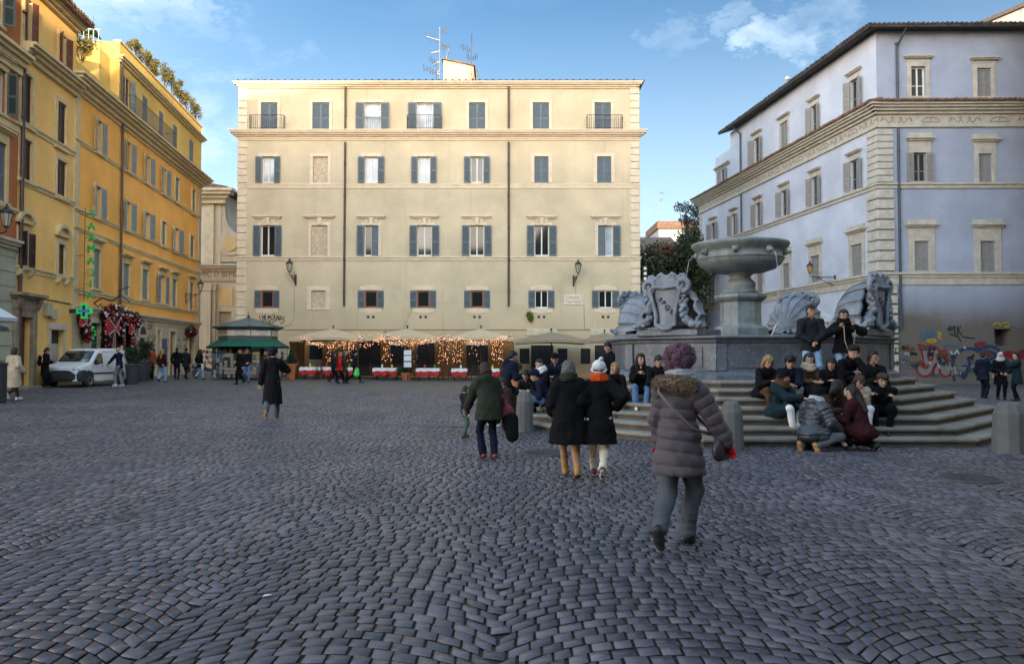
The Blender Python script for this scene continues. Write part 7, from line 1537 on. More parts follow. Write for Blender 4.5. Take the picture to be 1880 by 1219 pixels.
planter(535, 46.5, .38, .52, .95, 'large square terracotta planter with a clipped cone bush beside the kiosk', topi=.75); planter(940, 38, .3, .42, .95, 'square terracotta planter behind the young man on the bollard', bush=.2); planter(746, 46.3, .22, .34, .48, 'round terracotta pot under the menu stand', False, bush=.2)
dk = M('dark zinc planter', (.035, .036, .04), .6, .2, 4); planter(262, 40.5, .32, .48, 1.1, 'tall dark planter with a leafy bush beside the arched door', False, mat=dk, bush=.9); planter(243, 37.0, .3, .42, 1.0, 'dark planter behind the van with a bush', False, mat=dk, bush=.7)
# hanging plant on the palazzo wall
u, z = FC.uz(973, 580); loc = FC.mtx @ Vector((u, -.15, z)); t = thing('wall_plant', 'green plant growing from the cream wall above the plain parasol', 'plant', loc); leaves('foliage', [(0, 0, 0, .25, .15, .28), (.05, 0, -.25, .18, .12, .2), (-.1, 0, .15, .16, .1, .15)], 500, .07, leaf_mat('bright wall plant leaf', (.05, .1, .01), (.16, .24, .03)), t, 5, .2)
# ---------------------------------------------------------------- restaurant terrace
canv = M('cream parasol canvas', (.50, .37, .225), .85, .1, 3, bump=.1, bscale=30); canv2 = M('dull tan parasol canvas', (.24, .185, .12), .85, .12, 3); under = M('dark wood parasol frame', (.09, .04, .02), .6, .2); chrome = M('steel pole', (.35, .34, .32), .3, .1, metal=.8)
def parasol(px, Y, half, py_e, py_t, label, mat=canv, post=True, lean=None):
    p = gx(px, Y); ze, zt_ = zt(py_e, Y) - p.z, zt(py_t, Y) - p.z; t = thing('parasol', label, 'parasol', p, 0, 'restaurant parasols along the cream palazzo'); m = MB(); n = 8
    V = [(0, 0, zt_)]; f = []; ring_ = []
    for i in range(4):
        a, b = [(-1, -1), (1, -1), (1, 1), (-1, 1)][i], [(1, -1), (1, 1), (-1, 1), (-1, -1)][i]
        for j in range(n): q = j / n; ring_.append((half * (a[0] + (b[0] - a[0]) * q), half * (a[1] + (b[1] - a[1]) * q), ze + .10 * math.sin(PI * q) ))
    mid = [(x * .5, y * .5, ze + (zt_ - ze) * .58) for x, y, z in ring_]; low_ = [(x, y, z - .16) for x, y, z in ring_]; V += mid + ring_ + low_; N_ = len(ring_)
    for i in range(N_):
        j = (i + 1) % N_; f += [(0, 1 + i, 1 + j), (1 + i, 1 + N_ + i, 1 + N_ + j, 1 + j), (1 + N_ + i, 1 + 2 * N_ + i, 1 + 2 * N_ + j, 1 + N_ + j)]
    m.add(V, f); o = m.build('canopy', mat, t); md = o.modifiers.new('thickness', 'SOLIDIFY'); md.thickness = .012
    m = MB(); m.tube([(0, 0, 0), (0, 0, zt_ + .12)], .04, 8); m.box(-.35, .35, -.35, .35, 0, .08); m.build('pole', under, t)
    for i in range(8): q = PI * i / 4; rr_ = half * (1.35 if i % 2 else .98); m = MB(); m.tube([(.05 * math.cos(q), .05 * math.sin(q), ze + .1), (rr_ * .55 * math.cos(q), rr_ * .55 * math.sin(q), ze + (zt_ - ze) * .36), (rr_ * math.cos(q), rr_ * math.sin(q), ze - .03)], .022, 5); m.build('rib', under, t)
    m = MB(); m.ball((0, 0, zt_ + .16), .07); m.build('finial', iron, t); return t
YP = 49.3; parasol(612, YP, 2.32, 623.5, 604, 'cream parasol with fairy lights nearest the kiosk'); parasol(748, YP, 2.32, 623, 603.5, 'cream parasol with fairy lights above the menu stand'); parasol(883, YP, 2.05, 623.5, 603.5, 'cream parasol with fairy lights, rightmost of the lit three')
parasol(1012, YP, 2.3, 628, 609, 'plain tan parasol over the dark bar door', canv2); parasol(1110, YP, 1.6, 628, 611, 'plain tan parasol half hidden by the fountain shell', canv2)
mb = MB(); a, b = gx(649, 50.6), gx(707, 50.6); z0 = zt(610, 50.6); mb.box(a.x, b.x, 49.9, 51.4, z0 - .35, z0 + .05); tag(mb.build('awning_box', canv), 'pale folded awning between the first two lit parasols', 'awning')
scr = M('clear yellowed wind screen', (.30, .2, .09), .35, .2, 3)
for px, lab in ((546, 'wind screen at the kiosk end of the restaurant terrace'), (943, 'wind screen at the right end of the restaurant terrace')):
    p = gx(px, 49.0); t = thing('wind_screen', lab, 'screen', p, 0, 'wind screens of the restaurant'); m = MB()
    for y in (-1.6, 0, 1.6): m.box(-.03, .03, y - .03, y + .03, 0, 2.35)
    m.build('screen_post', under, t); m = MB(); m.box(-.008, .008, -1.6, 1.6, .05, 2.3); m.build('screen_pane', scr, t)
# restaurant wall panels, the lights' orange glow put into their ochre colour
mb = MB(); r = FC.rect(548, 943, 628, 690); warm = plaster('glow toned restaurant wall', (.26, .125, .04), stain=(.09, .04, .02), amt=.4)
for x0, x1 in ((548, 567), (592, 658), (699, 717), (742, 765), (798, 856), (896, 943)): q = FC.rect(x0, x1, 627, 691); mb = MB(); mb.box(q[0], q[1], -.03, .0015, q[2], q[3]); FC.add(mb, 'shop_front', warm)
red_cloth = M('red table cloth', (.40, .012, .015), .8, .12, 6); white_cloth = M('white table cloth', (.62, .60, .57), .8, .06, 6); wood_ch = M('dark chair wood', (.05, .025, .014), .5, .2)
pots = [M('small pot ' + str(i), c, .4, .2) for i, c in enumerate([(.5, .4, .05), (.4, .04, .04), (.05, .2, .05), (.5, .5, .5)])]
def table(px, Y, w, label, rz=0.0):
    p = gx(px, Y); t = thing('restaurant_table', label, 'table', p, rz, 'restaurant tables under red and white cloths'); m = MB()
    for sx in (-1, 1):
        for sy in (-1, 1):
            l = MB(); l.tube([(sx * (w / 2 - .08), sy * .3, 0), (sx * (w / 2 - .08), sy * .3, .72)], .022, 5); l.build('leg', wood_ch, t)
    def clothmesh(d, z, drop, amp, sk):
        m = MB(); P = []; per = []
        for a, b in (((-1, -1), (1, -1)), ((1, -1), (1, 1)), ((1, 1), (-1, 1)), ((-1, 1), (-1, -1))):
            for j in range(8): q = j / 8; per.append(((a[0] + (b[0] - a[0]) * q) * (w / 2 + d), (a[1] + (b[1] - a[1]) * q) * (.38 + d)))
        n = len(per); V = [(x, y, z) for x, y in per] + [(x * (1 + amp * (1 + math.sin(i * 2.3 + sk)) * .5), y * (1 + amp * (1 + math.sin(i * 2.3 + sk)) * .8), z - drop * (.8 + .25 * abs(math.sin(i * .785 + sk)))) for i, (x, y) in enumerate(per)]
        return m.add(V, [(i, n + i, n + (i + 1) % n, (i + 1) % n) for i in range(n)] + [tuple(range(n))])
    clothmesh(.01, .74, .46, .05, 0).build('under_cloth', red_cloth, t); clothmesh(.022, .752, .2, .05, .8).build('top_cloth', white_cloth, t); return t
rg = np.random.default_rng(51)
TB = [(568, 46.6, .9, 'first table from the kiosk under the lit parasols'), (598, 47.4, .8, 'table left of the person in red'), (640, 47.2, .9, 'table behind the passers by'), (700, 46.7, .85, 'table left of the menu stand, nearer the doors'), (718, 46.9, .9, 'table just left of the menu stand'), (778, 46.8, .8, 'table just right of the menu stand'), (796, 46.9, .75, 'second table right of the menu stand'), (844, 46.7, .9, 'table under the right lit parasol'), (902, 46.8, .95, 'table beside the young man on the bollard')]
for px, Y, w, lab in TB: table(px, Y, w, 'table with white over red cloth, ' + lab)
def chair(px, Y, rz, label):
    p = gx(px, Y); t = thing('chair', label, 'chair', p, R(rz), 'dark wooden chairs of the restaurant')
    for sx in (-1, 1):
        for sy in (-1, 1): l = MB(); l.tube([(sx * .18, sy * .18, 0), (sx * .18, sy * .18, .45 if sy > 0 else .45)], .018, 5); l.build('leg', wood_ch, t)
    m = MB(); m.box(-.21, .21, -.21, .21, .44, .48); m.build('seat', wood_ch, t); m = MB()
    for sx in (-1, 1): m.tube([(sx * .19, -.2, .46), (sx * .19, -.25, .92)], .018, 5)
    for z in (.62, .76, .9): m.box(-.19, .19, -.25, -.225, z - .03, z + .03)
    m.build('backrest', wood_ch, t)
for px, Y, rz, lab in ((555, 46.6, -90, 'chair left of the first table by the kiosk'), (584, 46.7, 90, 'chair right of the first table by the kiosk'), (590, 47.5, -80, 'chair left of the second table'), (688, 46.8, -90, 'chair left of the table by the dark doors'), (733, 47.1, 90, 'chair between the menu stand and its left table'), (808, 47.0, 90, 'chair right of the tables past the menu stand'), (829, 46.8, -90, 'chair left of the table under the right lit parasol'), (860, 46.9, 90, 'chair right of the table under the right lit parasol'), (885, 46.9, -90, 'chair left of the table by the bollard sitter'), (922, 47.0, 90, 'chair right of the table by the bollard sitter')): chair(px, Y, rz, 'dark wooden ' + lab)
for i, (px, Y, w, lab) in enumerate(TB):
    p = gx(px, Y); m = MB(); m.lathe([(.05, .0), (.07, .1), (.06, .11)], 10); m.ball((0, 0, .15), .07); o = m.build('table_pot', pots[i % 4]); o.location = (p.x + .08, Y - .1, p.z + .754); tag(o, ('yellow', 'red', 'green', 'white')[i % 4] + ' pot plant on the ' + lab, 'pot', 'small pots on the restaurant tables')
# menu stand
p = gx(748, 45.8); t = thing('menu_stand', 'tall menu stand with white cards above a terracotta pot', 'menu stand', p); m = MB(); m.tube([(0, .2, 0), (0, .2, 1.85)], .03, 6); m.box(-.26, .26, .14, .18, .8, 1.86); m.build('board', iron, t)
for z0, z1 in ((.82, 1.12), (1.2, 1.5), (1.56, 1.84)): m = MB(); m.box(-.22, .22, .12, .139, z0, z1); m.build('menu_card', M('white menu card', (.6, .62, .62), .5, .08, 10), t)
# fairy lights
bulb = M('lit warm fairy bulb', (1, .6, .38), .4, 0, emit=1.7, ecol=(1.0, .40, .20)); wirem = M('dark green light cable', (.012, .016, .01), .8, 0)
def fairy(name, paths, n, spread, label, seed, r=.018):
    rg = np.random.default_rng(seed); c0 = Vector(paths[0][0]); t = thing('fairy_lights', label, 'fairy lights', c0, 0, 'fairy light swags of the restaurant'); m = MB(); V = []; F_ = []; k = 0
    for pth in paths:
        pts = [Vector(q) - c0 for q in pth]; m.tube(pts, .018, 4); seg = [(pts[i + 1] - pts[i]).length for i in range(len(pts) - 1)]; tot = sum(seg)
        for _ in range(int(n * tot)):
            d = rg.random() * tot; i = 0
            while i < len(seg) - 1 and d > seg[i]: d -= seg[i]; i += 1
            q = np.array(pts[i].lerp(pts[i + 1], min(d / seg[i], 1))) + rg.normal(size=3) * spread; s = r * rg.uniform(.6, 1.25)
            V += [q + np.array(e) * s for e in ((1, 0, 0), (-1, 0, 0), (0, 1, 0), (0, -1, 0), (0, 0, 1), (0, 0, -1))]; F_ += [[k + a for a in f] for f in ((0, 2, 4), (2, 1, 4), (1, 3, 4), (3, 0, 4), (2, 0, 5), (1, 2, 5), (3, 1, 5), (0, 3, 5))]; k += 6
    m.build('cable', wirem, t); o = link('bulb', mesh_np('bulb', np.array(V), None, np.array(F_)), bulb, t); o['kind'] = 'stuff'
def W3(px, py, Y): p = at(px, py, Y); return (p.x, p.y, p.z)
def swag(pts, Y, n=10): return [W3(x, y, Y) for x, y in smooth2(pts, n)]
YF = 47.0
fairy('a', [swag([(553, 617), (570, 628), (592, 634), (606, 636)], YF), swag([(606, 636), (625, 631), (648, 627), (666, 618)], YF)], 42, .085, 'sagging fairy lights along the parasol nearest the kiosk', 1)
fairy('b', [swag([(662, 636), (676, 632), (694, 626), (706, 622)], YF), swag([(696, 617), (712, 626), (730, 630), (748, 633)], YF)], 42, .085, 'fairy lights from the folded awning to the middle parasol pole', 2)
fairy('c', [swag([(750, 634), (772, 630), (796, 625), (816, 619)], YF), swag([(700, 616), (730, 622), (760, 628), (790, 622)], YF)], 38, .085, 'fairy lights on the right half of the middle parasol', 3)
fairy('d', [swag([(812, 618), (836, 622), (858, 627), (876, 630)], YF), swag([(876, 630), (900, 627), (922, 622), (940, 617)], YF)], 42, .085, 'fairy lights along the rightmost lit parasol', 4)
def curtain(x0, x1, y0, y1, n, label, seed, dens=9):
    fairy('e', [[W3(x0 + (x1 - x0) * i / (n - 1), y0 + random.uniform(-1, 1), YF + 1.0), W3(x0 + (x1 - x0) * i / (n - 1) + .6, (y0 + y1) / 2, YF + 1.02), W3(x0 + (x1 - x0) * i / (n - 1), y1 + random.uniform(-3, 1), YF + 1.0)] for i in range(n)], dens, .05, label, seed, .02)
curtain(601, 612, 634, 668, 4, 'curtain of fairy lights left of the person in red', 11); curtain(632, 650, 632, 666, 6, 'curtain of fairy lights right of the person in red', 12); curtain(705, 716, 630, 664, 4, 'curtain of fairy lights right of the dark doors', 13); curtain(806, 822, 628, 668, 6, 'left part of the fairy light curtain under the right parasol', 14); curtain(832, 847, 628, 668, 5, 'right part of the fairy light curtain under the right parasol', 15); curtain(903, 923, 624, 667, 7, 'fairy light curtain at the right wind screen', 16)
fairy('f', [swag([(868, 635), (872, 650), (880, 662)], 48), swag([(756, 640), (760, 655), (766, 668)], 48)], 9, .12, 'sparse fairy lights round the inner doorways', 17)
# ---------------------------------------------------------------- pharmacy signs and Christmas garlands on the orange house
letter_glow = M('green sign letter with added glow', (.0, .22, .06), .4, 0, emit=.05, ecol=(.0, .75, .15)); gneon2 = M('bright green lit cross', (.02, .45, .08), .4, 0, emit=.1, ecol=(.02, 1.0, .2)); out = .75  # letters are not lit; faint emission added to their green
u, _ = FO.uz(167, 470, out)
def wl(F, u, z, out): return F.mtx @ Vector((u, -out, z))
t = thing('pharmacy_letters', 'tall column of green letters spelling FARMACIA, seen from behind on the orange house', 'sign', wl(FO, u, 0, out), 0); zl = [FO.uz(167, y, out)[1] for y in (393, 416, 437, 458, 480, 502, 522, 543)]
for ch, z in zip('FARMACIA', zl): text('letter', ch, .52, letter_glow, t, (0, 0, z), rot=(PI / 2, 0, 0), depth=.05, sx=-1.0)
m = MB(); zt0, zb0 = zl[0] + .3, zl[-1] - .25
m.tube([(-.32, .02, zt0), (-.32, .02, zb0)], .018, 5)
for z in (zl[0] + .1, zl[3] - .3, zl[6] - .2): m.tube([(-.32, .02, z), (-out, .02, z)], .015, 5)
for z in zl: m.tube([(-.32, .02, z), (0, .02, z)], .01, 4)
m.build('sign_frame', M('olive sign frame', (.05, .06, .02), .6, .1), t)
def cross(name, loc, s, label, rz=0.0):
    t = thing(name, label, 'sign', loc, rz); m = MB(); a, b = s, s * .36
    def plus(mb, a, b, y0, y1): mb.prism([(-b, -a), (b, -a), (b, -b), (a, -b), (a, b), (b, b), (b, a), (-b, a), (-b, b), (-a, b), (-a, -b), (-b, -b)], 'y', y0, y1)
    plus(m, a, b, -.06, .06); m.build('cross_body', gneon2, t); m = MB(); plus(m, a * .72, b * .5, -.066, -.0601); m.build('cross_inset', M('dark cross inset', (.01, .02, .03), .3, 0), t); return t
uu, zz = FO.uz(155, 571, .7); t = cross('pharmacy_cross', wl(FO, uu, zz, .7), .36, 'large green lit pharmacy cross projecting from the orange house'); m = MB(); m.box(-.22, .22, -.075, -.0661, -.05, .05); m.build('cross_display', M('blue lit display', (.02, .03, .2), .3, 0, emit=.2, ecol=(.1, .15, 1)), t); m = MB(); m.box(-.7, -.36, -.03, .03, -.1, .1); m.build('cross_arm', iron, t)
uu, zz = FO.uz(168.5, 611, .05); cross('pharmacy_cross', wl(FO, uu, zz, .06), .33, 'small green lit cross in the pharmacy doorway', FO.rz)
pine = leaf_mat('dark fir garland', (.006, .010, .006), (.028, .03, .015)); red_b = M('red bauble', (.32, .01, .015), .25, .1); wht_b = M('white bauble', (.62, .6, .58), .3, .1)
def garland(pts, rad, nl, nb, label, seed):
    """fir garland with baubles on the shop front; pts = pixels along it"""
    rg = np.random.default_rng(seed); P = [];
    for x, y in pts: u, z = FO.uz(x, y, .25); P.append(Vector((u, -.25, z)))
    c0 = FO.mtx @ P[-1]; t = thing('christmas_garland', label, 'garland', c0, FO.rz, 'Christmas garlands on the pharmacy front'); base = P[-1]; bl = []
    for i in range(len(P) - 1):
        n = max(2, int((P[i + 1] - P[i]).length / (rad * .8)))
        for j in range(n): q = P[i].lerp(P[i + 1], j / n) - base; bl.append((q.x, q.y, q.z, rad * rg.uniform(.8, 1.2), rad * .8, rad * rg.uniform(.8, 1.2)))
    leaves('fir_branch', bl, nl, .1, pine, t, seed, .1); mr, mw = MB(), MB()
    for k in range(nb): b = bl[rg.integers(len(bl))]; d = unit(rg.normal(size=3)); d[1] = -abs(d[1]); (mr if k % 3 else mw).ball((b[0] + d[0] * b[3], b[1] + d[1] * b[4], b[2] + d[2] * b[5]), rg.uniform(.05, .085), 7, 5)
    o = mr.build('bauble', red_b, t, smooth=True); o['kind'] = 'stuff'; o = mw.build('bauble', wht_b, t, smooth=True); o['kind'] = 'stuff'
garland([(193, 575), (195, 600), (194, 640), (196, 680)], .28, 2600, 90, 'upright garland left of the red bow on the pharmacy front', 1); garland([(196, 577), (210, 574), (226, 580), (240, 588), (252, 590)], .42, 4200, 150, 'wide garland with white baubles arching over the pharmacy entrance', 2)
garland([(222, 596), (223, 625), (222, 665)], .2, 1500, 50, 'thin upright garland right of the red bow', 3); garland([(240, 590), (241, 620), (240, 660)], .24, 1700, 55, 'upright garland at the right of the pharmacy entrance', 4); garland([(153, 582), (158, 600), (160, 625)], .26, 1800, 60, 'garland with a red ribbon under the large green cross', 5); garland([(347, 610), (352, 608), (357, 612)], .35, 1200, 30, 'dark garland over the last orange door', 6)
def bow(px, py, w, h, label, tails=True):
    uu, zz = FO.uz(px, py, .55); t = thing('ribbon_bow', label, 'bow', wl(FO, uu, zz, .55), FO.rz, 'red ribbon bows on the pharmacy front'); m = MB()
    for s in (-1, 1): m.add([(0, -.08, .1), (s * w, -.02, h), (s * w, -.02, -h * .7), (0, -.08, -.1), (0, .05, .1), (s * w, .08, h), (s * w, .08, -h * .7), (0, .05, -.1)], [(0, 1, 2, 3), (7, 6, 5, 4), (0, 4, 5, 1), (1, 5, 6, 2), (2, 6, 7, 3)])
    m.build('loop', M('red velvet ribbon', (.36, .012, .02), .7, .15), t); m = MB()
    for s in (-1, 1): m.add([(s * .03, -.1, .08), (s * w, -.04, h + .03), (s * w, -.04, h - .1), (s * .03, -.1, -.02)], [(0, 1, 2, 3), (3, 2, 1, 0)]); m.add([(s * .03, -.1, -.02), (s * w, -.04, -h * .7 + .1), (s * w, -.04, -h * .7 - .03), (s * .03, -.1, -.1)], [(0, 1, 2, 3), (3, 2, 1, 0)])
    m.build('trim', white_cloth, t)
    if tails:
        m = MB()
        for k in range(5): x = (k - 2) * .16; m.mat(k % 2); m.add([(x * .3 - .04, -.06, -.1), (x * .3 + .04, -.06, -.1), (x + .08, -.02, -1.15), (x - .08, -.02, -1.15)], [(0, 1, 2, 3), (3, 2, 1, 0)])
        m.build('ribbon_tail', [bpy.data.materials['red velvet ribbon'], white_cloth], t)
bow(209, 603, .75, .55, 'big red bow with white trim and striped tails on the pharmacy front'); bow(155, 592, .35, .3, 'small red bow under the large green cross', False); bow(243, 606, .3, .35, 'small red bow at the right garland', False)
m = MB(); uu, zz = FO.uz(205, 560, .9); u2 = FO.uz(222, 560, .1)[0]
pts = [(0, 0, 0), (.0, .25, .3), (.1, .5, .1), (.2, .8, .0)]; m.tube([(-.9, 0, .1), (-.5, 0, .35), (0, 0, .2), (.5, 0, .5), (.9, 0, .15)], .035, 6); m.tube([(-.9, 0, .1), (-.7, 0, -.1), (-.5, 0, .05)], .03, 6); m.tube([(.3, 0, .4), (.5, 0, .8), (.9, 0, .9)], .03, 6)
o = m.build('iron_bracket', iron); o.location = wl(FO, uu, zz, .9); o.rotation_euler = (0, 0, 0); tag(o, 'scrolled wrought iron bracket above the pharmacy garland', 'bracket')
# ---------------------------------------------------------------- left edge cafe parasol and bin, light strip by the trees, scooter
p = gx(-46, 24.5); t = thing('parasol', 'white cafe parasol cut by the left picture edge', 'parasol', p, 0); m = MB(); ze = zt(590, 24.5) - p.z
m.lathe([(1.15, ze), (1.17, ze + .12), (.6, ze + .5), (.04, ze + .8)], 8, a0=PI / 8); m.build('canopy', M('white cafe canvas', (.55, .55, .56), .8, .08), t); m = MB(); m.tube([(0, 0, 0), (0, 0, ze + .9)], .04, 8); m.build('pole', iron, t); m = MB(); m.lathe([(.55, ze - .32), (.57, ze - .27), (.3, ze - .15)], 8); m.build('lower_canopy', M('white cafe canvas', (0, 0, 0)), t)
p = gx(-6, 23.5); m = MB(); m.lathe([(.28, 0), (.3, .05), (.3, 1.15), (.33, 1.16), (.33, 1.22), (.05, 1.3)], 16); o = m.build('patio_heater', M('dark heater base', (.025, .03, .032), .45, .2), smooth=False); m2 = MB(); m2.tube([(0, 0, 1.25), (0, 0, 2.2)], .03, 6); m2.lathe([(.35, 2.2), (.3, 2.32), (.05, 2.4)], 16); m2.build('heater_head', iron, o); o.location = p; tag(o, 'dark patio heater beside the white parasol at the left edge', 'heater')
p = at(1184.5, 531, 55.0); t = thing('light_strip', 'dark hanging strip of nine round white lamps at the cream palazzo corner', 'light strip', p); m = MB(); m.box(-.17, .17, 0, .1, -1.7, 1.7); m.tube([(0, .05, 1.7), (0, .05, 3.2)], .02, 5); m.build('strip_board', iron, t)
for k in range(9): m = MB(); m.lathe([(.11, 0), (.11, .04), (.06, .07)], 12); m.v = [(x, -z, y + 1.5 - .375 * k) for x, y, z in m.v]; m.build('lamp', M('white strip lamp', (.7, .7, .68), .4, 0, emit=.12, ecol=(1, 1, .95)), t)
p = gx(379, 50); t = thing('scooter', 'dark parked scooter by the church base', 'scooter', p, R(25)); m = MB()
for x in (-.6, .6): w_ = MB(); w_.lathe([(.14, -.06), (.25, -.05), (.26, 0), (.25, .05), (.14, .06)], 16); w_.v = [(x + a, c, .26 + b) for a, b, c in w_.v]; w_.build('wheel', iron, t)
s = Sdf(); s.chain([(-.75, 0, .62), (-.3, 0, .66), (.1, 0, .42), (.4, 0, .4), (.55, 0, .75), (.5, 0, 1.05)], [.13, .16, .1, .1, .09, .07], .08); s.cap((.48, -.3, 1.05), (.48, .3, 1.05), .03, .03, .02); s.cap((-.7, 0, .76), (-.05, 0, .76), .1, .09, .05, flat=((0, 0, 1), .5)); sdf_obj('scooter_body', s, .025, M('dark blue scooter paint', (.02, .03, .05), .3, .1), t)
# ---------------------------------------------------------------- white delivery van
vr = R(88); vz = float(gz(-19, 34)); VAN = thing('delivery_van', 'white delivery van with a black front bumper parked in front of the pharmacy', 'van', (-19.53, 33.0, vz), vr); VAN.scale = (.92, .92, .92)
vw = M('white van paint', (.62, .63, .64), .3, .04, 2, spec=.6); blk = M('black bumper plastic', (.02, .021, .024), .6, .15); vglass = M('van glass', (.015, .02, .024), .05, 0, spec=1.0)
prof = [(0.0, .78), (.03, .92), (.25, 1.02), (.6, 1.10), (.98, 1.17), (1.2, 1.36), (1.45, 1.58), (1.68, 1.74), (2.0, 1.83), (2.6, 1.86), (3.6, 1.85), (4.1, 1.82), (4.26, 1.74), (4.3, 1.3), (4.3, .6)]
def vwid(x, z):
    w = .915 - max(0, z - 1.05) * .16; nose = max(0, .45 - x); return w - nose * nose * .75 - (max(0, x - 4.0)) * .1
st = [(x, z) for x, z in prof]; xs = [0, .03, .12, .25, .6, .98, 1.2, 1.45, 1.68, 2.0, 2.6, 3.6, 4.1, 4.24, 4.3]
def vtop(x): return float(np.interp(x, [q[0] for q in prof[:13]] + [4.3], [q[1] for q in prof[:13]] + [1.55]))
mb = MB(); NL = 9; V = []; f = []
for x in xs:
    zt_ = vtop(x); zs = [.30 + (zt_ - .06 - .30) * k / (NL - 2) for k in range(NL - 1)] + [zt_]
    row = []
    for k, z in enumerate(zs): w_ = vwid(x, z) - (.09 if k == NL - 1 else 0.0) - (.02 if k == NL - 2 else 0); row.append((x, w_, z))
    ringp = [(a, -b, c) for a, b, c in row] + row[::-1]; V += ringp
n = 2 * NL
for i in range(len(xs) - 1):
    for k in range(n): k2 = (k + 1) % n; f.append((i * n + k, (i + 1) * n + k, (i + 1) * n + k2, i * n + k2))
f.append(tuple(range(n))); f.append(tuple((len(xs) - 1) * n + k for k in range(n))[::-1]); mb.add(V, f); o = mb.build('body', vw, VAN, smooth=True); md = o.modifiers.new('sharp', 'EDGE_SPLIT'); md.split_angle = R(35)
s = Sdf(); s.cap((.08, -.62, .5), (.08, .62, .5), .25, .25, .02, flat=((1, 0, 0), .75))
mb = MB(); V = []; f = []
for yy in np.linspace(-1, 1, 11):
    w_ = .93; dep = .13 * yy * yy * 1.3 + .02; V += [(dep - .07, yy * w_, .27), (dep - .12, yy * w_, .4), (dep - .13, yy * w_, .62), (dep - .05, yy * w_, .8), (dep + .35 * abs(yy) ** 3, yy * w_ * 1.0, .82), (dep + .4, yy * w_ * .99, .27)]
for i in range(10):
    for k in range(6): k2 = (k + 1) % 6; f.append((i * 6 + k, i * 6 + k2, (i + 1) * 6 + k2, (i + 1) * 6 + k))
f.append(tuple(range(6))[::-1]); f.append(tuple(60 + k for k in range(6))); mb.add(V, f); mb.build('bumper', blk, VAN)
mb = MB(); mb.box(-.075, -.02, -.26, .26, .5, .62); mb.build('number_plate', M('pale number plate', (.5, .52, .5), .5, .1, 20), VAN)
mb = MB(); mb.box(-.075, .02, -.55, .55, .66, .76); mb.build('grille', iron, VAN)
for sy in (-1, 1):
    q = Sdf(); q.ell((.14, sy * .66, .885), (.17, .2, .085), .01, np.array([[.8, sy * -.6, 0], [sy * .6, .8, 0], [-.2, 0, 1.0]])); h_ = sdf_obj('headlight', q, .014, M('headlight lens', (.6, .62, .64), .1, .3, 20, spec=1.0), VAN)
    mb = MB()
    for xw in (.78, 3.52):
        w_ = MB(); w_.lathe([(.40, -.02), (.40, .02)], 24); w_.v = [(xw + a, sy * (.905 + c), .40 + b) for a, b, c in w_.v]; w_.build('wheel_arch', blk, VAN)
        w_ = MB(); w_.lathe([(.2, -.1), (.30, -.1), (.325, -.06), (.325, .06), (.30, .1), (.2, .1)], 24); w_.v = [(xw + a, sy * .87 + c, .325 + b) for a, b, c in w_.v]; ww = w_.build('wheel', M('tyre rubber', (.018, .018, .018), .85, .1), VAN, smooth=False)
        w_ = MB(); w_.lathe([(.02, -.03), (.12, -.02), (.2, .01), (.2, -.04), (.02, -.05)], 20); w_.v = [(xw + a, sy * (.99 + c), .325 + b) for a, b, c in w_.v]; w_.build('rim', M('steel rim', (.2, .2, .21), .4, .2, metal=.6), ww)
    def side(poly, mat, name, off=.012):
        mb = MB(); n = len(poly); P = [(x, sy * (vwid(x, z) + off), z) for x, z in poly]; mb.add(P, [tuple(range(n)) if sy < 0 else tuple(range(n))[::-1]]); mb.add([(x, y - sy * .03, z) for x, y, z in P], [tuple(range(n))[::-1] if sy < 0 else tuple(range(n))]); return mb.build(name, mat, VAN)
    side([(1.12, 1.12), (1.98, 1.10), (1.98, 1.62), (1.62, 1.60), (1.42, 1.42)], vglass, 'side_window', .006); side([(1.0, .60), (2.9, .60), (2.9, .68), (1.0, .68)], blk, 'rub_strip', .02)
    for pts in ([(1.06, .36), (1.07, 1.08)], [(2.06, .36), (2.06, 1.66)], [(3.15, .36), (3.15, 1.68)], [(2.06, 1.68), (3.15, 1.70)]): mb = MB(); mb.tube([(x, sy * (vwid(x, z) + .001), z) for x, z in pts], .007, 4); mb.build('door_seam', blk, VAN)
    q = Sdf(); q.cap((1.2, sy * .98, 1.12), (1.2, sy * 1.1, 1.15), .06, .09, .03, flat=((1, 0, 0), .6)); sdf_obj('door_mirror', q, .016, blk, VAN)
    mb = MB(); mb.box(1.82, 1.96, sy * .905, sy * .93, .98, 1.01); mb.build('door_handle', blk, VAN); mb = MB(); mb.box(4.27, 4.31, sy * .72, sy * .86, .75, 1.4); mb.build('tail_light', M('red tail lamp', (.3, .01, .01), .3, 0), VAN)
mb = MB(); P = []
for x, z in ((1.02, 1.215), (1.2, 1.375), (1.45, 1.595), (1.64, 1.725)): w_ = vwid(x, z) - .11; P += [(x - .014, -w_, z), (x - .014, 0, z + .008), (x - .014, w_, z)]
mb.add(P, [(i * 3 + k, i * 3 + k + 1, (i + 1) * 3 + k + 1, (i + 1) * 3 + k) for i in range(3) for k in range(2)]); o = mb.build('windscreen', vglass, VAN, smooth=True); md = o.modifiers.new('thickness', 'SOLIDIFY'); md.thickness = .012
mb = MB(); mb.tube([(1.8, 0, 1.78), (1.6, 0, 2.1)], .008, 4); mb.build('aerial', iron, VAN)
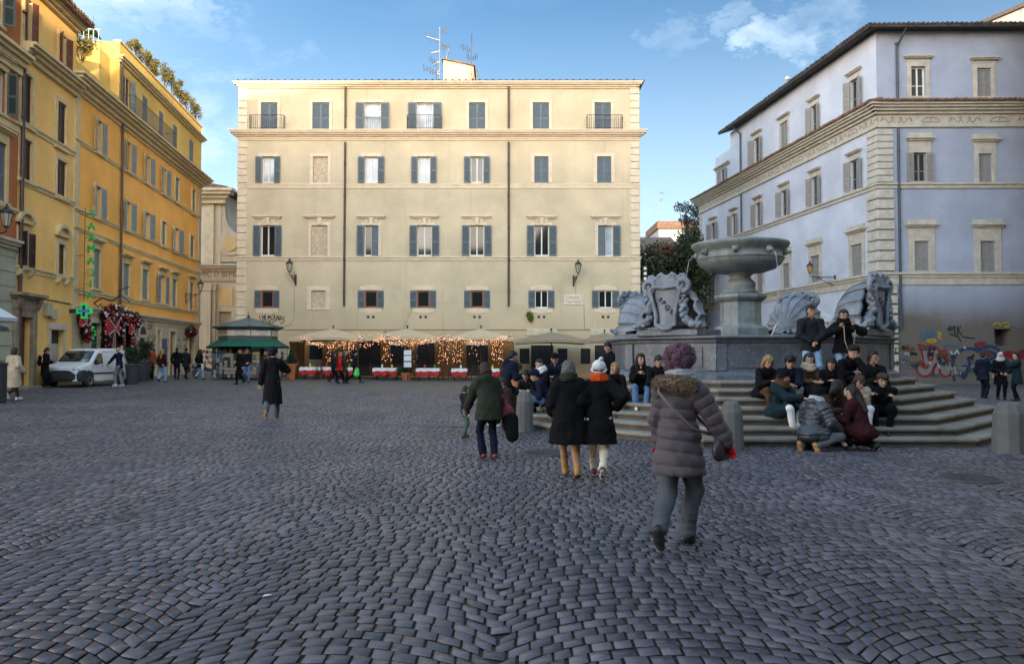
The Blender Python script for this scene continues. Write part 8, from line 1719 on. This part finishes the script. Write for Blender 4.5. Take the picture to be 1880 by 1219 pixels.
# ---------------------------------------------------------------- sky, sun
SUN_EL, SUN_AZ = R(7.0), R(24)          # low winter sun behind the camera, to its right
w = bpy.data.worlds.new('World'); SC.world = w; w.use_nodes = True; nt = w.node_tree; L = nt.links.new
bg = nt.nodes['Background']; sk = node(nt, 'ShaderNodeTexSky', sky_type='NISHITA'); sk.sun_disc = False
sk.sun_elevation = SUN_EL; sk.sun_rotation = PI - SUN_AZ; sk.air_density = 1.0; sk.dust_density = .6; sk.ozone_density = 2.0; sk.altitude = 50
tc = node(nt, 'ShaderNodeTexCoord'); mp = node(nt, 'ShaderNodeMapping'); mp.inputs['Scale'].default_value = (1.0, 1.0, 4.2); mp.inputs['Rotation'].default_value = (0, R(-16), R(20))
L(tc.outputs['Generated'], mp.inputs['Vector'])
n1 = node(nt, 'ShaderNodeTexNoise'); n1.inputs['Scale'].default_value = 2.6; n1.inputs['Detail'].default_value = 9; n1.inputs['Roughness'].default_value = .55; n1.inputs['Distortion'].default_value = .35
L(mp.outputs['Vector'], n1.inputs['Vector'])
mr = node(nt, 'ShaderNodeMapRange'); mr.inputs['From Min'].default_value = .50; mr.inputs['From Max'].default_value = .80; mr.inputs['To Max'].default_value = .1
L(n1.outputs['Fac'], mr.inputs['Value'])
hs = node(nt, 'ShaderNodeHueSaturation'); hs.inputs['Saturation'].default_value = 1.0; hs.inputs['Hue'].default_value = .5; L(sk.outputs['Color'], hs.inputs['Color'])
mx = node(nt, 'ShaderNodeMix', data_type='RGBA'); n2 = node(nt, 'ShaderNodeTexNoise'); n2.inputs['Scale'].default_value = 9.0; n2.inputs['Detail'].default_value = 10; n2.inputs['Roughness'].default_value = .6; n2.inputs['Distortion'].default_value = .6; mp2 = node(nt, 'ShaderNodeMapping'); mp2.inputs['Scale'].default_value = (1, 1, 1.9); mp2.inputs['Rotation'].default_value = (0, R(30), 0); L(tc.outputs['Generated'], mp2.inputs['Vector']); L(mp2.outputs[0], n2.inputs['Vector'])
acc = mr.outputs['Result']
n5 = node(nt, 'ShaderNodeTexNoise'); n5.inputs['Scale'].default_value = 14.0; n5.inputs['Detail'].default_value = 8; n5.inputs['Roughness'].default_value = .62; L(mp2.outputs[0], n5.inputs['Vector'])
wa_ = node(nt, 'ShaderNodeVectorMath', operation='SUBTRACT'); L(n5.outputs['Color'], wa_.inputs[0]); wa_.inputs[1].default_value = (.5, .5, .5)
wb_ = node(nt, 'ShaderNodeVectorMath', operation='MULTIPLY_ADD'); L(wa_.outputs[0], wb_.inputs[0]); wb_.inputs[1].default_value = (.24, .2, .13); L(tc.outputs['Generated'], wb_.inputs[2])
wn_ = node(nt, 'ShaderNodeVectorMath', operation='NORMALIZE'); L(wb_.outputs[0], wn_.inputs[0])
def mth(op, a, b):
    q = node(nt, 'ShaderNodeMath', operation=op)
    for i, v in enumerate((a, b)):
        if hasattr(v, 'node'): L(v, q.inputs[i])
        else: q.inputs[i].default_value = v
    return q.outputs[0]
for cpx, cpy, rad, amt in ((1425, 74, 2.2, .7), (1462, 50, 2.3, .45), (1495, 18, 3.2, .42), (1345, 38, 1.7, .3), (1255, 66, 2.2, .32), (1215, 72, 1.8, .3), (255, 8, 2.4, .45), (150, 14, 3, .35), (330, 38, 2, .32), (400, 58, 2, .3), (470, 82, 2, .28), (540, 102, 2, .26), (610, 118, 2, .22), (395, 265, 7, .75), (480, 130, 5, .3)):
    q = node(nt, 'ShaderNodeVectorMath', operation='DOT_PRODUCT'); L(wn_.outputs[0], q.inputs[0]); q.inputs[1].default_value = ray(cpx, cpy).normalized()
    g = node(nt, 'ShaderNodeMapRange', interpolation_type='SMOOTHSTEP'); g.inputs['From Min'].default_value = math.cos(R(rad)); g.inputs['From Max'].default_value = 1.0; g.inputs['To Max'].default_value = amt; L(q.outputs['Value'], g.inputs['Value'])
    k = node(nt, 'ShaderNodeMapRange'); k.inputs['From Min'].default_value = .30; k.inputs['From Max'].default_value = .68; L(n2.outputs['Fac'], k.inputs['Value']); acc = mth('MAXIMUM', acc, mth('MULTIPLY', g.outputs[0], k.outputs[0]))
sz = node(nt, 'ShaderNodeSeparateXYZ'); L(tc.outputs['Generated'], sz.inputs['Vector']); hz_ = node(nt, 'ShaderNodeMapRange', interpolation_type='SMOOTHSTEP'); hz_.inputs['From Min'].default_value = .48; hz_.inputs['From Max'].default_value = .0; hz_.inputs['To Max'].default_value = .7; L(sz.outputs['Z'], hz_.inputs['Value'])
acc = mth('MAXIMUM', acc, hz_.outputs[0]); L(acc, mx.inputs[0]); L(hs.outputs['Color'], mx.inputs[6]); mx.inputs[7].default_value = (6.6, 6.0, 5.7, 1)
vd = node(nt, 'ShaderNodeVectorMath', operation='DOT_PRODUCT'); L(tc.outputs['Generated'], vd.inputs[0]); vd.inputs[1].default_value = Vector((-.42, -.62, .62)).normalized()
gl = node(nt, 'ShaderNodeMapRange', interpolation_type='SMOOTHSTEP'); gl.inputs['From Min'].default_value = -.25; gl.inputs['From Max'].default_value = .95; L(vd.outputs['Value'], gl.inputs['Value'])
gm = node(nt, 'ShaderNodeMix', data_type='RGBA'); L(gl.outputs['Result'], gm.inputs[0]); gm.inputs[6].default_value = (.60, .80, .96, 1); gm.inputs[7].default_value = (7.9, 6.75, 5.6, 1)   # sky brightened behind and to the left as added fill light
gx_ = node(nt, 'ShaderNodeMix', data_type='RGBA', blend_type='MULTIPLY'); gx_.inputs[0].default_value = 1; L(mx.outputs[2], gx_.inputs[6]); L(gm.outputs[2], gx_.inputs[7])
L(gx_.outputs[2], bg.inputs['Color']); bg.inputs['Strength'].default_value = .12
ld = bpy.data.lights.new('sun', 'SUN'); lo = bpy.data.objects.new('sun', ld); COL.objects.link(lo)
ld.energy = 4.5; ld.angle = R(.5); ld.color = (1.0, .78, .5)
sd = Vector((math.sin(SUN_AZ) * math.cos(SUN_EL), -math.cos(SUN_AZ) * math.cos(SUN_EL), math.sin(SUN_EL)))
lo.rotation_euler = sd.to_track_quat('Z', 'Y').to_euler(); lo.location = sd * 100
vs = SC.view_settings; vs.view_transform = 'Standard'; vs.look = 'None'; vs.gamma = 1; vs.use_curve_mapping = False; vs.exposure = 1.2
SC.cycles.max_bounces = 6; SC.cycles.diffuse_bounces = 3; SC.cycles.use_denoising = True
SC.cycles.sample_clamp_indirect = 6
# ---------------------------------------------------------------- unseen buildings behind and beside the photographer, added and shaped to shade the square
FS = plaster('basilica brick plaster', (.42, .33, .22), amt=.4)
e = thing('basilica', 'unseen brick basilica and houses behind the photographer, roofline shaped to shade the square', 'building', (0, -20, 0)); mb = MB()
prof = [(-34, -.3), (78, -.3), (78, 31), (30, 31.4), (12, 29), (6, 23.6), (3.5, 20.5), (-6, 19), (-34, 19)]  # roofline shaped to set the shadow edge on the far walls
mb.prism(prof, 'y', -9, 0); mb.build('wall', FS, e)
m = MB()
for k in range(26):
    for z in (4, 8.5, 13): m.box(-30 + k * 4, -28.8 + k * 4, 0, .05, z, z + 2)
m.build('window', glass_dark, e)

e = thing('shade_palazzo', 'unseen plain palazzo added at the right of the square to shade the blue front', 'building', (26.3, -18, 0)); mb = MB()
mb.box(0, 12, 0, 56.2, -.3, 25); mb.build('wall', FS, e); m = MB()  # added block, just out of view, that shades the blue front wall
for k in range(13):
    for z in (4, 8.5, 13): m.box(-.05, 0, 2 + k * 4.2, 3.2 + k * 4.2, z, z + 2)
m.build('window', glass_dark, e)
